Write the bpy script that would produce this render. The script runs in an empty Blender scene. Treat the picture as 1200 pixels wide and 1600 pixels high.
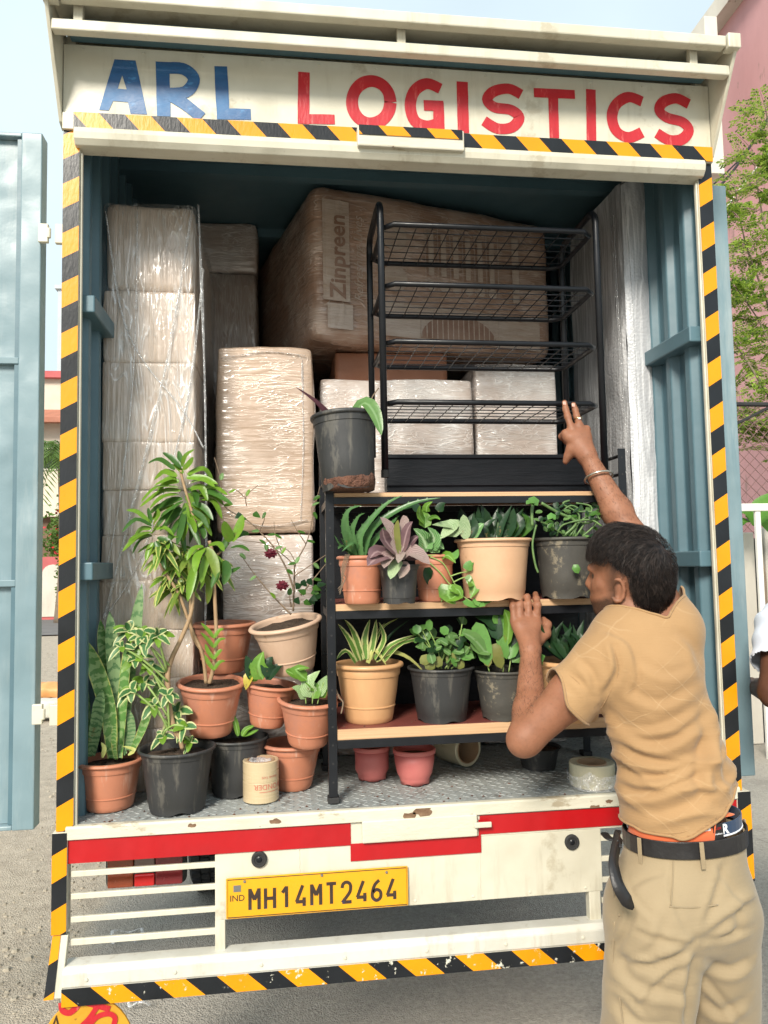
import bpy, math, random
import numpy as np
from mathutils import Vector, Matrix, noise, Quaternion

rnd = random.Random(7)
scene = bpy.context.scene
col = scene.collection
PI = math.pi

# ---------------------------------------------------------------- camera
FPX = 1195.0                                   # focal length in pixels of a 1200 x 1600 picture
EYE = Vector((0.0, -2.1, 1.58))
RC = Matrix(((0.99156218, -0.0094653, 0.12928593),
             (-0.12831077, 0.07036397, 0.98923468),
             (-0.01846048, -0.99747648, 0.06855575)))
cam_data = bpy.data.cameras.new('camera')
cam_data.sensor_fit = 'VERTICAL'
cam_data.sensor_height = 36.0
cam_data.lens = FPX / 1600.0 * 36.0
cam_data.clip_start = 0.05
cam_data.clip_end = 600.0
cam = bpy.data.objects.new('camera', cam_data)
col.objects.link(cam)
_x, _y, _z = RC.col[0], -RC.col[1], -RC.col[2]
cam.matrix_world = Matrix(((_x[0], _y[0], _z[0], EYE[0]), (_x[1], _y[1], _z[1], EYE[1]),
                           (_x[2], _y[2], _z[2], EYE[2]), (0, 0, 0, 1)))
scene.camera = cam

# ---------------------------------------------------------------- sky, sun, exposure
SUN_EL, SUN_AZ = math.radians(35), math.radians(205)      # azimuth clockwise from +Y: the sun stands behind the viewer
world = bpy.data.worlds.new('World')
scene.world = world
world.use_nodes = True
wt = world.node_tree
bg = wt.nodes['Background']
sky = wt.nodes.new('ShaderNodeTexSky')
sky.sky_type = 'NISHITA'
sky.sun_disc = False
sky.sun_elevation = SUN_EL
sky.sun_rotation = SUN_AZ
sky.dust_density = 2.0
sky.air_density = 1.0
tcw = wt.nodes.new('ShaderNodeTexCoord')
cln = wt.nodes.new('ShaderNodeTexNoise')
cln.inputs['Scale'].default_value = 2.2
cln.inputs['Detail'].default_value = 5
wt.links.new(tcw.outputs['Generated'], cln.inputs['Vector'])
clr = wt.nodes.new('ShaderNodeMapRange')
clr.inputs['From Min'].default_value = 0.3
clr.inputs['From Max'].default_value = 0.7
clr.inputs['To Min'].default_value = 0.7
clr.inputs['To Max'].default_value = 0.95
wt.links.new(cln.outputs['Fac'], clr.inputs['Value'])
cmx = wt.nodes.new('ShaderNodeMix')
cmx.data_type = 'RGBA'
wt.links.new(clr.outputs['Result'], cmx.inputs['Factor'])
wt.links.new(sky.outputs['Color'], cmx.inputs[6])
cmx.inputs[7].default_value = (6.3, 7.5, 8.0, 1)          # thin bright overcast
wt.links.new(cmx.outputs[2], bg.inputs['Color'])
bg.inputs['Strength'].default_value = 0.088
sd = bpy.data.lights.new('sun', 'SUN')
sd.energy = 3.1
sd.angle = math.radians(16)
sd.color = (1.0, 0.93, 0.82)
sun = bpy.data.objects.new('sun', sd)
col.objects.link(sun)
_d = Vector((math.sin(SUN_AZ) * math.cos(SUN_EL), math.cos(SUN_AZ) * math.cos(SUN_EL), math.sin(SUN_EL)))
sun.location = _d * 30
sun.rotation_euler = _d.to_track_quat('Z', 'Y').to_euler()
vs = scene.view_settings
vs.view_transform = 'Standard'
vs.look = 'None'
vs.exposure = 0.72
vs.gamma = 1.0
vs.use_curve_mapping = False
scene.cycles.max_bounces = 6
scene.cycles.diffuse_bounces = 3
scene.cycles.glossy_bounces = 2
scene.cycles.transparent_max_bounces = 6
scene.cycles.use_denoising = True
scene.cycles.use_adaptive_sampling = True
scene.cycles.adaptive_threshold = 0.025


# ---------------------------------------------------------------- measuring helpers
def P(px, py, Y):
    """World point at depth Y seen at picture point px, py."""
    v = RC @ Vector((px - 600.0, py - 800.0, FPX))
    return EYE + v * ((Y - EYE.y) / v.y)


def PZ(px, py, z):
    v = RC @ Vector((px - 600.0, py - 800.0, FPX))
    return EYE + v * ((z - EYE.z) / v.z)


def mpp(p):
    """Metres per picture pixel at world point p."""
    return (RC.transposed() @ (Vector(p) - EYE)).z / FPX


def crom(pts, n=6, closed=False):
    pts = [Vector(p) for p in pts]
    if len(pts) < 3 and not closed:
        return [pts[0].lerp(pts[-1], i / n) for i in range(n + 1)]
    out = []
    m = len(pts)
    for i in range(m if closed else m - 1):
        if closed:
            a, b, c, d = pts[(i - 1) % m], pts[i], pts[(i + 1) % m], pts[(i + 2) % m]
        else:
            a, b, c, d = pts[max(i - 1, 0)], pts[i], pts[i + 1], pts[min(i + 2, m - 1)]
        for k in range(n):
            t = k / n
            out.append(0.5 * ((2 * b) + (c - a) * t + (2 * a - 5 * b + 4 * c - d) * t * t + (3 * b - a - 3 * c + d) * t ** 3))
    if not closed:
        out.append(pts[-1])
    return out


# ---------------------------------------------------------------- mesh building
ORG = {}


class MB:
    def __init__(s):
        s.v, s.f, s.m, s.uv = [], [], [], []

    def add(s, vs_, fs, mi=0, uv=None):
        o = len(s.v)
        s.v += [tuple(p) for p in vs_]
        s.f += [tuple(i + o for i in f) for f in fs]
        s.m += [mi] * len(fs)
        s.uv += list(uv) if uv else [(0.5, 0.5)] * len(vs_)
        return s

    def box(s, a, b, mi=0, M=None):
        x0, y0, z0 = a
        x1, y1, z1 = b
        p = [Vector(q) for q in ((x0, y0, z0), (x1, y0, z0), (x1, y1, z0), (x0, y1, z0), (x0, y0, z1), (x1, y0, z1), (x1, y1, z1), (x0, y1, z1))]
        if M is not None:
            p = [M @ q for q in p]
        return s.add(p, [(0, 3, 2, 1), (4, 5, 6, 7), (0, 1, 5, 4), (1, 2, 6, 5), (2, 3, 7, 6), (3, 0, 4, 7)], mi)

    def prism(s, poly, vec, mi=0):
        n = len(poly)
        v = Vector(vec)
        p = [Vector(q) for q in poly]
        fs = [tuple(range(n)), tuple(range(2 * n - 1, n - 1, -1))]
        fs += [(i, n + i, n + (i + 1) % n, (i + 1) % n) for i in range(n)]
        return s.add(p + [q + v for q in p], fs, mi)

    def tube(s, pts, r, n=8, mi=0, closed=False, cap=True, flat=1.0):
        pts = [Vector(p) for p in pts]
        m = len(pts)
        rs = list(r) if hasattr(r, '__len__') else [r] * m
        ref = Vector((0, 0, 1))
        vs_, fs = [], []
        prev = None
        for i, p in enumerate(pts):
            if closed:
                t = (pts[(i + 1) % m] - pts[i - 1])
            else:
                t = pts[min(i + 1, m - 1)] - pts[max(i - 1, 0)]
            t = t.normalized() if t.length > 1e-9 else Vector((0, 0, 1))
            if prev is None:
                u = t.orthogonal().normalized() if abs(t.dot(ref)) > 0.95 else t.cross(ref).normalized()
            else:
                u = (prev - t * prev.dot(t)).normalized()
            prev = u
            w = t.cross(u)
            for k in range(n):
                a = 2 * PI * (k + 0.5) / n
                vs_.append(p + (u * math.cos(a) + w * math.sin(a) * flat) * rs[i])
        for i in range(m if closed else m - 1):
            j = (i + 1) % m
            for k in range(n):
                l = (k + 1) % n
                fs.append((i * n + k, i * n + l, j * n + l, j * n + k))
        if cap and not closed:
            fs.append(tuple(range(n - 1, -1, -1)))
            fs.append(tuple((m - 1) * n + k for k in range(n)))
        return s.add(vs_, fs, mi)

    def lathe(s, prof, n=32, M=None, mi=0, a0=0.0, a1=2 * PI, fn=None):
        full = abs(a1 - a0) > 2 * PI - 1e-6
        m = n if full else n + 1
        vs_, fs = [], []
        for r, z in prof:
            for k in range(m):
                a = a0 + (a1 - a0) * k / n
                q = Vector((r * math.cos(a), r * math.sin(a), z))
                if fn:
                    q = fn(q, a)
                vs_.append(M @ q if M is not None else q)
        for i in range(len(prof) - 1):
            for k in range(n):
                l = (k + 1) % m
                fs.append((i * m + k, i * m + l, (i + 1) * m + l, (i + 1) * m + k))
        return s.add(vs_, fs, mi)

    def build(s, name, mats, parent=None, bevel=0.0, smooth=False, origin=None, seg=2, mods=None):
        mats = mats if isinstance(mats, (list, tuple)) else [mats]
        a = np.array(s.v, dtype=np.float64)
        if origin is None:
            c = (a.min(0) + a.max(0)) / 2
            c = Vector(c)
        else:
            c = Vector(origin)
        me = bpy.data.meshes.new(name)
        me.from_pydata([tuple(q) for q in (a - np.array(c))], [], s.f)
        for m in mats:
            me.materials.append(m)
        if len(mats) > 1:
            me.polygons.foreach_set('material_index', s.m)
        if any(u != (0.5, 0.5) for u in s.uv):
            ul = me.uv_layers.new(name='UVMap')
            li = np.empty(len(me.loops), dtype=np.int32)
            me.loops.foreach_get('vertex_index', li)
            ul.data.foreach_set('uv', np.array(s.uv, dtype=np.float32)[li].ravel())
        if smooth:
            me.polygons.foreach_set('use_smooth', [True] * len(me.polygons))
        me.update()
        return place(name, me, c, parent, bevel, seg)


def place(name, me, c, parent=None, bevel=0.0, seg=2):
    o = bpy.data.objects.new(name, me)
    col.objects.link(o)
    o.location = c
    ORG[o.name] = Vector(c)
    if parent is not None:
        o.parent = parent
        o.matrix_parent_inverse = Matrix.Translation(-ORG[parent.name])
    if bevel:
        b = o.modifiers.new('bevel', 'BEVEL')
        b.width = bevel
        b.segments = seg
        b.limit_method = 'ANGLE'
        b.angle_limit = math.radians(40)
    return o


def thing(name, label, cat, loc, group=None):
    o = bpy.data.objects.new(name, None)
    o.empty_display_size = 0.05
    col.objects.link(o)
    o.location = loc
    ORG[o.name] = Vector(loc)
    return tag(o, label, cat, group)


def tag(o, label=None, cat=None, group=None, kind=None):
    if label:
        o['label'] = label
    if cat:
        o['category'] = cat
    if group:
        o['group'] = group
    if kind:
        o['kind'] = kind
    return o


def rbox(size, r, n=10, amp=0.0, nsc=6.0, seed=0.0, M=None, sag=0.0):
    """Rounded, slightly uneven box about its own centre, as an MB."""
    hx, hy, hz = size[0] / 2, size[1] / 2, size[2] / 2
    H = Vector((hx, hy, hz))
    mb = MB()
    for ax in range(3):
        for sg in (-1, 1):
            u, w = (ax + 1) % 3, (ax + 2) % 3
            vs_, fs = [], []
            for i in range(n + 1):
                for j in range(n + 1):
                    q = Vector((0, 0, 0))
                    q[ax] = sg * H[ax]
                    q[u] = -H[u] + 2 * H[u] * (0.5 - 0.5 * math.cos(PI * i / n) * (0.55 + 0.45 * abs(math.cos(PI * i / n))))
                    q[w] = -H[w] + 2 * H[w] * (0.5 - 0.5 * math.cos(PI * j / n) * (0.55 + 0.45 * abs(math.cos(PI * j / n))))
                    core = Vector([max(-H[k] + r, min(H[k] - r, q[k])) for k in range(3)])
                    d = q - core
                    d = d.normalized() if d.length > 1e-9 else Vector([sg if k == ax else 0 for k in range(3)])
                    p = core + d * r
                    if amp:
                        p = p + d * (noise.noise(p * nsc + Vector((seed, seed * 1.7, 0))) * amp + noise.noise(p * nsc * 3.1 + Vector((seed, 3, seed))) * amp * 0.35)
                    if sag:
                        p.z -= sag * (1 - (p.x / hx) ** 2) * max(0, p.z / hz)
                    vs_.append(M @ p if M is not None else p)
            for i in range(n):
                for j in range(n):
                    a = i * (n + 1) + j
                    f = (a, a + n + 1, a + n + 2, a + 1)
                    fs.append(f if sg > 0 else f[::-1])
            mb.add(vs_, fs)
    # weld coincident border vertices
    key, remap, nv = {}, [], []
    for p in mb.v:
        k = (round(p[0], 4), round(p[1], 4), round(p[2], 4))
        if k not in key:
            key[k] = len(nv)
            nv.append(p)
        remap.append(key[k])
    out = MB()
    out.add(nv, [tuple(remap[i] for i in f) for f in mb.f])
    return out


# ---------------------------------------------------------------- materials
def nd(nt, t, ins=None, **props):
    n = nt.nodes.new(t)
    for k, v in props.items():
        setattr(n, k, v)
    for k, v in (ins or {}).items():
        if isinstance(v, bpy.types.NodeSocket):
            nt.links.new(v, n.inputs[k])
        else:
            n.inputs[k].default_value = v
    return n


def rgba(c):
    return (c[0], c[1], c[2], 1.0)


def mix(nt, fac, a, b, mode='MIX'):
    n = nd(nt, 'ShaderNodeMix', data_type='RGBA', blend_type=mode)
    for i, v in ((0, fac), (6, a), (7, b)):
        if isinstance(v, bpy.types.NodeSocket):
            nt.links.new(v, n.inputs[i])
        elif i == 0:
            n.inputs[0].default_value = v
        else:
            n.inputs[i].default_value = rgba(v)
    return n.outputs[2]


def mth(nt, op, a, b=0.0, c=None):
    n = nd(nt, 'ShaderNodeMath', operation=op)
    for i, v in enumerate((a, b) if c is None else (a, b, c)):
        if isinstance(v, bpy.types.NodeSocket):
            nt.links.new(v, n.inputs[i])
        else:
            n.inputs[i].default_value = v
    return n.outputs[0]


def ramp(nt, v, lo, hi, a=0.0, b=1.0):
    n = nd(nt, 'ShaderNodeMapRange', {'Value': v, 'From Min': lo, 'From Max': hi, 'To Min': a, 'To Max': b})
    return n.outputs[0]


def nz(nt, vec, scale, detail=3.0, rough=0.55, dist=0.0):
    return nd(nt, 'ShaderNodeTexNoise', {'Vector': vec, 'Scale': scale, 'Detail': detail, 'Roughness': rough, 'Distortion': dist}).outputs[0]


def mk(name):
    m = bpy.data.materials.new(name)
    m.use_nodes = True
    nt = m.node_tree
    return m, nt, nt.nodes['Principled BSDF']


def coords(nt, scale=(1, 1, 1), rot=(0, 0, 0), kind='Object'):
    tc = nd(nt, 'ShaderNodeTexCoord')
    mp = nd(nt, 'ShaderNodeMapping', {'Vector': tc.outputs[kind], 'Scale': scale, 'Rotation': rot})
    return mp.outputs[0]


def bump(nt, b, h, strength=0.3, dist=0.01):
    n = nd(nt, 'ShaderNodeBump', {'Height': h, 'Strength': strength, 'Distance': dist})
    nt.links.new(n.outputs[0], b.inputs['Normal'])
    return n


def worn(name, c1, c2=None, scale=6.0, rough=0.5, metal=0.0, bmp=0.15, bscale=60.0, spots=(), coat=0.0, stretch=(1, 1, 1), bdist=0.004, sss=0.0, spec=0.5, dent=0.0, runs=None):
    """A painted or plain surface: two tones by noise, a fine relief and stains with a shape of their own."""
    m, nt, b = mk(name)
    v = coords(nt, stretch)
    c2 = c2 or tuple(x * 0.8 for x in c1)
    cur = mix(nt, ramp(nt, nz(nt, v, scale, 5, 0.65), 0.35, 0.65), c1, c2)
    for k, (cs, thr, ss) in enumerate(spots):
        f = ramp(nt, nz(nt, nd(nt, 'ShaderNodeMapping', {'Vector': v, 'Location': (k * 3.7 + 1, k, 2)}).outputs[0], ss, 6, 0.7), thr, thr + 0.05)
        cur = mix(nt, f, cur, cs)
    if runs:
        rv = coords(nt, (1, 1, 0.13))
        f = mth(nt, 'MULTIPLY', ramp(nt, nz(nt, rv, runs[2], 5, 0.7), runs[1], runs[1] + 0.14), ramp(nt, nz(nt, coords(nt), 3.0, 3), 0.38, 0.62, 0.1, 0.8))
        cur = mix(nt, f, cur, runs[0])
    nt.links.new(cur, b.inputs['Base Color'])
    rr = ramp(nt, nz(nt, v, scale * 2.3, 3), 0.3, 0.7, max(rough - 0.1, 0.02), min(rough + 0.12, 1))
    nt.links.new(rr, b.inputs['Roughness'])
    b.inputs['Metallic'].default_value = metal
    b.inputs['Specular IOR Level'].default_value = spec
    if coat:
        b.inputs['Coat Weight'].default_value = coat
        b.inputs['Coat Roughness'].default_value = 0.15
    if sss:
        b.inputs['Subsurface Weight'].default_value = sss
        b.inputs['Subsurface Radius'].default_value = (0.01, 0.004, 0.002)
        b.inputs['Subsurface Scale'].default_value = 0.6
    if bmp:
        bn = bump(nt, b, nz(nt, v, bscale, 4, 0.6), bmp, bdist)
        if dent:
            d2 = nd(nt, 'ShaderNodeBump', {'Height': nz(nt, coords(nt), 4.5, 2, 0.5), 'Strength': dent, 'Distance': 0.05})
            nt.links.new(d2.outputs[0], bn.inputs['Normal'])
    return m


def tape(name, ax, az, period, phase=0.0, wear=0.66, ca=(0.80, 0.305, 0.004), cb=(0.007, 0.008, 0.009), under=(0.62, 0.60, 0.50)):
    """Printed black and yellow hazard tape; the stripes run with object x and z."""
    m, nt, b = mk(name)
    tc = nd(nt, 'ShaderNodeTexCoord')
    sp = nd(nt, 'ShaderNodeSeparateXYZ', {0: tc.outputs['Object']})
    t = mth(nt, 'ADD', mth(nt, 'MULTIPLY', sp.outputs[0], ax / period), mth(nt, 'MULTIPLY', sp.outputs[2], az / period))
    t = mth(nt, 'FRACT', mth(nt, 'ADD', t, phase + 50.0))
    isb = mth(nt, 'GREATER_THAN', t, 0.5)
    vary = nz(nt, tc.outputs['Object'], 5.0, 4)
    y = mix(nt, ramp(nt, vary, 0.3, 0.7), ca, (ca[0] * 0.9, ca[1] * 0.85, ca[2]))
    k = mix(nt, ramp(nt, vary, 0.3, 0.7), cb, (cb[0] * 2.4, cb[1] * 2.4, cb[2] * 2.6))
    c = mix(nt, isb, y, k)
    w = ramp(nt, nz(nt, tc.outputs['Object'], 28.0, 7, 0.75), wear, wear + 0.02)
    nt.links.new(mix(nt, w, c, under), b.inputs['Base Color'])
    b.inputs['Roughness'].default_value = 0.3
    b.inputs['Specular IOR Level'].default_value = 0.35
    bump(nt, b, nz(nt, coords(nt, (3, 3, 1)), 45.0, 3), 0.12, 0.004)
    return m


def film(name, card, pale, amount=0.5, ang=0.0, stretch=(1.2, 1.2, 26), ang2=0.9, rough=0.16, tint2=None, line=0.03, cb=0.6):
    """Cardboard under tight stretch film: fine creases of the clear film, their glints and glare painted in pale colour."""
    m, nt, b = mk(name)
    v0 = coords(nt)
    big = nz(nt, v0, 2.6, 3)
    patch = nz(nt, nd(nt, 'ShaderNodeMapping', {'Vector': v0, 'Location': (3, 1, 7)}).outputs[0], 4.5, 3, 0.6)
    lines, hs = None, None
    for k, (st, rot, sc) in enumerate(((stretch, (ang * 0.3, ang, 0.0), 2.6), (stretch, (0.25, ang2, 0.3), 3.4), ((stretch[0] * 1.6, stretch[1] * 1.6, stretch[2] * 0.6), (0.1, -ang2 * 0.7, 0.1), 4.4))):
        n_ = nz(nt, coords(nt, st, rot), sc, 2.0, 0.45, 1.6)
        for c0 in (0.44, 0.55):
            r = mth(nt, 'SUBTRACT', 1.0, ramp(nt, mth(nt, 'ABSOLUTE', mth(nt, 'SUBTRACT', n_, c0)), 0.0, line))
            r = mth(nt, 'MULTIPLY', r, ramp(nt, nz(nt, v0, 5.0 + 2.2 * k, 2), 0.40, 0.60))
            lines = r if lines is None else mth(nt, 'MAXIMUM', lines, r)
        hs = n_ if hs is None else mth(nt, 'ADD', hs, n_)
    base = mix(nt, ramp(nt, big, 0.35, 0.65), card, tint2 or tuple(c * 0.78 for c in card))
    base = mix(nt, ramp(nt, patch, 0.45, 0.75, 0.0, amount * 0.6), base, pale)  # glare on the film, painted as pale patches in the card colour
    f = mth(nt, 'MULTIPLY', lines, ramp(nt, patch, 0.32, 0.62, amount * 0.35, amount))  # painted glints along the creases
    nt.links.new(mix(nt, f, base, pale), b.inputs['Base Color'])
    b.inputs['Roughness'].default_value = 0.4
    b.inputs['Coat Weight'].default_value = 1.0
    b.inputs['Coat Roughness'].default_value = rough
    b.inputs['Coat IOR'].default_value = 1.7
    h = mth(nt, 'ADD', mth(nt, 'ADD', hs, mth(nt, 'MULTIPLY', lines, 0.6)), mth(nt, 'MULTIPLY', nz(nt, v0, 11.0, 4), 0.9))
    bn = nd(nt, 'ShaderNodeBump', {'Height': h, 'Strength': cb, 'Distance': 0.02})
    nt.links.new(bn.outputs[0], b.inputs['Coat Normal'])
    bn2 = nd(nt, 'ShaderNodeBump', {'Height': h, 'Strength': 0.35, 'Distance': 0.012})
    nt.links.new(bn2.outputs[0], b.inputs['Normal'])
    return m


def leafmat(name, c1, c2, edge=None, ew=0.3, band=None, mid=None, rough=0.38, vein=None, trans=0.25, vary=True):
    """A leaf: UV.x runs along it, UV.y across."""
    m, nt, b = mk(name)
    uv = nd(nt, 'ShaderNodeUVMap')
    sp = nd(nt, 'ShaderNodeSeparateXYZ', {0: uv.outputs[0]})
    v0 = coords(nt)
    n1 = nz(nt, v0, 18.0, 3)
    oi = nd(nt, 'ShaderNodeObjectInfo')
    cur = mix(nt, ramp(nt, n1, 0.3, 0.7), c1, c2)
    cur = mix(nt, mth(nt, 'MULTIPLY', oi.outputs['Random'], 0.5), cur, c2)
    dk = mth(nt, 'FRACT', mth(nt, 'MULTIPLY', oi.outputs['Random'], 7.31)) if vary else nz(nt, v0, 6.0, 2)
    cur = mix(nt, mth(nt, 'MULTIPLY', dk, 0.40 if vary else 0.12), cur, tuple(q * 0.45 for q in c1))
    cur = mix(nt, ramp(nt, nz(nt, v0, 55.0, 4, 0.7), 0.50, 0.72, 0, 0.4), cur, tuple(q * 0.5 for q in c1))
    cur = mix(nt, ramp(nt, nz(nt, v0, 33.0, 4, 0.7), 0.66, 0.70, 0, 0.7), cur, (0.22, 0.15, 0.05))
    av = mth(nt, 'ABSOLUTE', mth(nt, 'SUBTRACT', sp.outputs[1], 0.5))
    if band:
        w = mth(nt, 'SINE', mth(nt, 'ADD', mth(nt, 'MULTIPLY', sp.outputs[0], 80.0), mth(nt, 'MULTIPLY', nz(nt, v0, 45.0, 3), 14.0)))
        cur = mix(nt, mth(nt, 'MULTIPLY', ramp(nt, w, 0.1, 0.7), 0.85), cur, band)
    if vein:
        w = mth(nt, 'SINE', mth(nt, 'MULTIPLY', mth(nt, 'SUBTRACT', sp.outputs[0], mth(nt, 'MULTIPLY', av, 0.9)), 55.0))
        cur = mix(nt, mth(nt, 'MULTIPLY', ramp(nt, w, 0.35, 0.9), 0.8), cur, vein)
    if mid:
        cur = mix(nt, mth(nt, 'SUBTRACT', 1.0, ramp(nt, av, 0.03, 0.12)), cur, mid)
    if edge:
        wob = mth(nt, 'MULTIPLY', mth(nt, 'SUBTRACT', nz(nt, v0, 60.0, 3), 0.5), 0.35)
        cur = mix(nt, ramp(nt, mth(nt, 'ADD', av, wob), ew, ew + 0.05), cur, edge)
    nt.links.new(cur, b.inputs['Base Color'])
    b.inputs['Roughness'].default_value = rough
    b.inputs['Specular IOR Level'].default_value = 0.32
    bump(nt, b, mth(nt, 'ADD', n1, nz(nt, v0, 90.0, 2)), 0.2, 0.003)
    if trans:
        tr = nd(nt, 'ShaderNodeBsdfTranslucent', {'Color': cur})
        mx = nd(nt, 'ShaderNodeMixShader', {0: trans, 1: b.outputs[0], 2: tr.outputs[0]})
        nt.links.new(mx.outputs[0], nt.nodes['Material Output'].inputs['Surface'])
    return m


# ---------------------------------------------------------------- strokes (hand-painted and embossed letters)
def stroke(mb, pts, w, depth, Yn, n=5, smooth=True, mi=0, k=0):
    """A flat painted stroke of picture-pixel width w along picture points, on the plane y = depth."""
    q = [P(x, y, depth) for x, y in pts]
    q = crom(q, n) if (smooth and len(q) > 2) else q
    m = len(q)
    wl0 = w * mpp(q[0]) / 2
    if not smooth or len(pts) < 3:
        q = [q[i].lerp(q[i + 1], k_ / 6) for i in range(m - 1) for k_ in range(6)] + [q[-1]] if m == 2 else q
        m = len(q)
    L, R = [], []
    for i in range(m):
        t = (q[min(i + 1, m - 1)] - q[max(i - 1, 0)]).normalized()
        wl = wl0 * (1 + 0.07 * noise.noise(q[i] * 23.0)) if w > 6 else wl0
        s = Vector((t.z, 0, -t.x)) * wl
        if 0 < i < m - 1 and not (smooth and len(pts) > 2):
            t1, t2 = (q[i] - q[i - 1]).normalized(), (q[i + 1] - q[i]).normalized()
            s *= 1 / max(0.5, math.cos(t1.angle(t2) / 2))
        off = Vector((0, -Yn - 0.0003 * k, 0))
        L.append(q[i] + s + off)
        R.append(q[i] - s + off)
    fs = [(i, i + 1, m + i + 1, m + i) for i in range(m - 1)]
    mb.add(L + R, fs, mi)


def text_mesh(name, body, mat, size, M, parent, offset=0.0, extrude=0.0006, shear=0.0, spacing=1.0, align='CENTER', warp=None):
    cu = bpy.data.curves.new(name, 'FONT')
    cu.body = body
    cu.size = size
    cu.offset = offset
    cu.shear = shear
    cu.extrude = extrude
    cu.space_character = spacing
    cu.align_x = align
    cu.align_y = 'CENTER'
    cu.resolution_u = 3
    o = bpy.data.objects.new('tmp', cu)
    col.objects.link(o)
    bpy.context.view_layer.update()
    me = bpy.data.meshes.new_from_object(o.evaluated_get(bpy.context.evaluated_depsgraph_get()))
    bpy.data.objects.remove(o)
    mb = MB()
    vs_ = [M @ (warp(v.co) if warp else v.co) for v in me.vertices]
    mb.add(vs_, [tuple(p.vertices) for p in me.polygons])
    bpy.data.meshes.remove(me)
    return mb.build(name, mat, parent)


def facing(loc, right=(1, 0, 0), up=(0, 0, 1)):
    r = Vector(right).normalized()
    u = Vector(up)
    u = (u - r * u.dot(r)).normalized()
    n = r.cross(u)
    return Matrix(((r.x, u.x, n.x, loc[0]), (r.y, u.y, n.y, loc[1]), (r.z, u.z, n.z, loc[2]), (0, 0, 0, 1)))


CREAM, CREAM2 = (0.63, 0.60, 0.49), (0.55, 0.515, 0.405)
M = {}
M['cream'] = worn('cream_paint', CREAM, CREAM2, 3.0, 0.40, bmp=0.12, bscale=30, dent=0.35, runs=((0.42, 0.37, 0.27), 0.54, 16.0), spots=(((0.47, 0.425, 0.32), 0.58, 3.0), ((0.36, 0.31, 0.22), 0.68, 5.0), ((0.16, 0.10, 0.05), 0.73, 14.0)))
M['cream_rust'] = worn('cream_paint_scuffed', CREAM, CREAM2, 5.0, 0.5, bmp=0.3, bscale=50, spots=(((0.40, 0.34, 0.24), 0.58, 6.0), ((0.13, 0.07, 0.04), 0.66, 13.0)), stretch=(1, 1, 3))
M['white'] = worn('white_paint', (0.64, 0.625, 0.56), (0.55, 0.53, 0.455), 4.0, 0.45, bmp=0.1, dent=0.3, runs=((0.40, 0.35, 0.26), 0.55, 20.0), spots=(((0.46, 0.42, 0.34), 0.62, 5.0), ((0.2, 0.15, 0.1), 0.71, 16.0)))
M['blue'] = worn('blue_grey_paint', (0.095, 0.175, 0.21), (0.075, 0.14, 0.17), 3.0, 0.42, bmp=0.12, bscale=30, spots=(((0.2, 0.27, 0.29), 0.68, 5.0), ((0.05, 0.05, 0.05), 0.76, 30.0)))
M['blue_light'] = worn('pale_blue_paint', c1=(0.20, 0.285, 0.315), c2=(0.155, 0.235, 0.265), scale=2.0, rough=0.4, dent=0.4, runs=((0.30, 0.36, 0.37), 0.5, 12.0), bmp=0.1, spots=(((0.2, 0.2, 0.2), 0.74, 24.0),))
M['red_tape'] = worn('red_reflective_tape', (0.45, 0.006, 0.010), (0.37, 0.005, 0.008), 5.0, 0.36, bmp=0.06, spots=(((0.6, 0.55, 0.45), 0.78, 24.0),))
M['red_paint'] = worn('red_letter_paint', (0.52, 0.022, 0.03), (0.42, 0.012, 0.02), 5.0, 0.35, bmp=0.25, bscale=30, spots=(((0.60, 0.09, 0.085), 0.56, 6.0), ((0.62, 0.24, 0.2), 0.7, 14.0)), stretch=(3, 1, 0.8))
M['blue_paint'] = worn('blue_letter_paint', (0.014, 0.06, 0.18), (0.03, 0.14, 0.32), 3.5, 0.4, bmp=0.25, bscale=30, spots=(((0.05, 0.2, 0.42), 0.58, 7.0), ((0.2, 0.3, 0.42), 0.68, 16.0)), stretch=(1, 1, 2.5))
M['black'] = worn('black_painted_steel', (0.006, 0.007, 0.009), (0.011, 0.012, 0.015), 8.0, 0.36, spec=0.35, bmp=0.12, bscale=50, spots=(((0.12, 0.12, 0.12), 0.75, 50.0),))
M['black_wood'] = worn('black_painted_wood', (0.005, 0.006, 0.008), (0.010, 0.011, 0.014), 5.0, 0.5, spec=0.25, bmp=0.3, bscale=24, stretch=(1, 1, 6), spots=(((0.10, 0.10, 0.11), 0.73, 44.0),))
M['rubber'] = worn('black_rubber', (0.016, 0.016, 0.017), (0.028, 0.027, 0.026), 8.0, 0.75, bmp=0.25)
M['steel'] = worn('dull_steel', (0.34, 0.34, 0.33), (0.25, 0.25, 0.25), 8.0, 0.4, metal=0.8, bmp=0.1)
# ================================================================ ground
FZ = 0.925                                     # cargo floor height


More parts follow.
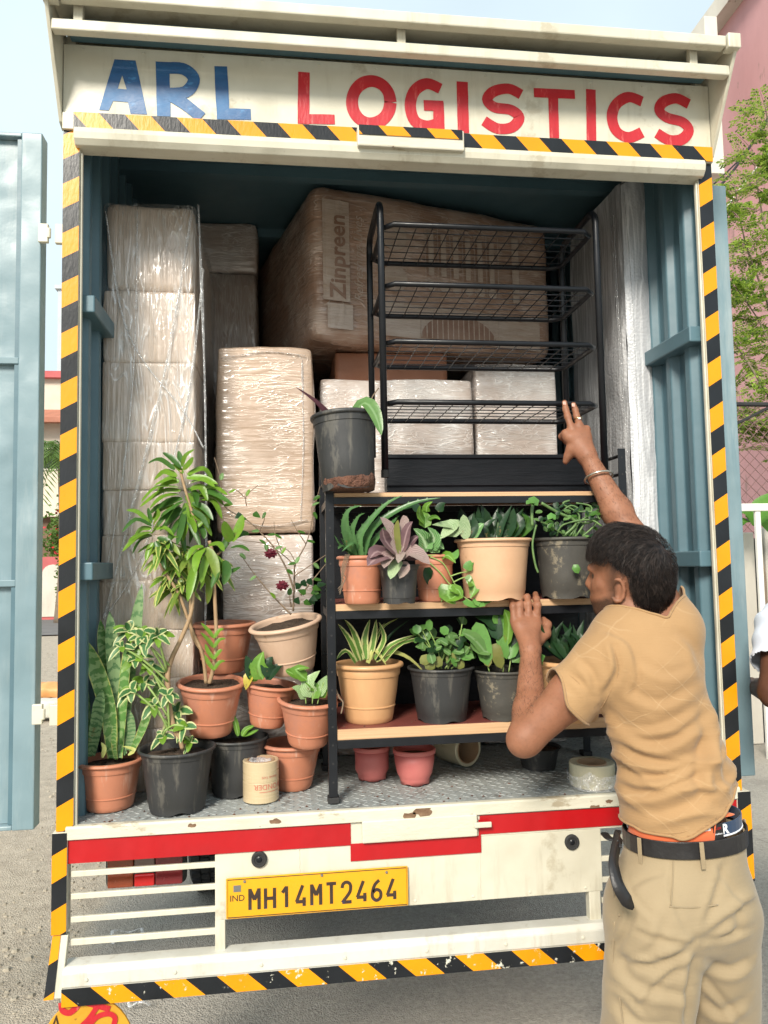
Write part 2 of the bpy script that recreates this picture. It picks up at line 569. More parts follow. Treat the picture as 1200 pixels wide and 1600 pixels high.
def ground_mat():
    m, nt, b = mk('worn_concrete_road')
    v = coords(nt)
    big = nz(nt, v, 0.55, 5, 0.6)
    fine = nz(nt, v, 55.0, 6, 0.75)
    grit = nd(nt, 'ShaderNodeTexVoronoi', {'Vector': v, 'Scale': 150.0})
    c = mix(nt, ramp(nt, big, 0.35, 0.65), (0.50, 0.455, 0.385), (0.36, 0.33, 0.285))
    c = mix(nt, ramp(nt, nz(nt, v, 1.7, 6, 0.7), 0.56, 0.66, 0, 0.55), c, (0.24, 0.22, 0.19))
    c = mix(nt, ramp(nt, fine, 0.38, 0.7, 0, 0.75), c, (0.22, 0.20, 0.17))
    c = mix(nt, ramp(nt, nz(nt, v, 7.0, 6, 0.7), 0.55, 0.72, 0, 0.6), c, (0.52, 0.475, 0.40))
    # bare dirt verge to the left, with a ragged border
    sp = nd(nt, 'ShaderNodeSeparateXYZ', {0: v})
    e = mth(nt, 'ADD', sp.outputs[0], mth(nt, 'MULTIPLY', nz(nt, v, 1.6, 6, 0.7), 0.9))
    dirt = mix(nt, ramp(nt, nz(nt, v, 11.0, 6, 0.75), 0.35, 0.68), (0.50, 0.43, 0.335), (0.30, 0.25, 0.19))
    dirt = mix(nt, ramp(nt, nz(nt, v, 70.0, 4, 0.7), 0.5, 0.7, 0, 0.6), dirt, (0.60, 0.54, 0.45))
    c = mix(nt, ramp(nt, e, -0.42, -0.30, 1.0, 0.0), c, dirt)
    crk = nd(nt, 'ShaderNodeTexVoronoi', {'Vector': nd(nt, 'ShaderNodeMapping', {'Vector': v, 'Location': (0.3, 0.1, 0)}).outputs[0], 'Scale': 0.9}, feature='DISTANCE_TO_EDGE')
    c = mix(nt, mth(nt, 'MULTIPLY', ramp(nt, mth(nt, 'ADD', crk.outputs[0], mth(nt, 'MULTIPLY', nz(nt, v, 9.0, 4), 0.03)), 0.012, 0.018, 1.0, 0.0), ramp(nt, nz(nt, v, 0.8, 2), 0.55, 0.62, 0, 0.6)), c, (0.14, 0.13, 0.115))
    nt.links.new(c, b.inputs['Base Color'])
    b.inputs['Roughness'].default_value = 0.9
    h = mth(nt, 'ADD', fine, mth(nt, 'MULTIPLY', grit.outputs[0], 0.7))
    bump(nt, b, h, 0.75, 0.012)
    return m


M['ground'] = ground_mat()
g = MB()
N = 60
for i in range(N + 1):
    for j in range(N + 1):
        x = -150 + 300 * (0.5 + 0.5 * math.copysign(abs(2 * i / N - 1) ** 2.2, 2 * i / N - 1))
        y = -40 + 240 * (j / N) ** 2.0
        g.v.append((x, y, 0.012 * noise.noise(Vector((x * 0.6, y * 0.6, 0))) if abs(x) < 20 and y < 30 else 0))
        g.uv.append((0.5, 0.5))
for i in range(N):
    for j in range(N):
        a = i * (N + 1) + j
        g.f.append((a, a + N + 1, a + N + 2, a + 1))
        g.m.append(0)
tag(g.build('ground', M['ground'], smooth=True, origin=(0, 0, 0)), kind='structure')

# loose stones on the bare verge left of the truck
M['stone'] = worn('verge_stone', (0.40, 0.35, 0.27), (0.28, 0.25, 0.20), 9.0, 0.9, bmp=0.4)
st = MB()
for i in range(2600):
    y = rnd.uniform(-0.9, 1) if i < 700 else 1 + 14 * rnd.random() ** 1.7
    x = -0.72 - 2.2 * rnd.random() ** 1.3 - 0.12 * max(y, 0)
    r = rnd.choice((0.003, 0.004, 0.004, 0.006, 0.006, 0.009)) * (1 if y < 1 else 1.8)
    z = 0.012 * noise.noise(Vector((x * 0.6, y * 0.6, 0)))
    k0 = rnd.uniform(0, 6)
    q = [(x + r * math.cos(a + k0) * rnd.uniform(0.75, 1.25), y + r * math.sin(a + k0) * rnd.uniform(0.75, 1.25), z - 0.001) for a in (0, 1.05, 2.1, 3.14, 4.2, 5.2)]
    hz = r * rnd.uniform(0.5, 0.8)
    q += [(x + (p[0] - x) * 0.62, y + (p[1] - y) * 0.62, z + hz * rnd.uniform(0.8, 1.1)) for p in q]
    st.add(q, [(k, (k + 1) % 6, 6 + (k + 1) % 6, 6 + k) for k in range(6)] + [(6, 7, 8, 9, 10, 11)])
tag(st.build('gravel', M['stone']), 'loose pale stones scattered over the bare dirt verge', kind='stuff')

# ================================================================ truck
XL, XR = -0.543, 1.253          # clear opening
XLO, XRO = -0.587, 1.297        # outer faces
truck = thing('delivery_truck', 'cream box truck with open cargo bay, hazard tape and red and blue lettering', 'truck', (0.35, 0.0, 0.0))
T = truck
XM = (XL + XR) / 2

# --- posts, header, canopy
M['tape_post_l'] = tape('hazard_tape_post', -0.55, 1.0, 0.1375, 0.92, wear=0.70)
M['tape_post_r'] = tape('hazard_tape_post_b', -0.62, 1.0, 0.1375, 0.30, wear=0.68)
M['tape_head'] = tape('hazard_tape_header', 1.0, 0.9, 0.138, 0.588, wear=0.70)
M['tape_bump'] = tape('hazard_tape_bumper', 1.0, 1.15, 0.155, 0.35, wear=0.60)
zb = FZ - 0.01
for s, x0, x1, tp in ((-1, XLO, XL, 'tape_post_l'), (1, XR, XRO, 'tape_post_r')):
    pb = MB().box((x0, 0.0, zb), (x1, 0.026, 2.80))
    xi = x1 if s < 0 else x0
    # inner jamb angle
    pb.box((xi, 0.005, zb) if s < 0 else (xi - 0.006, 0.004, zb), (xi + 0.006, 0.018, 2.72) if s < 0 else (xi, 0.018, 2.72))
    post = pb.build('corner_post', M['cream'], T, bevel=0.003)
    MB().box((x0 + 0.001, -0.003, zb), (x1 - 0.001, -0.0005, 2.822)).build('hazard_tape', M[tp], post)
hb = MB().box((XLO, -0.012, 2.775), (XRO, 0.06, 2.822))
hb.build('header_rail', M['cream'], T, bevel=0.002)
MB().box((XLO + 0.03, -0.0155, 2.777), (XRO - 0.002, -0.0125, 2.8215)).build('hazard_tape', M['tape_head'], T)
# lower rounded lip of the header
lip = MB()
prof = [(-0.026, 2.774), (-0.031, 2.758), (-0.028, 2.742), (-0.016, 2.728), (0.03, 2.724), (0.03, 2.774)]
lip.prism([(XL - 0.01, y, z) for y, z in prof], (XR - XL + 0.02, 0, 0))
lip.build('door_lip', M['cream'], T, bevel=0.002)
panel = MB().box((XLO, -0.004, 2.8225), (XRO, 0.03, 3.02)).build('header_panel', M['cream'], T)
# latch box in the middle of the header
a, b_ = P(558, 228, -0.03), P(724, 238, -0.03)
lb = MB().box((a.x, -0.046, 2.752), (b_.x, -0.013, 2.812)).build('latch_box', M['cream_rust'], T, bevel=0.004)
MB().box((a.x + 0.004, -0.049, 2.784), (b_.x - 0.006, -0.0465, 2.811)).build('hazard_tape', M['tape_head'], lb)

# painted name, each letter a flat coat of paint on the panel
HY = -0.004
LET = [
    ('letter_a', 'blue', 0, [[(179, 93), (194, 94), (191, 118), (184, 139), (177, 158), (170, 173), (155, 172)], [(194, 94), (212, 95), (230, 179), (204, 178), (200, 160), (198, 140), (191, 118)], [(184, 139), (198, 140), (200, 160), (177, 158)]], 1),
    ('letter_r', 'blue', 21, [[(254, 97), (256, 182)]], 0), ('letter_r', None, 19, [[(254, 107), (286, 108), (303, 124), (290, 144), (254, 147)], [(268, 150), (290, 164), (315, 184)]], 0),
    ('letter_l', 'blue', 20, [[(345, 104), (349, 187)]], 0), ('letter_l', None, 18, [[(341, 178), (392, 179)]], 0),
    ('letter_l', 'red', 18, [[(475, 113), (474, 194)]], 0), ('letter_l', None, 16, [[(466, 186), (523, 187)]], 0),
    ('letter_o', 'red', 19, [[(580 + 30 * math.cos(t * PI / 8), 160 + 33 * math.sin(t * PI / 8)) for t in range(17)]], 0),
    ('letter_g', 'red', 18, [[(688, 139), (667, 131), (648, 142), (641, 165), (648, 189), (667, 197), (686, 193)]], 0), ('letter_g', None, 17, [[(685, 160), (686, 206)], [(662, 165), (693, 166)]], 0),
    ('letter_i', 'red', 18, [[(722, 128), (724, 208)]], 0),
    ('letter_s', 'red', 17, [[(814, 148), (795, 139), (772, 143), (761, 156), (773, 168), (798, 172), (811, 184), (800, 199), (777, 201), (756, 189)]], 0),
    ('letter_t', 'red', 15, [[(834, 145), (898, 148)]], 0), ('letter_t', None, 16, [[(864, 150), (866, 216)]], 0),
    ('letter_i', 'red', 16, [[(923, 140), (924, 220)]], 0),
    ('letter_c', 'red', 17, [[(1003, 159), (982, 152), (963, 163), (956, 183), (963, 205), (982, 215), (1003, 207)]], 0),
    ('letter_s', 'red', 17, [[(1076, 163), (1056, 154), (1036, 160), (1030, 173), (1042, 184), (1066, 191), (1076, 204), (1065, 218), (1045, 219), (1026, 208)]], 0),
]
cur, cm, ck = None, None, 0
for nm, c, w, strokes, _ in LET:
    if c:
        if cur:
            cur[1].build(cur[0], M[cm], panel)
        cur, cm, ck = (nm, MB()), c + '_paint', 0
    for sk in strokes:
        if w == 0:
            cur[1].add([P(x, y, HY) + Vector((0, -0.0012, 0)) for x, y in sk], [tuple(range(len(sk)))])
            continue
        stroke(cur[1], sk, w, HY, 0.0012, 5, k=ck)
        ck += 1
cur[1].build(cur[0], M[cm], panel)

# canopy over the doors: cheeks, two rails, struts, sheet
YC = -0.15
for s, x in ((-1, XLO), (1, XRO)):
    x0, x1 = (x - 0.012, x - 0.002) if s < 0 else (x + 0.002, x + 0.012)
    ch = [(x0, 0.03, 2.79), (x0, 0.0, 2.80), (x0, YC, 3.055), (x0, YC, 3.085), (x0, 0.03, 3.085)]
    MB().prism(ch, (x1 - x0, 0, 0)).build('canopy_cheek', M['cream'], T, bevel=0.002)
    e0, e1 = (x0 - 0.004, x0 + 0.035) if s < 0 else (x1 - 0.035, x1 + 0.004)
    MB().box((e0, YC - 0.006, 3.04), (e1, YC + 0.028, 3.084)).build('canopy_end', M['cream'], T, bevel=0.003)
ur = MB().box((XLO + 0.026, YC, 3.046), (XRO - 0.026, YC + 0.03, 3.078))
ur.build('canopy_rail', M['cream'], T, bevel=0.004)
lr = MB().box((XLO - 0.001, -0.118, 2.982), (XRO + 0.001, -0.09, 3.012))
lr.build('canopy_rail', M['cream'], T, bevel=0.004)
for px in (628, 1085, 120):
    x = P(px, 60, -0.12).x
    MB().box((x - 0.012, -0.112, 3.0125), (x + 0.012, -0.092, 3.062)).build('canopy_strut', M['cream'], T, bevel=0.002)
MB().box((XLO - 0.001, YC + 0.032, 3.066), (XRO + 0.001, 3.0, 3.074)).build('roof', M['cream'], T)
MB().box((XLO + 0.02, -0.085, 3.03), (XRO - 0.02, 0.0, 3.036)).build('canopy_underside', M['blue'], T)

# --- cargo bay
YB = 3.0


def corr(x, s):
    """A pressed steel wall with upright ribs; s points into the bay."""
    mb = MB()
    prof, y = [], 0.028
    while y < YB - 0.2:
        prof += [(y, 0), (y + 0.045, 0), (y + 0.058, 0.026), (y + 0.088, 0.026), (y + 0.101, 0)]
        y += 0.118
    prof.append((YB, 0))
    vs_ = []
    for yy, d in prof:
        vs_ += [(x + s * d, yy, FZ - 0.02), (x + s * d, yy, 2.98)]
    f = [(2 * i, 2 * i + 2, 2 * i + 3, 2 * i + 1) for i in range(len(prof) - 1)]
    mb.add(vs_, f if s < 0 else [q[::-1] for q in f])
    return mb


for s, x in ((1, XL - 0.02), (-1, XR + 0.02)):
    w = corr(x, s).build('side_wall', M['blue'], T, bevel=0.004)
    MB().box((x - 0.03 if s > 0 else x + 0.002, 0.03, FZ - 0.1), (x - 0.002 if s > 0 else x + 0.03, YB, 3.065)).build('outer_skin', M['cream'], T)
    for (pl, pr) in ((478, 525), (893, 888)):
        z = (P(125, pl, 0.05).z if s > 0 else P(1092, pr, 0.05).z)
        if pl == 893:
            z = P(125, 893, 0.05).z if s > 0 else P(1100, 873, 0.05).z
        xa, xb = (x, x + 0.055) if s > 0 else (x - 0.055, x)
        MB().box((xa, 0.028, z - 0.024), (xb, YB - 0.05, z + 0.024)).build('wall_rail', M['blue'], w, bevel=0.004)
MB().box((XLO, YB, FZ - 0.05), (XRO, YB + 0.04, 3.06)).build('front_bulkhead', M['blue'], T)
cl = MB().box((XL - 0.02, 0.062, 2.972), (XR + 0.02, YB, 2.985))
cl.build('ceiling_sheet', M['blue'], T)
for i in range(5):
    y = 0.5 + i * 0.5
    MB().box((XL - 0.02, y, 2.935), (XR + 0.02, y + 0.04, 2.971)).build('roof_bow', M['blue'], T)


# chequer plate floor
def plate_mat():
    m, nt, b = mk('chequer_plate')
    v = coords(nt)
    c = mix(nt, ramp(nt, nz(nt, v, 4.0, 5, 0.65), 0.35, 0.65), (0.36, 0.375, 0.355), (0.27, 0.29, 0.285))
    c = mix(nt, ramp(nt, nz(nt, v, 14.0, 6, 0.7), 0.56, 0.68), c, (0.14, 0.135, 0.125))
    nt.links.new(c, b.inputs['Base Color'])
    b.inputs['Metallic'].default_value = 0.1
    b.inputs['Roughness'].default_value = 0.6
    bump(nt, b, nz(nt, v, 60.0, 4), 0.15, 0.003)
    return m


M['plate'] = plate_mat()
M['plate_wear'] = worn('chequer_plate_worn_tops', (0.34, 0.355, 0.34), (0.22, 0.23, 0.225), 26.0, 0.6, bmp=0.1, spec=0.3)
fl = MB().box((XL - 0.02, 0.012, FZ - 0.03), (XR + 0.02, YB, FZ)).build('floor_plate', M['plate'], T)
tr = MB()
k = 0
for i in range(70):
    for j in range(30):
        x, y = XL - 0.01 + i * 0.0255 + (0.006 if j % 2 else 0), 0.028 + j * 0.0225
        if x > XR:
            continue
        a = (1 if (i + j) % 2 else -1) * 0.72
        c_, s_ = math.cos(a), math.sin(a)
        L, W, H = 0.0125, 0.0032, 0.0018
        v_ = [(-L, 0, 0), (0, -W, 0), (L, 0, 0), (0, W, 0), (-L * 0.6, 0, H), (0, -W * 0.5, H), (L * 0.6, 0, H), (0, W * 0.5, H)]
        tr.add([(x + p[0] * c_ - p[1] * s_, y + p[0] * s_ + p[1] * c_, FZ + 0.0004 + p[2]) for p in v_], [(4, 5, 6, 7), (0, 1, 5, 4), (1, 2, 6, 5), (2, 3, 7, 6), (3, 0, 4, 7)])
tag(tr.build('raised_treads', M['plate_wear'], fl), kind='stuff')

# --- rear sill, panels, slats, bumper
sx0, sx1 = XLO + 0.025, XRO - 0.01
sill = MB().prism([(sx0, 0.012, FZ + 0.001), (sx0, -0.006, FZ + 0.001), (sx0, -0.010, FZ - 0.004), (sx0, -0.010, FZ - 0.032), (sx0, 0.012, FZ - 0.032)], (sx1 - sx0, 0, 0))
sill.build('sill', M['cream_rust'], T, bevel=0.002)
M['rust'] = worn('rust', (0.12, 0.06, 0.03), (0.24, 0.15, 0.09), 40, 0.85, bmp=0.5)
zr1, zr0 = FZ - 0.034, FZ - 0.092
xa, xb = P(548, 1300, -0.004).x, P(750, 1290, -0.004).x
bp = MB().box((sx0, 0.0, zr0), (sx1, 0.02, zr1 + 0.001)).build('rear_beam', M['cream'], T)
MB().box((sx0 - 0.008, -0.003, zr0), (xa, -0.0005, zr1)).build('red_tape', M['red_tape'], bp)
MB().box((xb, -0.003, zr0 + 0.006), (sx1, -0.0005, zr1 - 0.002)).build('red_tape', M['red_tape'], bp)
MB().box((xa - 0.001, -0.0032, zr0 - 0.042), (xb + 0.002, -0.0006, zr0 + 0.003)).build('red_tape', M['red_tape'], bp)
MB().box((xb - 0.004, -0.0036, zr0 - 0.036), (xb + 0.002, -0.0032, zr1 - 0.012)).build('red_tape', M['red_tape'], bp)
lp = MB().box((xa + 0.03, -0.016, zr0 + 0.006), (xb - 0.01, -0.0036, zr1 + 0.006)).build('latch_plate', M['cream_rust'], T, bevel=0.003)
MB().box((xb - 0.02, -0.024, zr0 + 0.03), (xb + 0.028, -0.0165, zr0 + 0.044)).build('latch_tongue', M['cream_rust'], lp, bevel=0.002)
x0p, x1p = P(336, 1400, 0).x, P(940, 1330, 0).x
zp0 = 0.663
rp = MB().box((x0p, 0.001, zp0), (x1p, 0.012, zr0 - 0.0005)).build('rear_panel', M['cream'], T, bevel=0.002)
for px in (405, 894):
    c = P(px, 1343 if px < 600 else 1316, -0.004)
    ring = MB().lathe([(0.0, 0.001), (0.0125, 0.001), (0.0128, 0.004), (0.018, 0.0045), (0.0205, 0.002), (0.0205, -0.006)], 24, facing(c))
    s_ = ring.build('parking_sensor', M['rubber'], rp, smooth=False)
    MB().lathe([(0.0, 0.0035), (0.005, 0.003), (0.008, 0.0012)], 16, facing(c)).build('lens', M['black'], s_)
# uprights and bumper
zb1, zb0 = 0.588, 0.54
for px0, px1 in ((336, 352), (924, 942)):
    MB().box((P(px0, 1480, 0).x, 0.002, zb1 - 0.01), (P(px1, 1480, 0).x, 0.03, zp0 + 0.001)).build('bumper_upright', M['cream'], T, bevel=0.002)
bm = MB()
bm.prism([(sx0, -0.03, zb0), (sx0, -0.03, zb1 - 0.012), (sx0, -0.018, zb1), (sx0, 0.03, zb1), (sx0, 0.03, zb0)], (sx1 - sx0, 0, 0))
bumper = bm.build('bumper', M['white'], T, bevel=0.004)
bt = MB().box((sx0, -0.0285, zb0 - 0.044), (sx1, 0.028, zb0 - 0.0005)).build('bumper_lip', M['white'], T, bevel=0.002)
MB().box((sx0 + 0.001, -0.032, zb0 - 0.043), (sx1 - 0.001, -0.0287, zb0 - 0.001)).build('hazard_tape', M['tape_bump'], bt)
for py0, py1, zz in ((1361, 1370, 0), (1396, 1405, 0), (1432, 1441, 0), (1467, 1477, 0)):
    za, zc = P(118, py0, 0.005).z, P(118, py1, 0.005).z
    MB().box((sx0 + 0.012, 0.003, zc), (x0p + 0.002, 0.012, za)).build('slat', M['cream'], T, bevel=0.0015)
    MB().box((x1p - 0.002, 0.003, zc), (sx1 - 0.012, 0.012, za)).build('slat', M['cream'], T, bevel=0.0015)
# lower corner posts with tape, and a bent lower end
zl = P(85, 1462, -0.01).z
for s in (-1, 1):
    x0, x1 = (P(80, 1400, -0.01).x, P(104, 1400, -0.01).x) if s < 0 else (XRO - 0.02, XRO + 0.02)
    lpst = MB().box((x0, -0.008, zl), (x1, 0.03, FZ - 0.012)).build('lower_post', M['cream'], T, bevel=0.002)
    MB().box((x0 + 0.0005, -0.011, zl + 0.001), (x1 - 0.0005, -0.0085, FZ - 0.013)).build('hazard_tape', M['tape_post_l'], lpst)
    x2, x3 = (x0 + 0.004, x1 + 0.004) if s < 0 else (x0 - 0.004, x1 - 0.004)
    pl = [(x2, -0.006, zl - 0.002), (x3, -0.006, zl - 0.002), (x3 - 0.008, -0.034, zb0 - 0.02), (x2 - 0.012, -0.034, zb0 - 0.02)]
    en = MB().prism(pl, (0, 0.02, 0)).build('post_foot', M['cream'], T, bevel=0.002)
    pl2 = [Vector(q) + Vector((0, -0.0025, 0)) for q in pl]
    pl2[1] -= Vector((0.018, 0, 0)); pl2[2] -= Vector((0.018, 0, 0))
    MB().prism(pl2, (0, 0.002, 0)).build('hazard_tape', M['tape_post_l'], en)

# tail lamps behind the slats
M['lamp_amber'] = worn('amber_lens', (0.28, 0.05, 0.014), (0.22, 0.04, 0.012), 6, 0.18, bmp=0.05, coat=0.6)
M['lamp_red'] = worn('red_lens', (0.20, 0.010, 0.014), (0.16, 0.008, 0.012), 6, 0.18, bmp=0.05, coat=0.6)
M['lamp_bright'] = worn('bright_red_reflector', (0.62, 0.012, 0.014), (0.5, 0.01, 0.01), 6, 0.2, bmp=0.0, coat=0.5)
M['lamp_grey'] = worn('smoky_lens', (0.24, 0.15, 0.13), (0.19, 0.12, 0.10), 6, 0.2, bmp=0.0, coat=0.5)
la, lb2 = P(163, 1330, 0.06), P(290, 1384, 0.06)
for s in (0, 1):
    dx = 0 if s == 0 else 0.885
    xs = [la.x + (lb2.x - la.x) * t + dx for t in (0, 0.36, 0.62, 1.0)]
    lamp = rbox((xs[3] - xs[0], 0.05, la.z - lb2.z), 0.016, 6, M=Matrix.Translation(((xs[0] + xs[3]) / 2, 0.09, (la.z + lb2.z) / 2))).build('tail_lamp', M['rubber'], T, smooth=True)
    z0, z1 = lb2.z + 0.006, la.z - 0.006
    zm = z0 + (z1 - z0) * 0.36
    for (xa_, xb_, za, zb_, mm, nm) in ((xs[0] + 0.008, xs[1] - 0.001, z0, z1, 'lamp_amber', 'lens'), (xs[1] + 0.001, xs[2] - 0.001, zm + 0.001, z1, 'lamp_grey', 'lens'),
                                   (xs[1] + 0.001, xs[2] - 0.001, z0, zm - 0.001, 'lamp_bright', 'reflector'), (xs[2] + 0.001, xs[3] - 0.008, z0, z1, 'lamp_red', 'lens')):
        MB().box((xa_, 0.058, za), (xb_, 0.068, zb_)).build(nm, M[mm], lamp, bevel=0.004)

# number plate
pa, pb_, pc = P(353, 1373, -0.012), P(637, 1353, -0.012), P(353, 1437, -0.012)
px0, px1, pz1, pz0 = pa.x, pb_.x, pa.z, pc.z
M['plate_yellow'] = worn('number_plate_yellow', (0.78, 0.37, 0.012), (0.72, 0.33, 0.01), 5, 0.32, bmp=0.05, spots=(((0.4, 0.22, 0.03), 0.75, 30.0),))
M['ink'] = worn('black_plate_ink', (0.035, 0.022, 0.018), (0.05, 0.03, 0.02), 20, 0.4, bmp=0.0, spots=(((0.02, 0.03, 0.09), 0.6, 25.0),))
plate = rbox((px1 - px0, 0.005, pz1 - pz0), 0.0024, 8, M=Matrix.Translation(((px0 + px1) / 2, -0.010, (pz0 + pz1) / 2))).build('number_plate', M['plate_yellow'], T, smooth=False)
yb = -0.0126
bd = MB()
i0 = 0.004
fr = [(px0 + i0, pz0 + i0), (px1 - i0, pz0 + i0), (px1 - i0, pz1 - i0), (px0 + i0, pz1 - i0)]
bd.tube(crom([Vector((x, yb, z)) for x, z in fr], 1, True), 0.0011, 6, closed=True)
bd.build('border_line', M['ink'], plate)
GL = {'M': [[(0, 0), (0, 1.03)], [(0, 1), (0.5, 0.48)], [(0.5, 0.48), (1, 1)], [(1, 1.03), (1, 0)]], 'H': [[(0, 0), (0, 1)], [(1, 0), (1, 1)], [(0, 0.5), (1, 0.5)]],
      '1': [[(0.15, 0.72), (0.62, 1)], [(0.62, 1.03), (0.62, 0)]], '4': [[(0.72, 1.02), (0.0, 0.22)], [(-0.06, 0.22), (1.05, 0.22)], [(0.86, 0.42), (0.86, 0)]],
      'T': [[(-0.05, 1), (1.05, 1)], [(0.5, 1), (0.5, 0)]], '2': [[(0, 0.74), (0.12, 0.93), (0.5, 1.02), (0.88, 0.93), (0.98, 0.72), (0.8, 0.46), (0.0, 0.02)], [(0.0, 0.03), (1.05, 0.03)]],
      '6': [[(0.82, 1), (0.3, 0.78), (0.02, 0.4), (0.06, 0.14), (0.5, 0.0), (0.94, 0.14), (0.94, 0.42), (0.5, 0.54), (0.1, 0.42)]]}
txt = 'MH14MT2464'
pw, ph = px1 - px0, pz1 - pz0
gx = px0 + pw * 0.128
step = pw * 0.0837
gh, gw = ph * 0.50, step * 0.58
for i, chr_ in enumerate(txt):
    mb = MB()
    for kk, sk in enumerate(GL[chr_]):
        curved = chr_ in '26' and len(sk) > 3
        q = [Vector((gx + i * step + x * gw, 0, pz0 + ph * 0.20 + z * gh)) for x, z in sk]
        q = crom(q, 4) if curved else q
        m_ = len(q)
        L, R = [], []
        for j in range(m_):
            t = (q[min(j + 1, m_ - 1)] - q[max(j - 1, 0)]).normalized()
            s_ = Vector((t.z, 0, -t.x)) * 0.0042
            if 0 < j < m_ - 1 and not curved:
                t1, t2 = (q[j] - q[j - 1]).normalized(), (q[j + 1] - q[j]).normalized()
                s_ *= 1 / max(0.5, math.cos(t1.angle(t2) / 2))
            o_ = Vector((0, -0.0135 - 0.0002 * kk, 0))
            L.append(q[j] + s_ + o_)
            R.append(q[j] - s_ + o_)
        mb.add(L + R, [(j, j + 1, m_ + j + 1, m_ + j) for j in range(m_ - 1)])
    mb.build('plate_character', M['ink'], plate)
text_mesh('country_code', 'IND', M['ink'], 0.022, facing((px0 + pw * 0.060, -0.0134, pz0 + ph * 0.50)), plate, extrude=0.0002)
MB().box((px0 + pw * 0.04, -0.0134, pz0 + ph * 0.66), (px0 + pw * 0.08, -0.0127, pz0 + ph * 0.82)).build('hologram', M['steel'], plate)
for fx, fz in ((0.10, 0.90), (0.52, 0.92), (0.88, 0.88)):
    MB().lathe([(0, 0.003), (0.003, 0.0025), (0.004, 0)], 10, facing((px0 + pw * fx, -0.0127, pz0 + ph * fz))).build('rivet', M['steel'], plate)

# fasteners and weld beads on the rear frame
for i in range(9):
    x = sx0 + 0.06 + i * (sx1 - sx0 - 0.12) / 8
    MB().lathe([(0, 0.003), (0.004, 0.0025), (0.005, 0)], 10, facing((x, -0.0305, zb0 + 0.018))).build('bolt', M['cream_rust'], bumper)
for i in range(7):
    x = x0p + 0.05 + i * (x1p - x0p - 0.1) / 6
    MB().lathe([(0, 0.002), (0.003, 0.0016), (0.004, 0)], 8, facing((x, 0.0008, zp0 + 0.012))).build('rivet', M['cream_rust'], rp)
for i in range(12):
    x = XLO + 0.05 + i * (XRO - XLO - 0.1) / 11
    MB().lathe([(0, 0.002), (0.003, 0.0016), (0.004, 0)], 8, facing((x, -0.0042, 3.008))).build('rivet', M['cream'], panel)
for px in (750, 468):
    x = P(px, 1350, 0).x
    wb = MB()
    wb.tube([(x + 0.0008 * math.sin(i * 2.1), 0.0006, zp0 + (zr0 - zp0) * i / 24) for i in range(25)], 0.0012, 5)
    wb.build('weld_seam', M['cream'], rp)
for (px, py, r_) in ((660, 1268, 0.018), (640, 1275, 0.012), (930, 1262, 0.010), (952, 1252, 0.007), (735, 1278, 0.014), (430, 1283, 0.010), (300, 1290, 0.007)):
    c = P(px, py, -0.0105)
    if c.z > FZ - 0.001:
        c.z = FZ - 0.008
    q = []
    for i in range(14):
        a = 2 * PI * i / 14
        k_ = 1 + 0.6 * noise.noise(Vector((math.cos(a) * 2 + px, math.sin(a) * 2, 0)))
        q.append(Vector((c.x + r_ * 1.5 * k_ * math.cos(a), -0.0108, max(FZ - 0.031, min(FZ - 0.0045, c.z + r_ * 0.7 * k_ * math.sin(a))))))
    MB().add(q, [tuple(range(14))]).build('rust_patch', M['rust'], T)
# running gear under the bed
MB().box((-0.05, 0.3, 0.62), (0.03, 5.2, 0.74)).box((0.67, 0.3, 0.62), (0.75, 5.2, 0.74)).box((0.03, 0.9, 0.65), (0.67, 0.98, 0.72)).build('chassis', M['rubber'], T)
MB().box((XLO, 0.06, FZ - 0.10), (XRO, YB, FZ - 0.031)).build('bed_frame', M['rubber'], T)
wp = [(0.19, -0.09), (0.24, -0.105), (0.30, -0.10), (0.325, -0.07), (0.33, 0.0), (0.325, 0.07), (0.30, 0.10), (0.24, 0.105), (0.19, 0.09)]
for sx in (-0.36, 1.06):
    for yw in (1.95,):
        Mw = Matrix.Translation((sx, yw, 0.33)) @ Matrix.Rotation(PI / 2, 4, 'Y')
        wh = MB().lathe([(0.02, 0.03), (0.12, 0.04), (0.185, 0.02), (0.19, 0.09), (0.19, -0.09), (0.10, -0.05), (0.02, -0.05)], 28, Mw).build('wheel', M['steel'], T, smooth=True)
        MB().lathe(wp, 44, Mw).build('tyre', M['rubber'], wh, smooth=True)
        tb = MB()
        for kk in range(44):
            a = 2 * PI * kk / 44
            for zz, da in ((-0.065, 0), (-0.022, 0.04), (0.022, 0), (0.065, 0.04)):
                Mt = Mw @ Matrix.Rotation(a + da, 4, 'Z') @ Matrix.Translation((0.331, 0, zz))
                tb.box((-0.006, -0.016, -0.018), (0.009, 0.016, 0.018), M=Mt)
        tag(tb.build('tread', M['rubber'], wh), kind='stuff')
# yellow painted mud flap under the bumper corner
M['flap'] = worn('yellow_painted_flap', (0.62, 0.32, 0.02), (0.5, 0.24, 0.015), 6, 0.5, bmp=0.2, bscale=80, spots=(((0.14, 0.08, 0.02), 0.62, 26.0),))
fc = P(136, 1642, -0.02)
rr_ = 71 * mpp(fc)
ring = [fc + Vector((math.cos(a) * rr_, 0, math.sin(a) * rr_ * 1.12)) for a in [2 * PI * i / 40 for i in range(40)]]
flap = MB().prism(ring, (0, 0.008, 0)).build('mud_flap', M['flap'], T, bevel=0.002)
fs_ = MB()
stroke(fs_, [(96, 1566), (98, 1578), (108, 1582), (118, 1575), (124, 1566)], 9, -0.02, 0.002, 5)
stroke(fs_, [(136, 1566), (150, 1570), (172, 1576)], 9, -0.02, 0.002, 3, k=1)
stroke(fs_, [(152, 1572), (140, 1590), (124, 1606)], 8, -0.02, 0.002, 3, k=2)
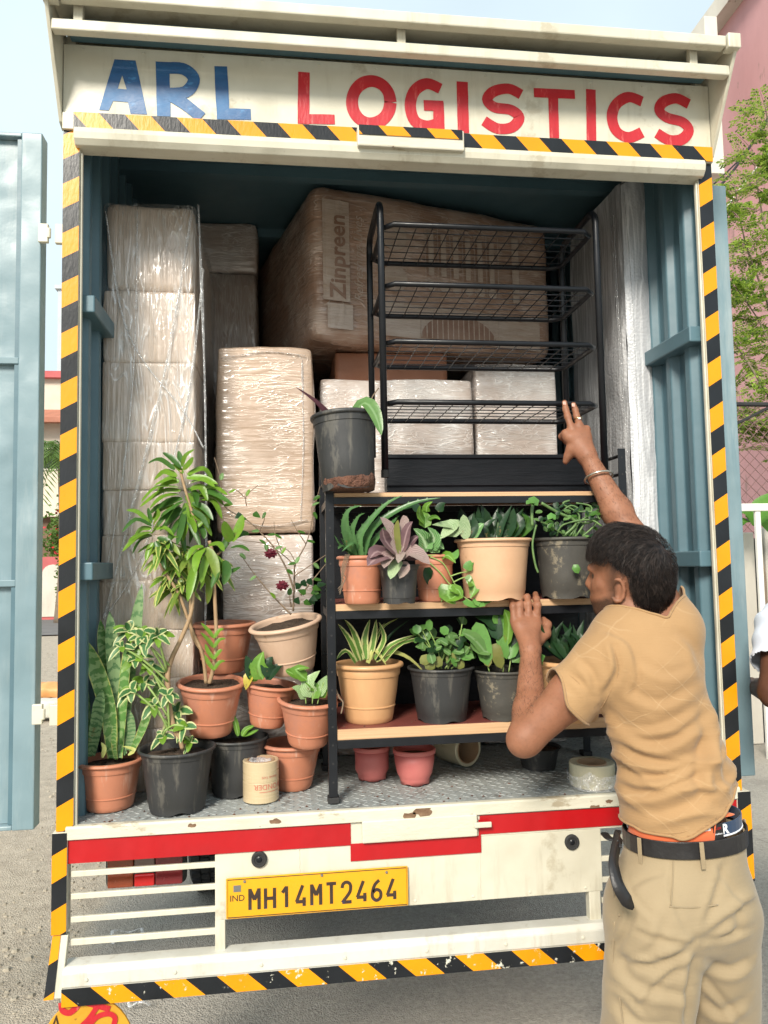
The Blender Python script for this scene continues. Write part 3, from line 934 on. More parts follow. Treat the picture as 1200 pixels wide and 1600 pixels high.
stroke(fs_, [(176, 1606), (180, 1590), (170, 1583), (152, 1588), (140, 1602), (136, 1614)], 8, -0.02, 0.002, 5, k=3)
fs_.build('lettering', M['red_paint'], flap)
fs_ = MB()
stroke(fs_, [(82, 1606), (88, 1588), (92, 1606)], 3, -0.02, 0.002, 3, smooth=False)
fs_.build('lettering', M['ink'], flap)
MB().box((fc.x - 0.012, -0.012, fc.z + rr_ * 0.9), (fc.x + 0.012, -0.004, zb0 - 0.01)).build('flap_bracket', M['steel'], T)

# --- doors swung open
dxr = P(60, 700, 0.05).x
dz1, dz0 = P(50, 207, 0.05).z, P(30, 1298, 0.05).z
door = MB()
x1, x0 = dxr, dxr - 0.92
door.box((x1 - 0.055, 0.05, dz0), (x1, 0.10, dz1)).box((x0, 0.05, dz0), (x0 + 0.055, 0.10, dz1))
door.box((x0 + 0.055, 0.052, dz1 - 0.012), (x1 - 0.055, 0.10, dz1)).box((x0 + 0.055, 0.052, dz0), (x1 - 0.055, 0.10, dz0 + 0.012))
dr = door.build('rear_door', M['blue_light'], T, bevel=0.003)
MB().box((x0 + 0.055, 0.075, dz0 + 0.013), (x1 - 0.055, 0.095, dz1 - 0.013)).build('door_panel', M['blue_light'], dr)
for py in (563, 911):
    z = P(10, py, 0.06).z
    MB().box((x0 + 0.055, 0.056, z - 0.010), (x1 - 0.056, 0.0745, z + 0.008)).build('door_rib', M['blue_light'], dr, bevel=0.002)
MB().box((x1 - 0.068, 0.06, dz0 + 0.013), (x1 - 0.0555, 0.0745, dz1 - 0.013)).build('door_bead', M['blue'], dr)
for py in (365, 1115):
    z = P(85, py, 0.04).z
    h = MB().box((x1 - 0.004, 0.035, z - 0.026), (x1 + 0.022, 0.049, z + 0.026)).box((XLO - 0.028, 0.030, z - 0.030), (XLO + 0.001, 0.046, z + 0.024))
    h.tube([(x1 + 0.024, 0.038, z - 0.014), (x1 + 0.024, 0.038, z + 0.014)], 0.006, 8)
    h.build('hinge', M['cream'], dr, bevel=0.002)
# second door, folded back along the side, seen on its edge
e0, e1 = P(1125, 300, 0.22), P(1164, 1210, 0.22)
xd0 = XRO + 0.012
xd1 = P(1129, 300, 0.22).x
z1, z0 = e0.z + 0.012, e1.z
d2 = MB().box((xd0, 0.20, z0), (xd1, 0.26, z1)).box((xd0, 0.26, z0), (xd0 + 0.02, 1.1, z1)).box((xd0, 1.1, z0), (xd1, 1.15, z1))
dr2 = d2.build('rear_door', M['blue_light'], T, bevel=0.003)
for py in (405, 1086):
    z = P(1123, py, 0.1).z
    h = MB().box((XRO - 0.001, 0.045, z - 0.032), (XRO + 0.022, 0.062, z + 0.032)).box((XRO + 0.006, 0.062, z - 0.026), (XRO + 0.02, 0.201, z + 0.026))
    h.tube([(XRO + 0.02, 0.05, z - 0.034), (XRO + 0.02, 0.05, z + 0.034)], 0.009, 8)
    h.build('hinge', M['cream'], dr2, bevel=0.002)
MB().box((XRO + 0.0005, 0.03, FZ), (XRO + 0.008, 0.072, 2.79)).build('door_gasket', M['cream'], T)
# ================================================================ surroundings
def hedge_mat(name, a, b):
    return leafmat(name, a, b, trans=0.35, rough=0.5)


# --- pink building at the right
M['pink'] = worn('pink_plaster', (0.60, 0.32, 0.32), (0.52, 0.275, 0.275), 0.8, 0.85, bmp=0.25, bscale=14, spots=(((0.36, 0.22, 0.20), 0.62, 2.2),), stretch=(1.5, 1.5, 0.5))
M['offwhite'] = worn('offwhite_plaster', (0.66, 0.62, 0.54), (0.55, 0.50, 0.43), 1.5, 0.85, bmp=0.3, bscale=20, spots=(((0.35, 0.30, 0.24), 0.62, 3.0),), stretch=(1, 1, 0.5))
bx = P(1065, 60, 7.0).x
pk = thing('pink_building', 'tall pink plastered building with pale roof edge behind the tree', 'building', (8.5, 10.0, 0))
tl = P(1062, 52, 9.5)
wl = MB()
tr_ = P(1130, -30, 7.4)
# the gable end faces the street: a wall running back from the near corner
zt0, zt1 = tl.z, tr_.z
nx = tr_.x
wl.prism([(tl.x, 9.5, 0), (6.6, 7.0, 0), (14, 7.0, 0), (14, 14, 0), (tl.x, 14, 0)], (0, 0, 9.6))
wall = wl.build('wall', M['pink'], pk)
rl = MB()
rl.prism([(tl.x - 0.25, 9.5, 9.6), (6.4, 6.75, 9.6), (14.2, 6.75, 9.6), (14.2, 14.2, 9.6), (tl.x - 0.25, 14.2, 9.6)], (0, 0, 0.28))
rl.build('roof_edge', M['offwhite'], pk)
for zz in (2.9, 6.1):
    w = MB().box((9.0, 6.93, zz), (10.4, 6.995, zz + 1.3)).build('window', M['offwhite'], pk)
    MB().box((9.08, 6.915, zz + 0.08), (10.32, 6.929, zz + 1.22)).build('pane', M['black'], w)
c = P(1096, 75, 7.6)
MB().box((c.x - 0.12, 7.3, c.z - 2.0), (c.x + 0.07, 8.0, c.z + 0.25)).build('balcony_fin', M['offwhite'], pk, bevel=0.01)

# --- white gate and chain link fence
GY = 3.6
gx0 = P(1140, 1000, GY).x
gz1, gz0 = P(1180, 787, GY).z, P(1180, 1203, GY).z
M['gate_white'] = worn('white_gate_paint', (0.74, 0.73, 0.69), (0.64, 0.62, 0.57), 3.0, 0.5, bmp=0.1, spots=(((0.4, 0.32, 0.25), 0.72, 12.0),))
gate = thing('white_gate', 'white barred steel gate standing before the pink building', 'gate', (gx0 + 1.2, GY, 0))
MB().box((gx0, GY - 0.025, gz1 - 0.06), (gx0 + 2.6, GY + 0.025, gz1)).build('top_rail', M['gate_white'], gate, bevel=0.005)
MB().box((gx0, GY - 0.025, gz0), (gx0 + 2.6, GY + 0.025, gz0 + 0.06)).build('bottom_rail', M['gate_white'], gate, bevel=0.005)
for i in range(14):
    x = P(1162, 1000, GY).x + 0.17 * (i - 1)
    if x > gx0:
        MB().box((x - 0.022, GY - 0.015, gz0 + 0.061), (x + 0.022, GY + 0.015, gz1 - 0.061)).build('bar', M['gate_white'], gate, bevel=0.004)
MB().box((gx0 - 0.06, GY - 0.04, 0), (gx0 - 0.002, GY + 0.04, gz1 + 0.05)).build('gate_post', M['gate_white'], gate, bevel=0.005)
ww = thing('compound_wall', 'stained pale compound wall right behind the white gate', 'wall', (gx0 + 1.3, GY + 0.5, 0))
xg = P(1186, 1000, GY + 0.5).x
zt = P(1180, 832, GY + 0.5).z
MB().box((gx0 - 0.5, GY + 0.45, 0), (xg - 0.03, GY + 0.6, zt)).build('wall_panel', M['offwhite'], ww, bevel=0.01)
MB().box((xg + 0.07, GY + 0.45, 0), (xg + 2.5, GY + 0.6, zt + 0.04)).build('wall_panel', M['offwhite'], ww, bevel=0.01)
MB().box((xg - 0.03, GY + 0.5, 0), (xg + 0.07, GY + 0.58, zt - 0.05)).build('joint', M['rubber'], ww)
FY = GY + 0.75
fen = thing('chain_link_fence', 'chain link fence with dark top rail below the feathery tree', 'fence', (gx0 + 1.2, FY, 0))
fz1, fz0 = P(1180, 632, FY).z, P(1180, 835, FY).z
fx0, fx1 = P(1120, 700, FY).x, P(1120, 700, FY).x + 1.5
M['wire'] = worn('rusty_wire', (0.19, 0.10, 0.09), (0.14, 0.08, 0.07), 10, 0.6, bmp=0.0)
MB().tube([(fx0, FY, fz1), (fx1, FY, fz1)], 0.022, 8).build('top_rail', M['rubber'], fen)
MB().tube([(fx0, FY + 0.03, P(1150, 813, FY).z), (fx1, FY + 0.03, P(1150, 813, FY).z)], 0.018, 8).build('lower_rail', M['rubber'], fen)
MB().tube([(fx1, FY + 0.05, 0), (fx1, FY + 0.05, fz1 + 0.05)], 0.025, 8).build('fence_post', M['rubber'], fen)
MB().tube([(fx0, FY + 0.05, 0), (fx0, FY + 0.05, fz1 + 0.05)], 0.025, 8).build('fence_post', M['rubber'], fen)
br = MB().tube([P(1145, 665, FY), P(1215, 630, FY)], 0.014, 6)
br.build('brace', M['rubber'], fen)
net = MB()
pit = 0.105
nx_ = int((fx1 - fx0) / pit)
zc0 = fz0 - 0.4
nzr = int((fz1 - zc0) / pit)
for i in range(-nzr, nx_ + 1):
    for sg in (1, -1):
        p = []
        for j in range(nzr + 1):
            x = fx0 + (i + j if sg > 0 else i + nzr - j) * pit
            if fx0 <= x <= fx1:
                p.append((x, FY - 0.006 * sg, zc0 + j * pit))
        if len(p) > 1:
            net.tube(p, 0.0035, 4, cap=False)
tag(net.build('wire_mesh', M['wire'], fen), kind='stuff')

# --- feathery tree at the right
M['bark'] = worn('grey_bark', (0.22, 0.17, 0.12), (0.15, 0.115, 0.085), 12, 0.9, bmp=0.6, bscale=50)
M['feather'] = leafmat('feathery_leaf', (0.30, 0.46, 0.07), (0.44, 0.56, 0.10), trans=0.5, rough=0.5, vary=False)
M['feather_dark'] = leafmat('feathery_leaf_dark', (0.09, 0.19, 0.04), (0.14, 0.25, 0.05), trans=0.4, rough=0.5, vary=False)


def frond(mb, base, d, L, up=Vector((0, 0, 1)), sz=0.012):
    """One compound leaf: side stalks with rows of small leaflets."""
    d = d.normalized()
    s = d.cross(up)
    s = s.normalized() if s.length > 0.1 else Vector((1, 0, 0))
    n_ = 6
    for i in range(1, n_ + 1):
        t = i / n_
        c = base + d * L * t - Vector((0, 0, 0.20 * L * t * t))
        for sg in (-1, 1):
            pl = L * 0.42 * (1 - 0.55 * t)
            dd = (s * sg + d * 0.55 - Vector((0, 0, 0.15))).normalized()
            for k in range(1, 6):
                q = c + dd * pl * k / 5
                for sg2 in (-1, 1):
                    a = (d * sg2 * 0.9 + dd * 0.6 + Vector((rnd.uniform(-.3, .3), rnd.uniform(-.3, .3), rnd.uniform(-.35, .2)))).normalized()
                    w = a.cross(Vector((rnd.uniform(-.4, .4), rnd.uniform(-.4, .4), 1))).normalized()
                    l_ = sz * rnd.uniform(1.0, 1.7)
                    mb.add([q, q + a * l_ * 0.5 + w * l_ * 0.32, q + a * l_, q + a * l_ * 0.5 - w * l_ * 0.32], [(0, 1, 2, 3)], rnd.random() < 0.25 and 1 or 0)
    mb.tube([base, base + d * L * 0.5 - Vector((0, 0, 0.05 * L)), base + d * L - Vector((0, 0, 0.2 * L))], [0.003, 0.002, 0.001], 4, mi=2, cap=False)


TY = 4.9
tree = thing('feathery_tree', 'young tree with feathery bright green leaves before the pink building', 'tree', (5.75, TY + 0.2, 0))
tb = Vector((5.75, TY + 0.2, 0))
MB().tube(crom([tb, tb + Vector((-0.05, 0, 1.2)), tb + Vector((-0.25, -0.05, 2.4)), tb + Vector((-0.3, 0, 3.6)), tb + Vector((-0.35, 0, 4.8))], 5), [0.075 - 0.0028 * i for i in range(21)], 10).build('trunk', M['bark'], tree, smooth=True)
lim, crown = [], MB()
BR = [((1250, 640), (1205, 490), (1165, 380), (1148, 290)), ((1260, 560), (1215, 430), (1190, 330), (1176, 235)), ((1250, 700), (1190, 600), (1150, 540), (1120, 500)),
      ((1260, 760), (1200, 690), (1170, 655), (1150, 640)), ((1270, 420), (1225, 300), (1205, 220), (1195, 160)), ((1260, 620), (1215, 560), (1185, 500), (1150, 450))]
for bi, b_ in enumerate(BR):
    pts_ = [P(x, y, TY + rnd.uniform(-0.12, 0.12)) for x, y in b_]
    pth = crom(pts_, 6)
    MB().tube(pth, [0.016 - 0.012 * i / (len(pth) - 1) for i in range(len(pth))], 6).build('limb', M['bark'], tree, smooth=True)
    for i in range(4, len(pth)):
        for _ in range(3):
            d = Vector((rnd.uniform(-1, 0.75), rnd.uniform(-0.6, 0.6), rnd.uniform(-0.35, 0.55)))
            if rnd.random() < 0.85:
                frond(crown, pth[i], d, rnd.uniform(0.16, 0.38), sz=0.023)
for i in range(20):
    q = P(rnd.uniform(1150, 1320), rnd.uniform(170, 690), TY + rnd.uniform(-0.1, 0.6))
    frond(crown, q, Vector((rnd.uniform(-1, 0.6), rnd.uniform(-0.6, 0.6), rnd.uniform(-0.3, 0.4))), rnd.uniform(0.18, 0.38), sz=0.023)
tag(crown.build('crown', [M['feather'], M['feather_dark'], M['bark']], tree), kind='stuff')
cab = thing('overhead_cables', 'dark and pale overhead cables crossing before the pink building', 'cable', P(1180, 240, 6.0))
MB().tube(crom([P(1212, 165, 6.2), P(1170, 232, 6.2), P(1130, 285, 6.2), P(1060, 350, 6.2)], 5), 0.016, 6).build('cable', M['rubber'], cab)
MB().tube(crom([P(1214, 172, 6.3), P(1176, 222, 6.3), P(1150, 255, 6.3), P(1080, 320, 6.3)], 5), 0.010, 6).build('cable', M['rubber'], cab)
MB().tube(crom([P(1212, 225, 6.1), P(1160, 290, 6.1), P(1130, 330, 6.1), P(1070, 400, 6.1)], 5), 0.007, 6).build('cable', M['gate_white'], cab)

# broad leaf shrub behind the gate
M['broad'] = leafmat('broad_leaf', (0.10, 0.27, 0.04), (0.16, 0.36, 0.06), trans=0.4)


def leaf(parent, spine, w, mat, prof='lance', fold=0.25, n0=None, roll=0.0, seg=7, name='leaf', mb=None, wave=0.0):
    """A leaf along spine points (world), w = full width in metres."""
    pts_ = crom(spine, max(2, seg // max(1, len(spine) - 1)))
    m = len(pts_)
    own = mb is None
    mb = MB() if own else mb
    view = (EYE - pts_[0]).normalized()
    n0 = Vector(n0) if n0 is not None else (view * 0.7 + Vector((0, 0, 0.7)))
    vs_, uv = [], []
    for i, p in enumerate(pts_):
        t = i / (m - 1)
        tg = (pts_[min(i + 1, m - 1)] - pts_[max(i - 1, 0)]).normalized()
        s = tg.cross(n0)
        s = s.normalized() if s.length > 1e-3 else tg.orthogonal().normalized()
        if roll:
            s = Quaternion(tg, roll) @ s
        nn = s.cross(tg)
        if prof == 'lance':
            tc_ = 0.04 + 0.96 * t
            k = tc_ ** 0.6 * (1.0001 - tc_) ** 0.8 / 0.378
        elif prof == 'sword':
            k = min(1, 0.55 + t * 1.2) * (1 - max(0, (t - 0.72) / 0.28) ** 1.7)
        elif prof == 'strap':
            k = min(1, 0.7 + t) * (1 - t ** 3)
        elif prof == 'taper':
            k = (1 - t) ** 0.8
        elif prof == 'heart':
            k = (math.sin(PI * t ** 0.55)) ** 0.9 if t < 1 else 0
        elif prof == 'oval':
            k = math.sqrt(max(0, 1 - (2 * t - 1) ** 2))
        else:
            k = 1
        hw = w / 2 * max(k, 0.02)
        wv = wave * w * math.sin(t * 17 + w * 900)
        vs_ += [p - s * hw + nn * (fold * hw + wv), p, p + s * hw + nn * (fold * hw - wv)]
        uv += [(t, 0.0), (t, 0.5), (t, 1.0)]
    fs = []
    for i in range(m - 1):
        for k in (0, 1):
            fs.append((3 * i + k, 3 * i + k + 1, 3 * i + k + 4, 3 * i + k + 3))
    mb.add(vs_, fs, 0, uv)
    if own:
        return mb.build(name, mat, parent, smooth=True)
    return None


sh = thing('broadleaf_shrub', 'bright broad leaved shrub poking through the white gate', 'shrub', P(1185, 1000, GY + 0.2) * 1.0)
sb = P(1195, 900, GY + 0.25)
MB().tube([(sb.x, sb.y, 0), (sb.x, sb.y, sb.z), P(1180, 815, GY + 0.25)], 0.012, 6).build('stem', M['bark'], sh)
for (x0, y0, x1, y1, w) in ((1180, 820, 1148, 800, 26), (1178, 822, 1210, 770, 40), (1170, 815, 1150, 832, 18), (1186, 812, 1205, 835, 26)):
    leaf(sh, [P(x0, y0, GY + 0.25), P((x0 + x1) / 2, (y0 + y1) / 2 - 8, GY + 0.22), P(x1, y1, GY + 0.2)], w * 5.8 / FPX, M['broad'], 'heart')

# --- far left: road edge, boundary wall, house, palm
def PX(px, py, Y):
    return P(px, py, Y)


M['far_red'] = worn('faded_red_paint', (0.50, 0.12, 0.12), (0.42, 0.10, 0.10), 1, 0.8, bmp=0.1)
M['far_cream'] = worn('cream_wall_paint', (0.66, 0.58, 0.48), (0.58, 0.5, 0.4), 1, 0.85, bmp=0.1, spots=(((0.4, 0.3, 0.25), 0.66, 1.5),))
M['far_brown'] = worn('shaded_brown_plaster', (0.20, 0.12, 0.075), (0.15, 0.09, 0.06), 1, 0.85, bmp=0.1)  # shade of the porch opening put into the brown
M['tile'] = worn('terracotta_tile', (0.42, 0.17, 0.11), (0.34, 0.14, 0.09), 3, 0.8, bmp=0.3)
rd = MB()
ya, yb2 = PZ(80, 992, 0.03).y, PZ(80, 968, 0.03).y
rd.add([(-60, ya, 0.03), (10, ya, 0.03), (10, yb2, 0.03), (-60, yb2, 0.03)], [(0, 1, 2, 3)])
M['road'] = worn('asphalt_road', (0.16, 0.155, 0.15), (0.13, 0.125, 0.12), 2, 0.9, bmp=0.3)
tag(rd.build('road', M['road']), kind='structure')
WY = 24.0
bw = thing('boundary_wall', 'red and white panelled boundary wall across the road', 'wall', (P(80, 900, WY).x, WY, 0))
wz = P(80, 870, WY).z
xw = P(80, 900, WY).x
MB().box((xw - 9, WY, 0), (xw + 4, WY + 0.3, wz)).build('wall_body', M['far_red'], bw)
x_a = P(66, 900, WY).x
for i in range(-4, 3):
    xx = x_a + i * 1.0
    q = []
    ww_ = 0.33
    for k in range(9):
        a = PI * k / 8
        q.append((xx + 0.33 + ww_ * math.cos(a), WY - 0.03, wz - 0.55 + 0.3 * math.sin(a)))
    q += [(xx + 0.33 - ww_, WY - 0.03, 0.1), (xx + 0.33 + ww_, WY - 0.03, 0.1)]
    MB().prism(q, (0, 0.029, 0)).build('wall_panel', M['offwhite'], bw)
HY2 = 32.0
ho = thing('far_house', 'cream house with red parapet and shaded brown porch beyond the boundary wall', 'house', (P(80, 800, HY2).x, HY2, 0))
xc = P(80, 800, HY2).x
z_a, z_b, z_c, z_d, z_e, z_f = [P(80, y, HY2).z for y in (870, 808, 735, 640, 592, 582)]
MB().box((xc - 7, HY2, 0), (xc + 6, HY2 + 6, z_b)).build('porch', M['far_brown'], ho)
MB().box((xc - 7, HY2 - 0.4, z_b), (xc + 6, HY2 + 6, z_b + 0.5)).build('porch_beam', M['far_cream'], ho)
MB().box((xc - 7, HY2, z_b + 0.5), (xc + 6, HY2 + 6, z_e)).build('wall', M['far_cream'], ho)
MB().box((xc - 7.2, HY2 - 0.3, z_e), (xc + 6.2, HY2 + 6.2, z_f)).build('parapet', M['far_red'], ho)
MB().prism([(xc - 7, HY2 - 0.001, z_d), (xc - 7, HY2 - 0.9, z_d - 0.5), (xc - 7, HY2 - 0.9, z_d - 0.7), (xc - 7, HY2 - 0.001, z_d - 0.6)], (13, 0, 0)).build('awning', M['tile'], ho)
for i in range(3):
    w = MB().box((xc - 3 + i * 2.6, HY2 - 0.06, z_c), (xc - 1.6 + i * 2.6, HY2 - 0.002, z_c + 1.0)).build('window', M['offwhite'], ho)
    MB().box((xc - 2.9 + i * 2.6, HY2 - 0.08, z_c + 0.08), (xc - 1.7 + i * 2.6, HY2 - 0.061, z_c + 0.92)).build('pane', M['black'], w)
tw = thing('far_tower', 'slim grey tower block far behind the house', 'building', (P(97, 500, 60).x, 60, 0))
xt = P(90, 500, 60).x
M['far_grey'] = worn('grey_render', (0.50, 0.53, 0.55), (0.45, 0.48, 0.5), 1, 0.85, bmp=0.1)
MB().box((xt, 60, 0), (xt + 6, 66, P(92, 452, 60).z)).build('wall', M['far_grey'], tw)
MB().box((xt - 0.2, 59.8, P(92, 452, 60).z), (xt + 6.2, 66.2, P(92, 452, 60).z + 0.3)).build('roof', M['far_grey'], tw)
for i in range(8):
    for j in range(2):
        MB().box((xt + 1 + j * 2.6, 59.92, 2.5 + i * 2.9), (xt + 2.4 + j * 2.6, 59.99, 4.0 + i * 2.9)).build('window', M['far_brown'], tw)

# palm
M['palm'] = leafmat('palm_leaf', (0.08, 0.16, 0.035), (0.15, 0.24, 0.05), trans=0.3)
PY = 22.0
pc_ = P(96, 705, PY)
pt = thing('palm_tree', 'shaggy palm with arching fronds seen between door and post', 'palm tree', (pc_.x, PY, 0))
MB().tube(crom([(pc_.x, PY, 0), (pc_.x + 0.1, PY, 2), (pc_.x, PY, pc_.z)], 6), [0.18 - 0.006 * i for i in range(13)], 10).build('trunk', M['bark'], pt, smooth=True)
for i in range(26):
    a = i * 2.4
    el = rnd.uniform(-0.5, 1.1)
    d = Vector((math.cos(a) * math.cos(el), math.sin(a) * math.cos(el), math.sin(el)))
    L = rnd.uniform(1.1, 1.9)
    sp = [pc_ + d * L * t - Vector((0, 0, 0.75 * L * t * t)) for t in (0, 0.25, 0.5, 0.75, 1)]
    mb = MB()
    mb.tube(sp, [0.02, 0.016, 0.012, 0.008, 0.004], 4, cap=False)
    sp2 = crom(sp, 4)
    for j in range(2, len(sp2)):
        tg = (sp2[j] - sp2[j - 1]).normalized()
        sd_ = tg.cross(Vector((0, 0, 1)))
        sd_ = sd_.normalized() if sd_.length > 0.05 else Vector((1, 0, 0))
        for sg in (-1, 1):
            e = sp2[j] + (sd_ * sg + tg * 0.7).normalized() * 0.42 - Vector((0, 0, 0.16))
            mb.add([sp2[j], (sp2[j] + e) / 2 + tg * 0.03, e, (sp2[j] + e) / 2 - tg * 0.03], [(0, 1, 2, 3)])
    mb.build('frond', M['palm'], pt)
# flowering bush by the boundary wall
bu = thing('flowering_bush', 'green bush with red flowers above the boundary wall', 'bush', P(95, 980, WY + 1.0) * 1.0)
fb = MB()
fr_ = MB()
for i in range(1400):
    q = P(rnd.gauss(98, 12), rnd.gauss(850, 26), WY + 1 + rnd.uniform(-0.6, 0.6))
    if q.z < 0.1:
        continue
    d = Vector((rnd.uniform(-1, 1), rnd.uniform(-1, 1), rnd.uniform(-0.6, 0.8))).normalized()
    w = d.orthogonal().normalized()
    (fr_ if rnd.random() < 0.06 else fb).add([q, q + d * 0.09 + w * 0.05, q + d * 0.18, q + d * 0.09 - w * 0.05], [(0, 1, 2, 3)])
for i in range(300):
    q = P(rnd.gauss(97, 4), rnd.uniform(870, 966), WY - 0.5 + rnd.uniform(-0.2, 0.2))
    d = Vector((rnd.uniform(-1, 1), rnd.uniform(-1, 1), rnd.uniform(-0.6, 0.8))).normalized()
    w = d.orthogonal().normalized()
    fb.add([q, q + d * 0.07 + w * 0.04, q + d * 0.14, q + d * 0.07 - w * 0.04], [(0, 1, 2, 3)])
tag(fb.build('foliage', M['palm'], bu), kind='stuff')
tag(fr_.build('blossoms', M['red_paint'], bu), kind='stuff')
MB().tube([(bu.location.x, WY + 1, 0), (bu.location.x, WY + 1, 2.0)], 0.05, 6).build('stem', M['bark'], bu)

# orange sack and scraps of clear film on the ground
M['orange'] = worn('faded_orange_plastic', (0.72, 0.36, 0.13), (0.6, 0.27, 0.09), 6, 0.5, bmp=0.4, bscale=15)
oc = PZ(76, 1086, 0.05)
sk = rbox((0.5, 0.35, 0.16), 0.07, 8, 0.05, 7, 2.0, Matrix.Translation((oc.x, oc.y, 0.11)))
tag(sk.build('plastic_sack', M['orange'], smooth=True), 'crumpled orange plastic sack lying on the verge beside the truck', 'sack')
bc = PZ(74, 1118, 0.05)
tag(rbox((0.30, 0.25, 0.18), 0.02, 6, 0.01, 5, 4.0, Matrix.Translation((bc.x, bc.y, 0.13))).build('white_carton', M['white'], smooth=True), 'scuffed white carton lying on the verge before the orange sack', 'box')


def clear_mat():
    m, nt, b = mk('clear_crumpled_film')
    v = coords(nt)
    h = nz(nt, v, 60.0, 5, 0.6, 0.6)
    gl = nd(nt, 'ShaderNodeBsdfGlossy', {'Color': (0.9, 0.9, 0.9, 1), 'Roughness': 0.15})
    bn = nd(nt, 'ShaderNodeBump', {'Height': h, 'Strength': 0.8, 'Distance': 0.01})
    nt.links.new(bn.outputs[0], gl.inputs['Normal'])
    df = nd(nt, 'ShaderNodeBsdfDiffuse', {'Color': (0.85, 0.85, 0.84, 1)})
    t_ = nd(nt, 'ShaderNodeBsdfTransparent', {'Color': (0.97, 0.97, 0.97, 1)})
    m1 = nd(nt, 'ShaderNodeMixShader', {0: 0.6, 1: gl.outputs[0], 2: df.outputs[0]})
    m2 = nd(nt, 'ShaderNodeMixShader', {0: ramp(nt, h, 0.35, 0.7, 0.12, 0.65), 1: t_.outputs[0], 2: m1.outputs[0]})
    nt.links.new(m2.outputs[0], nt.nodes['Material Output'].inputs['Surface'])
    return m


M['clear'] = clear_mat()
for (px, py, w, lab) in ((198, 1466, 40, 'loop of clear film lying on the ground behind the slats'), (222, 1566, 34, 'torn strip of clear film lying on the ground below the bumper')):
    c = PZ(px, py, 0.02)
    s = mpp(c)
    mb = MB()
    ring = [c + Vector((math.cos(a) * w * s * 0.6, math.sin(a) * w * s * 0.5, 0.012 * math.sin(3 * a) + 0.012)) for a in [i * 0.55 for i in range(11)]]
    mb.tube(crom(ring, 3), [0.006 + 0.01 * abs(noise.noise(Vector((i * 0.7, w, 0)))) for i in range(31)], 6, flat=0.4)
    tag(mb.build('plastic_scrap', M['clear'], smooth=True), lab, 'litter')
# ================================================================ wrapped cargo
CARD = (0.42, 0.28, 0.19)
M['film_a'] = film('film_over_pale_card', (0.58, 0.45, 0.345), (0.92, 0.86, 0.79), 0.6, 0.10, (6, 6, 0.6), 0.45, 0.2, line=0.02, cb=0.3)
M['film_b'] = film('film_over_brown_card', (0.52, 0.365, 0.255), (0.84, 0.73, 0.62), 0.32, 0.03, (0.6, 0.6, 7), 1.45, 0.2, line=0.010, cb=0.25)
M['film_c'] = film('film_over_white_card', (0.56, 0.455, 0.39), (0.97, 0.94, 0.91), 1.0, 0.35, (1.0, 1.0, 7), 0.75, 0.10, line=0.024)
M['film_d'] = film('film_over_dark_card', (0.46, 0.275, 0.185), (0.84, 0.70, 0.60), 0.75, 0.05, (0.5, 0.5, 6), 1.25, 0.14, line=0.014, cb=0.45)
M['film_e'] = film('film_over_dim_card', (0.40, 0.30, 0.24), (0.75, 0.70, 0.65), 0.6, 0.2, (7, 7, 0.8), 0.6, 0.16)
M['brown_card'] = worn('plain_brown_card', (0.33, 0.14, 0.075), (0.28, 0.115, 0.06), 4, 0.6, bmp=0.15)
M['print_white'] = worn('white_carton_print', (0.60, 0.49, 0.41), (0.49, 0.36, 0.275), 9, 0.3, bmp=0.6, bscale=18, stretch=(1, 1, 7), coat=0.7, spots=(((0.36, 0.2, 0.13), 0.62, 5.0),))
M['print_brown'] = worn('brown_carton_print', (0.26, 0.14, 0.09), (0.36, 0.23, 0.17), 12, 0.45, bmp=0.3)

# tall stack of flat parcels at the left wall
SY = 0.27
sx_0, sx_1 = P(160, 700, SY).x + 0.004, P(306, 700, SY).x
creases = [318, 455, 566, 690, 765, 836, 908, 985, 1062, 1140]
zs = [P(230, y, SY).z for y in creases] + [FZ + 0.002]
stk = thing('wrapped_parcel_stack', 'tall film wrapped stack of flat parcels against the blue wall', 'parcel stack', ((sx_0 + sx_1) / 2, SY + 0.3, FZ))
for i in range(len(zs) - 1):
    h = zs[i] - zs[i + 1]
    dx = rnd.uniform(-0.004, 0.004)
    lean = -0.006 * i / 9
    mb = rbox((sx_1 - sx_0 + (0.004 if i else -0.004), 0.6, h + 0.005), 0.008 if i else 0.026, 16, 0.006, 5, i * 2.3,
              Matrix.Translation(((sx_0 + sx_1) / 2 + dx + lean, SY + 0.3 + rnd.uniform(0, 0.006), (zs[i] + zs[i + 1]) / 2)) @ Matrix.Rotation(rnd.uniform(-0.012, 0.012), 4, 'Z'))
    mb.build('parcel', M['film_a'], stk, smooth=True)
# the continuous film drawn round the whole stack


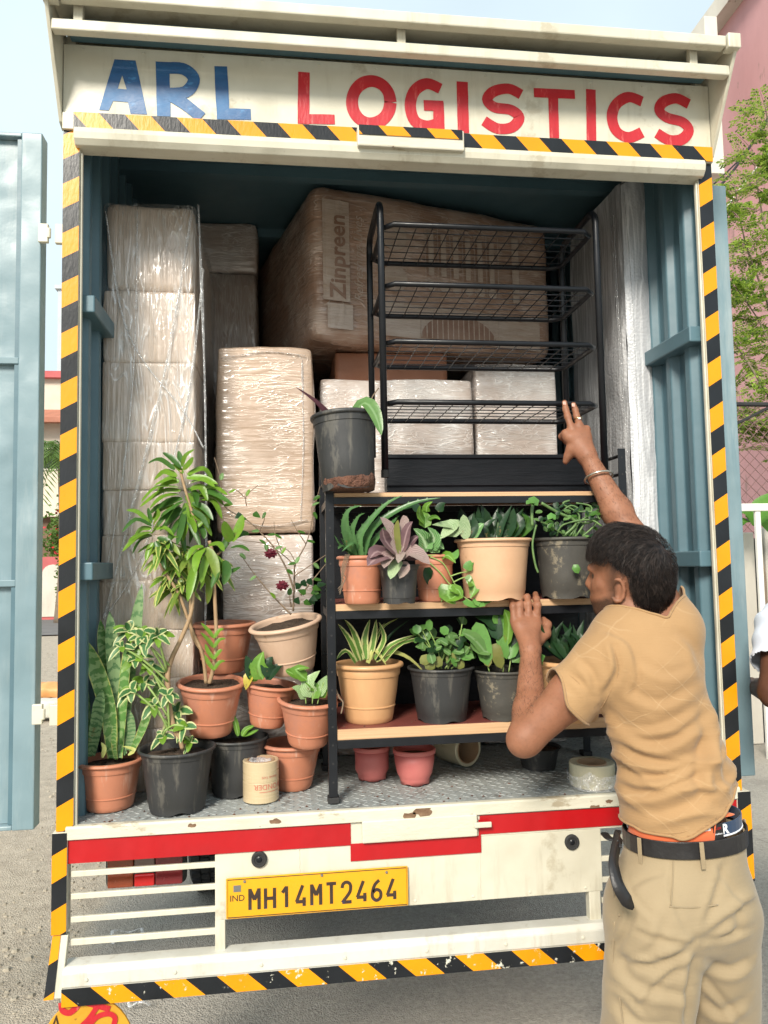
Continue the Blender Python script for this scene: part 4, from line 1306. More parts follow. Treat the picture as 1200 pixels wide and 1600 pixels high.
def sheet_mat(name, stretch, ang, haze, amt, line, dirs=(0.45, -0.4)):
    m, nt, b = mk(name)
    v0 = coords(nt)
    patch = nz(nt, v0, 4.0, 3, 0.6)
    ln_, hs = None, None
    for k, (rot, sc) in enumerate(((ang, 2.6), (ang + dirs[0], 3.3))):
        n_ = nz(nt, coords(nt, stretch, (0.1 * k, rot, 0.05 * k)), sc, 2.0, 0.45, 1.7)
        gate = ramp(nt, nz(nt, v0, 5.0 + 2 * k, 2), 0.40, 0.62)
        for c0 in (0.43, 0.5, 0.58):
            r = mth(nt, 'SUBTRACT', 1.0, ramp(nt, mth(nt, 'ABSOLUTE', mth(nt, 'SUBTRACT', n_, c0)), 0.0, line))
            r = mth(nt, 'MULTIPLY', r, gate)
            ln_ = r if ln_ is None else mth(nt, 'MAXIMUM', ln_, r)
        hs = n_ if hs is None else mth(nt, 'ADD', hs, n_)
    fac = mth(nt, 'ADD', ramp(nt, patch, 0.35, 0.7, haze * 0.4, haze * 1.6), mth(nt, 'MULTIPLY', ln_, ramp(nt, patch, 0.3, 0.65, amt * 0.4, amt)))
    fac = mth(nt, 'MINIMUM', fac, 0.95)
    bn = nd(nt, 'ShaderNodeBump', {'Height': hs, 'Strength': 1.0, 'Distance': 0.03})
    gl = nd(nt, 'ShaderNodeBsdfGlossy', {'Color': (0.95, 0.95, 0.95, 1), 'Roughness': 0.22, 'Normal': bn.outputs[0]})
    df = nd(nt, 'ShaderNodeBsdfDiffuse', {'Color': (0.90, 0.865, 0.81, 1), 'Normal': bn.outputs[0]})
    sh_ = nd(nt, 'ShaderNodeMixShader', {0: 0.55, 1: gl.outputs[0], 2: df.outputs[0]})
    tr2 = nd(nt, 'ShaderNodeBsdfTransparent', {'Color': (0.98, 0.98, 0.98, 1)})
    mx = nd(nt, 'ShaderNodeMixShader', {0: fac, 1: tr2.outputs[0], 2: sh_.outputs[0]})
    nt.links.new(mx.outputs[0], nt.nodes['Material Output'].inputs['Surface'])
    return m


M['sheet_v'] = sheet_mat('stretch_film_upright', (4.2, 4.2, 0.5), 0.06, 0.07, 0.7, 0.014)
zt_s, zb_s = zs[0] + 0.004, FZ + 0.003
fsh = rbox((sx_1 - sx_0 + 0.016, 0.615, zt_s - zb_s), 0.022, 26, 0.006, 9, 4.4, Matrix.Translation(((sx_0 + sx_1) / 2 - 0.002, SY + 0.3, (zt_s + zb_s) / 2)))
fsh.build('stretch_film', M['sheet_v'], stk, smooth=True)
# loose outer wrap: gathered strands of film hanging over the stack
fs2 = MB()
for (pp, w) in ((((300, 330), (262, 560), (205, 800), (160, 980)), 10), (((318, 420), (290, 640), (225, 860), (168, 960)), 7), (((165, 330), (200, 520), (285, 640), (318, 700)), 6),
                (((310, 320), (320, 600), (322, 900), (318, 1040)), 8), (((215, 330), (210, 560), (190, 760), (165, 900)), 5)):
    q = crom([P(x, y, SY - 0.009) for x, y in pp], 8)
    fs2.tube(q, [w * 0.0008 * (0.6 + 0.8 * abs(noise.noise(Vector((i * 0.9, w, 0))))) for i in range(len(q))], 6, flat=0.25)
fs2.build('film_strand', M['clear'], stk, smooth=True)

# upright brown carton on a paler one
BY = 0.46
bz1, bz0 = P(415, 540, BY).z, P(415, 834, BY).z
b0, b1 = P(337, 700, BY).x, P(492, 700, BY).x
c = thing('upright_carton', 'upright brown carton in tight film above the pots', 'box', ((b0 + b1) / 2, BY + 0.2, bz0))
rbox((b1 - b0, 0.4, bz1 - bz0), 0.022, 14, 0.008, 5, 1.0, Matrix.Translation(((b0 + b1) / 2, BY + 0.2, (bz0 + bz1) / 2))).build('carton', M['film_b'], c, smooth=True)
fl_ = MB()
for (pp, w) in ((((345, 560), (415, 550), (478, 556)), 9), (((352, 800), (410, 822), (480, 812)), 8), (((472, 560), (474, 690), (470, 812)), 6)):
    q = crom([P(x, y, BY - 0.004) for x, y in pp], 8)
    fl_.tube(q, [w * 0.0009 * (0.5 + abs(noise.noise(Vector((i * 0.8, w, 2))))) for i in range(len(q))], 6, flat=0.25)
fl_.build('film_strand', M['clear'], c, smooth=True)
b0, b1 = P(346, 900, BY).x, P(490, 900, BY).x
lz = [bz0 - 0.002, FZ + 0.002]
for i, lab in ((0, 'pale film wrapped carton directly under the upright brown carton'),):
    mb = rbox((b1 - b0, 0.42, lz[i] - lz[i + 1] - 0.002), 0.016, 12, 0.006, 6, 5.0 + i, Matrix.Translation(((b0 + b1) / 2, BY + 0.215, (lz[i] + lz[i + 1]) / 2)))
    tag(mb.build('wrapped_carton', M['film_c' if i == 0 else 'film_b'], smooth=True), lab, 'box', 'wrapped cartons in the truck')

# dim stack at the back left
DY = 0.95
d0, d1 = P(300, 450, DY).x, P(402, 450, DY).x
zt_ = [P(350, y, DY).z for y in (346, 425)] + [FZ + 0.002]
for i, lab in enumerate(('pale wrapped carton on top of the dim stack deep in the bay', 'tall dim wrapped carton behind the film wrapped parcel stack')):
    mb = rbox((d1 - d0, 0.3, zt_[i] - zt_[i + 1] - 0.002), 0.02, 10, 0.01, 5, 9.0 + i, Matrix.Translation(((d0 + d1) / 2 - 0.004 * i, DY + 0.15, (zt_[i] + zt_[i + 1]) / 2)))
    tag(mb.build('wrapped_carton', M['film_c' if i == 0 else 'film_e'], smooth=True), lab, 'box', 'wrapped cartons in the truck')

# big printed carton lying across the top, turned a little
q0 = P(492, 526, 0.52)
q1 = P(484, 280, 0.52)
zc0, zc1 = q0.z, min(q1.z + 0.02, 2.945)
fdir = Vector((0.965, 0.262, 0)).normalized()
bdir = Vector((-fdir.y, fdir.x, 0))
W_, D_, H_ = 1.0, 1.05, zc1 - zc0
bc_ = Vector((q0.x - 0.005, 0.52, zc0))
ctr = bc_ + fdir * W_ / 2 + bdir * D_ / 2 + Vector((0, 0, H_ / 2))
Mbig = Matrix.Translation(ctr) @ Matrix(((fdir.x, bdir.x, 0, 0), (fdir.y, bdir.y, 0, 0), (0, 0, 1, 0), (0, 0, 0, 1)))
big = thing('printed_carton', 'big printed brown carton in film laid across the top of the load', 'box', (ctr.x, ctr.y, zc0))
rbox((W_, D_, H_), 0.055, 24, 0.010, 4, 3.0, Mbig).build('carton', M['film_d'], big, smooth=True)


def onface(u, v, e=0.004):
    """Point on the carton's printed front: u metres from its near corner, v metres up."""
    return Mbig @ Vector((-W_ / 2 + u, -D_ / 2 - e, -H_ / 2 + v))


def face_quad(u0, v0, u1, v1, nm, mat, e=0.004):
    n_ = 8
    mb = MB()
    vs_ = [onface(u0 + (u1 - u0) * i / n_, v0 + (v1 - v0) * j, e + 0.003 * noise.noise(Vector((i * 0.5, j, e * 900)))) for i in range(n_ + 1) for j in (0, 1)]
    mb.add(vs_, [(2 * i, 2 * i + 2, 2 * i + 3, 2 * i + 1) for i in range(n_)])
    return mb.build(nm, mat, big)


face_quad(0.035, 0.135, 0.135, H_ - 0.07, 'label_print', M['print_white'], 0.009)
face_quad(0.05, 0.035, 0.145, 0.125, 'label_print', M['print_white'], 0.009)
Mv = facing(onface(0.092, H_ * 0.52, 0.0125), Vector((0, 0, 1)), -fdir)
text_mesh('carton_name', 'Zinpreen', M['print_brown'], 0.082, Mv, big, offset=0.0015, extrude=0.0003)
Mv = facing(onface(0.17, H_ * 0.52, 0.010), Vector((0, 0, 1)), -fdir)
text_mesh('carton_slogan', 'Refreshing Lives', M['print_white'], 0.048, Mv, big, extrude=0.0003, shear=0.3)
face_quad(0.27, 0.03, 0.93, 0.155, 'label_print', M['print_white'], 0.008)
dm = MB()
dm.add([onface(0.57, 0.034, 0.0115)] + [onface(0.57 + 0.16 * math.cos(PI * i / 14), 0.034 + 0.10 * math.sin(PI * i / 14), 0.0115) for i in range(15)], [(0, i + 1, i + 2) for i in range(14)])
dm.build('dome_print', M['print_brown'], big)
ln = MB()
for i in range(16):
    u = 0.41 + i * 0.022
    ln.prism([onface(u, 0.036, 0.0125), onface(u + 0.004, 0.036, 0.0125), onface(u + 0.004, 0.15, 0.0125), onface(u, 0.15, 0.0125)], (0, 0.0004, 0))
ln.build('line_print', M['print_white'], big)
for k, (u, v) in enumerate(((0.31, 0.245), (0.31, 0.40))):
    em = MB().lathe([(0.022, 0), (0.05, 0)], 20, facing(onface(u, v, 0.010), fdir))
    for j in range(6):
        a = j * PI / 3
        em.lathe([(0.0, 0), (0.011, 0)], 8, facing(onface(u + 0.011 * math.cos(a) * 0.2, v, 0.0104), fdir) @ Matrix.Translation((0.012 * math.cos(a), 0.012 * math.sin(a), 0.0002 * j)))
    em.build('emblem_print', M['print_white'], big)
for i in range(6):
    u = 0.46 + i * 0.052
    ic = MB().lathe([(0.0, 0), (0.019, 0)], 14, facing(onface(u, 0.235, 0.010), fdir))
    ic.prism([onface(u - 0.012, 0.275, 0.010), onface(u + 0.010, 0.275, 0.010), onface(u + 0.010, 0.44, 0.010), onface(u - 0.012, 0.44, 0.010)], (0, 0.0004, 0))
    ic.build('icon_print', M['print_white'], big)
ln = MB()
for i in range(7):
    u = 0.434 + i * 0.052
    ln.prism([onface(u, 0.22, 0.0102), onface(u + 0.003, 0.22, 0.0102), onface(u + 0.003, 0.46, 0.0102), onface(u, 0.46, 0.0102)], (0, 0.0004, 0))
ln.prism([onface(0.81, 0.21, 0.0102), onface(0.84, 0.21, 0.0102), onface(0.84, 0.47, 0.0102), onface(0.81, 0.47, 0.0102)], (0, 0.0004, 0))
ln.build('line_print', M['print_white'], big)

# boxes under it, behind the wire rack, and what carries them
def carton(px0, px1, py0, py1, Y, dep, mat, lab, z0=None, seed=0, amp=0.006, r=0.014):
    x0_, x1_ = P(px0, (py0 + py1) / 2, Y).x, P(px1, (py0 + py1) / 2, Y).x
    z1_ = P((px0 + px1) / 2, py0, Y).z
    z0_ = P((px0 + px1) / 2, py1, Y).z if z0 is None else z0
    mb = rbox((x1_ - x0_, dep, z1_ - z0_), r, 12, amp, 6, seed, Matrix.Translation(((x0_ + x1_) / 2, Y + dep / 2, (z0_ + z1_) / 2)))
    return tag(mb.build('wrapped_carton', M[mat], smooth=True), lab, 'box', 'wrapped cartons in the truck'), z0_


carton(500, 741, 592, 790, 0.56, 0.5, 'film_c', 'wide shiny white wrapped carton behind the wire rack', z0=FZ + 0.002, seed=21)
carton(744, 872, 568, 790, 0.62, 0.45, 'film_c', 'grey shiny wrapped carton behind the hand on the wire rack', z0=FZ + 0.002, seed=22)
x0_, x1_ = P(524, 560, 0.66).x, P(702, 560, 0.66).x
zq = P(600, 590, 0.56).z + 0.004
tag(rbox((x1_ - x0_, 0.5, zc0 - zq - 0.003), 0.006, 8, 0.003, 5, 31, Matrix.Translation(((x0_ + x1_) / 2, 0.95, (zc0 + zq) / 2))).build('plain_carton', M['brown_card'], smooth=True),
    'plain reddish brown carton squeezed under the big printed carton', 'box')


# bubble wrapped panel at the right wall
def bubble_mat(name, a, b, sc, strength):
    m, nt, bs = mk(name)
    v = coords(nt)
    vo = nd(nt, 'ShaderNodeTexVoronoi', {'Vector': v, 'Scale': sc})
    streak = nz(nt, coords(nt, (16, 16, 1.0)), 2.2, 3, 0.55, 1.5)
    cc = mix(nt, ramp(nt, streak, 0.45, 0.7), a, b)
    nt.links.new(cc, bs.inputs['Base Color'])
    bs.inputs['Roughness'].default_value = 0.4
    bs.inputs['Coat Weight'].default_value = 1.0
    bs.inputs['Coat Roughness'].default_value = 0.12
    h = mth(nt, 'ADD', mth(nt, 'MULTIPLY', vo.outputs[0], -0.5), streak)
    bump(nt, bs, h, strength, 0.012)
    return m


M['bubble_side'] = bubble_mat('grey_bubble_wrap', (0.34, 0.345, 0.355), (0.74, 0.745, 0.755), 100, 0.35)
M['bubble_front'] = bubble_mat('white_bubble_wrap', (0.46, 0.47, 0.49), (0.90, 0.91, 0.92), 110, 0.28)
UY = 0.33
u0t, u1t, u0b, u1b = P(972, 285, UY).x, P(1006, 285, UY).x, P(1003, 845, UY).x, P(1040, 845, UY).x
zt_p, zm_p = P(990, 285, UY).z, P(1020, 845, UY).z
sl = (u0b - u0t) / (zm_p - zt_p)
bub = thing('bubble_wrapped_panel', 'tall white bubble wrapped panel leaning at the right blue wall', 'panel', (u1b, UY + 0.6, FZ))
wid = u1t - u0t
hgt = zt_p - FZ
n_ = 34
mbf, mbs = MB(), MB()
xs_b = min(u0t + sl * (FZ - zt_p), XR - 0.01 - wid)


def px_at(z):
    t = (zt_p - z) / hgt
    return u0t + (xs_b - u0t) * t


vs_ = []
for i in range(n_ + 1):
    z = zt_p - hgt * i / n_
    for j in range(7):
        a = j / 6
        yb_ = 0.012 * (1 - (2 * a - 1) ** 4)
        e = 0.006 * noise.noise(Vector((a * 3, z * 14, 1)))
        vs_.append((px_at(z) + wid * 1.12 * a - wid * 0.06 + 0.004 * noise.noise(Vector((z * 9, a, 3))), UY - yb_ + e, z - (0.012 * (2 * a - 1) ** 2 if i == 0 else 0)))
mbf.add(vs_, [(i * 7 + j, (i + 1) * 7 + j, (i + 1) * 7 + j + 1, i * 7 + j + 1) for i in range(n_) for j in range(6)])
mbf.build('front_edge', M['bubble_front'], bub, smooth=True)
vs_ = []
for i in range(n_ + 1):
    z = zt_p - hgt * i / n_
    for j in range(25):
        y = UY + 0.012 + 0.46 * j / 24
        vs_.append((px_at(z) - 0.008 * (1 if 0 < j else 0) + 0.010 * noise.noise(Vector((y * 6, z * 5, 7))), y, z))
mbs.add(vs_, [(i * 25 + j, i * 25 + j + 1, (i + 1) * 25 + j + 1, (i + 1) * 25 + j) for i in range(n_) for j in range(24)])
o0 = len(mbs.v)
mbs.add([(px_at(zt_p), UY, zt_p), (px_at(zt_p) + wid, UY, zt_p), (px_at(zt_p) + wid, UY + 0.47, zt_p), (px_at(zt_p), UY + 0.47, zt_p),
         (xs_b + wid, UY + 0.01, FZ), (xs_b + wid, UY + 0.47, FZ)], [(0, 1, 2, 3), (1, 4, 5, 2)])
mbs.build('wrapped_face', M['bubble_side'], bub, smooth=True)
tp_ = MB()
for (pp, w) in ((((962, 330), (975, 560), (992, 800)), 5), (((955, 300), (968, 480), (984, 760)), 3), (((975, 300), (990, 500), (1003, 830)), 4)):
    q = crom([P(x, y, UY - 0.014) for x, y in pp], 8)
    tp_.tube([Vector((min(v.x, px_at(v.z) + 0.002) if w != 4 else v.x, v.y + (0.02 if w != 4 else 0), v.z)) for v in q], [w * 0.0008 * (0.6 + abs(noise.noise(Vector((i, w, 0))))) for i in range(len(q))], 6, flat=0.3)
tp_.build('film_strand', M['clear'], bub, smooth=True)

# ================================================================ black plant shelf
M['ply'] = worn('plywood_edge', (0.62, 0.40, 0.22), (0.50, 0.30, 0.16), 4, 0.6, bmp=0.25, bscale=30, stretch=(1, 1, 60), spots=(((0.25, 0.14, 0.08), 0.66, 8.0),))
M['ply_top'] = worn('red_shuttering_ply', (0.20, 0.055, 0.042), (0.155, 0.042, 0.035), 5, 0.42, bmp=0.12, spots=(((0.36, 0.2, 0.14), 0.74, 12.0),))
HYF, HYB = 0.05, 0.40
hx0, hx1 = P(511, 980, HYF).x, P(983, 850, HYF).x
hzt = P(507, 700, HYF).z
tiers = []
for (y_top, y_ply, y_beam) in ((770, 777, 788), (944.5, 955.5, 968), (1141, 1158, 1171)):
    tiers.append(tuple(P(526, y, HYF).z for y in (y_top, y_ply, y_beam)))
shelf = thing('plant_shelf', 'black steel shelf with plywood boards full of potted plants', 'shelf', ((hx0 + hx1) / 2, 0.22, FZ))
pw_ = 0.024
for (x, y) in ((hx0, HYF), (hx1 - pw_, HYF), (hx0, HYB), (hx1 - pw_, HYB)):
    ps = MB().box((x, y, FZ + 0.02), (x + pw_, y + 0.004, hzt)).box((x if x < 0.5 else x + pw_ - 0.004, y + 0.004, FZ + 0.02), (x + 0.004 if x < 0.5 else x + pw_, y + 0.03, hzt))
    post = ps.build('post', M['black'], shelf, bevel=0.001)
    MB().box((x - 0.004, y - 0.005, FZ + 0.0035), (x + pw_ + 0.004, y + 0.034, FZ + 0.019)).build('foot', M['rubber'], post, bevel=0.002)
    if y == HYF:
        for i in range(26):
            zz = FZ + 0.06 + i * 0.05
            if zz < hzt - 0.01:
                MB().lathe([(0.0, 0.0006), (0.0028, 0.0006), (0.003, 0)], 8, facing((x + pw_ / 2, y - 0.0001, zz))).build('bolt_hole', M['rubber'], post)
for (z1_, zp_, zb_) in tiers:
    MB().box((hx0 + pw_ + 0.0008, HYF + 0.004, zp_ + 0.0005), (hx1 - pw_ - 0.0008, HYB - 0.002, z1_)).build('board', [M['ply']], shelf, bevel=0.0012)
    MB().box((hx0 + pw_ + 0.004, HYF + 0.0075, z1_ + 0.0002), (hx1 - pw_ - 0.004, HYB - 0.004, z1_ + 0.0012)).build('board_face', M['ply_top'], shelf)
    MB().box((hx0 + pw_ + 0.0004, HYF + 0.001, zb_), (hx1 - pw_ - 0.0004, HYF + 0.006, zp_)).build('front_beam', M['black'], shelf, bevel=0.0008)
    MB().box((hx0 + pw_ + 0.0004, HYB - 0.002, zb_), (hx1 - pw_ - 0.0004, HYB + 0.003, zp_)).build('rear_beam', M['black'], shelf)
    for x in (hx0 + 0.005, hx1 - 0.009):
        MB().box((x, HYF + 0.031, zb_), (x + 0.004, HYB - 0.001, zp_)).build('side_beam', M['black'], shelf)
for dz in (0.02, 0.075):
    for x in (hx0 + 0.008, hx1 - 0.010):
        MB().tube([(x, HYF + 0.02, hzt - dz), (x, HYB + 0.01, hzt - dz)], 0.005, 8).build('side_rod', M['black'], shelf)
MB().box((hx0 + pw_, HYB + 0.006, tiers[2][0] - 0.05), (hx1 - pw_, HYB + 0.010, tiers[0][2] + 0.02)).build('back_panel', M['black_wood'], shelf)
Z1, Z2, Z3 = tiers[2][0] + 0.0014, tiers[1][0] + 0.0014, tiers[0][0] + 0.0014

# black tray board on the top tier
ty = 0.34
tz1, tz0 = P(760, 713, ty).z, Z3 + 0.001
x0_, x1_ = P(604, 730, ty).x, P(928, 730, ty).x
tray = thing('black_tray', 'black painted wooden tray standing on the top shelf board', 'tray', ((x0_ + x1_) / 2, ty, tz0))
MB().box((x0_, ty, tz0), (x1_, ty + 0.014, tz1 - 0.008)).build('front_board', M['black_wood'], tray, bevel=0.002)
MB().box((x0_ - 0.004, ty - 0.006, tz1 - 0.0078), (x1_ + 0.004, ty + 0.02, tz1 + 0.006)).build('top_rim', M['black_wood'], tray, bevel=0.003)
zr_ = P(760, 757, ty).z
MB().box((x0_, ty - 0.008, zr_ - 0.004), (x1_, ty - 0.0005, zr_ + 0.006)).build('bottom_rim', M['black_wood'], tray, bevel=0.002)
for x in (x0_, x1_ - 0.012):
    MB().box((x, ty + 0.0145, tz0), (x + 0.012, ty + 0.06, tz1 - 0.01)).build('side_board', M['black_wood'], tray)

# ================================================================ wire rack
RY0, RY1 = 0.12, 0.42
rack = thing('wire_rack', 'black tubular wire rack held upright on the shelf top', 'rack', (P(760, 720, 0.27).x, 0.27, P(595, 745, RY0).z))
rxl0, rxl1 = P(600, 540, RY0).x, P(600, 540, RY0).x
rz0 = P(594, 744, RY0).z
rxl = P(598, 540, RY0).x
rxr = P(937, 520, RY0).x
rzt = P(597, 312, RY0).z
for x in (rxl, rxr):
    p = [Vector((x, RY0, rz0)), Vector((x, RY0, rzt - 0.05))]
    for a in (0, 30, 60, 90):
        t = math.radians(a)
        p.append(Vector((x, RY0 + 0.045 - 0.045 * math.cos(t), rzt - 0.045 + 0.045 * math.sin(t))))
    for a in (90, 60, 30, 0):
        t = math.radians(a)
        p.append(Vector((x, RY1 - 0.045 + 0.045 * math.cos(t), rzt - 0.045 + 0.045 * math.sin(t))))
    p += [Vector((x, RY1, rzt - 0.05)), Vector((x, RY1, tz1 + 0.007))]
    fr_ = MB().tube(p, 0.0105, 12).build('side_frame', M['black'], rack, smooth=True)
    MB().lathe([(0.0, -0.004), (0.012, -0.004), (0.012, 0.018)], 12, Matrix.Translation((x, RY0, rz0))).build('end_cap', M['rubber'], fr_)
for (yl, yr) in ((350, 372), (443, 460), (533, 546), (628, 633)):
    z = P(604, yl, RY0).z
    x0_, x1_ = rxl + 0.010, rxr - 0.010
    c4 = [(x0_ + 0.03, RY0), (x1_ - 0.03, RY0), (x1_, RY0 + 0.03), (x1_, RY1 - 0.03), (x1_ - 0.03, RY1), (x0_ + 0.03, RY1), (x0_, RY1 - 0.03), (x0_, RY0 + 0.03)]
    tier = MB().tube([Vector((a, b, z)) for a, b in c4], 0.0085, 10, closed=True).build('tier_frame', M['black'], rack, smooth=True)
    for j in range(1, 6):
        y = RY0 + (RY1 - RY0) * j / 6
        MB().tube([(x0_, y, z - 0.002), (x1_, y, z - 0.002)], 0.0017, 5, cap=False).build('wire', M['black'], tier)
    for j in range(1, 13):
        x = x0_ + (x1_ - x0_) * j / 13
        MB().tube([(x, RY0, z - 0.0035), (x, RY1, z - 0.0035)], 0.0017, 5, cap=False).build('wire', M['black'], tier)

# ================================================================ tape rolls
M['tape_buff'] = worn('buff_packing_tape', (0.56, 0.44, 0.27), (0.50, 0.39, 0.235), 3, 0.3, bmp=0.1, stretch=(1, 1, 8), coat=0.4)
M['tape_cream'] = worn('cream_packing_tape', (0.60, 0.56, 0.40), (0.54, 0.5, 0.35), 3, 0.3, bmp=0.1, coat=0.4)
M['core'] = worn('card_core', (0.40, 0.27, 0.16), (0.34, 0.22, 0.13), 6, 0.8, bmp=0.2)
M['pinkprint'] = worn('red_print', (0.45, 0.09, 0.06), (0.52, 0.16, 0.11), 30, 0.4, bmp=0.0)


def tape_roll(name, lab, Mr, ro, ri, h, mat, core='core'):
    t = thing(name, lab, 'tape roll', Mr.translation, 'packing tape rolls')
    e = 0.0012
    MB().lathe([(ri + 0.003, e), (ro - 0.002, 0), (ro, 0.002), (ro, h * 0.49), (ro - 0.0007, h * 0.5), (ro, h * 0.51), (ro, h - 0.002), (ro - 0.002, h), (ri + 0.003, h - e)], 40, Mr).build('tape', mat, t, smooth=False)
    MB().lathe([(ri + 0.0029, h), (ri, h), (ri, 0), (ri + 0.0029, 0), (ri + 0.0029, h)], 32, Mr).build('core', M[core], t)
    return t


c0 = PZ(407, 1257, FZ + 0.004)
rr = 28.5 * mpp(c0)
hh = P(407, 1190, c0.y).z - c0.z
Mr = Matrix.Translation((c0.x, c0.y + rr, FZ + 0.0035))
t1 = tape_roll('tape_roll', 'upright buff tape roll with red upside-down print before the black pot', Mr, rr, rr * 0.74, hh * 0.96, M['tape_buff'])
cr = rbox((rr * 1.15, rr * 1.15, 0.02), 0.008, 12, 0.012, 45, 2.0, Matrix.Translation((c0.x, c0.y + rr, FZ + hh * 0.9)))
cr.build('crumpled_film', M['clear'], t1, smooth=True)
MB().lathe([(0, hh * 0.80), (rr * 0.73, hh * 0.80)], 20, Mr).build('label_disc', M['pinkprint'], t1)


def curl(v):
    a = v.x / rr
    R_ = rr + 0.0005
    return Vector((R_ * math.sin(a), -R_ * math.cos(a), v.y))


text_mesh('tape_print', 'WONDER', M['pinkprint'], 0.020, Mr @ Matrix.Translation((0, 0, hh * 0.40)) @ Matrix.Rotation(0.55, 4, 'Z') @ Matrix.Rotation(0, 4, 'X'), t1, extrude=0, warp=lambda v: curl(Vector((-v.x, -v.y, 0))))
text_mesh('tape_print', 'BRAND TAPE', M['pinkprint'], 0.008, Mr @ Matrix.Translation((0, 0, hh * 0.62)) @ Matrix.Rotation(0.55, 4, 'Z'), t1, extrude=0, warp=lambda v: curl(Vector((-v.x, -v.y, 0))))
ul = MB()
ul.add([Mr @ curl(Vector((-0.03 + 0.06 * i / 10 + rr * 0.55, hh * 0.27 + 0.0016 * j, 0))) for i in range(11) for j in (0, 1)], [(2 * i, 2 * i + 2, 2 * i + 3, 2 * i + 1) for i in range(10)])
ul.build('tape_print', M['pinkprint'], t1)

c1 = PZ(940, 1236, FZ + 0.003)
r1 = 36 * mpp(c1)
h1 = 36 * mpp(c1)
Mr = Matrix.Translation((c1.x, c1.y + r1, FZ + 0.0035))
t2 = tape_roll('tape_roll', 'flat cream tape roll in torn clear film beside the standing man', Mr, r1, r1 * 0.6, h1, M['tape_cream'])
text_mesh('core_print', 'ooooooooo', M['pinkprint'], 0.012, Mr @ Matrix.Translation((0, 0, h1 + 0.0006)), t2, extrude=0,
          warp=lambda v: Vector(((r1 * 0.78 + v.y) * math.sin(v.x / (r1 * 0.78)), -(r1 * 0.78 + v.y) * math.cos(v.x / (r1 * 0.78)), 0)))
bag = MB()
for i in range(15):
    a = PI * 0.95 + i * 0.085 * PI
    for j in range(5):
        rad = r1 * (1.04 + 0.30 * math.sin(PI * i / 14)) + 0.005 * noise.noise(Vector((i * 1.3, j * 1.1, 0)))
        bag.v.append((c1.x + rad * math.cos(a) * (1 + 0.04 * j), c1.y + r1 + rad * math.sin(a) * 0.95, FZ + 0.004 + h1 * 0.85 * j / 4 * (0.8 + 0.35 * noise.noise(Vector((i * 0.9, 5, 0))))))
        bag.uv.append((0.5, 0.5))
for i in range(14):
    for j in range(4):
        bag.f.append((i * 5 + j, i * 5 + 5 + j, i * 5 + 6 + j, i * 5 + 1 + j))
        bag.m.append(0)
bag.build('torn_film', M['clear'], t2, smooth=True)

c2 = PZ(735, 1201, FZ + 0.003)
r2 = 27 * mpp(c2)
Mr = Matrix.Translation((c2.x, c2.y + 0.02, FZ + 0.004 + r2)) @ Matrix.Rotation(0.5, 4, 'Z') @ Matrix.Rotation(-PI / 2, 4, 'X')
t3 = tape_roll('tape_roll', 'tape roll lying on its side in the dark under the lowest board', Mr, r2, r2 * 0.78, 0.11, M['tape_cream'])
# ================================================================ pots
M['terracotta'] = worn('terracotta_plastic', (0.54, 0.215, 0.125), (0.47, 0.18, 0.10), 5, 0.5, runs=((0.60, 0.42, 0.33), 0.56, 22.0), bmp=0.12, bscale=40, spots=(((0.43, 0.18, 0.115), 0.52, 3.0), ((0.33, 0.135, 0.09), 0.64, 11.0), ((0.60, 0.36, 0.27), 0.66, 6.0)))
M['terracotta_pale'] = worn('faded_terracotta_plastic', (0.62, 0.45, 0.33), (0.54, 0.36, 0.25), 4, 0.55, bmp=0.15, spots=(((0.40, 0.23, 0.14), 0.62, 6.0),), stretch=(1, 1, 0.6))
M['tan'] = worn('tan_plastic', (0.62, 0.355, 0.17), (0.55, 0.30, 0.14), 4, 0.48, bmp=0.12, spots=(((0.34, 0.17, 0.08), 0.68, 12.0),), stretch=(1.5, 1.5, 0.5))
M['tan_pale'] = worn('pale_tan_plastic', (0.68, 0.43, 0.27), (0.60, 0.36, 0.21), 4, 0.48, bmp=0.1, spots=(((0.40, 0.22, 0.12), 0.68, 9.0),))
M['pot_black'] = worn('black_nursery_plastic', (0.024, 0.025, 0.026), (0.036, 0.036, 0.036), 5, 0.55, runs=((0.13, 0.12, 0.10), 0.54, 22.0), bmp=0.2, bscale=50, spots=(((0.085, 0.08, 0.07), 0.55, 7.0), ((0.15, 0.135, 0.11), 0.66, 16.0), ((0.3, 0.29, 0.26), 0.74, 60.0)), stretch=(1.4, 1.4, 0.5))
M['pot_black_dusty'] = worn('dusty_black_plastic', (0.046, 0.044, 0.040), (0.07, 0.065, 0.055), 6, 0.6, bmp=0.25, spots=(((0.20, 0.17, 0.12), 0.57, 12.0),))
M['pot_pink'] = worn('faded_red_plastic', (0.50, 0.115, 0.115), (0.56, 0.17, 0.15), 4, 0.5, bmp=0.12, spots=(((0.42, 0.24, 0.2), 0.66, 12.0),))
M['soil'] = worn('dark_potting_soil', (0.045, 0.028, 0.018), (0.085, 0.055, 0.035), 30, 0.95, bmp=0.9, bscale=90, bdist=0.02)
M['soil_red'] = worn('red_soil_clod', (0.17, 0.075, 0.045), (0.10, 0.045, 0.03), 16, 0.95, bmp=1.0, bscale=45, bdist=0.03)
M['stem'] = worn('tan_stem', (0.40, 0.27, 0.15), (0.30, 0.19, 0.10), 20, 0.7, bmp=0.4, bscale=70)
M['stem_green'] = worn('green_stem', (0.22, 0.34, 0.08), (0.28, 0.38, 0.12), 20, 0.5, bmp=0.1)
M['twig'] = worn('thin_twig', (0.24, 0.17, 0.11), (0.17, 0.12, 0.08), 20, 0.8, bmp=0.2)


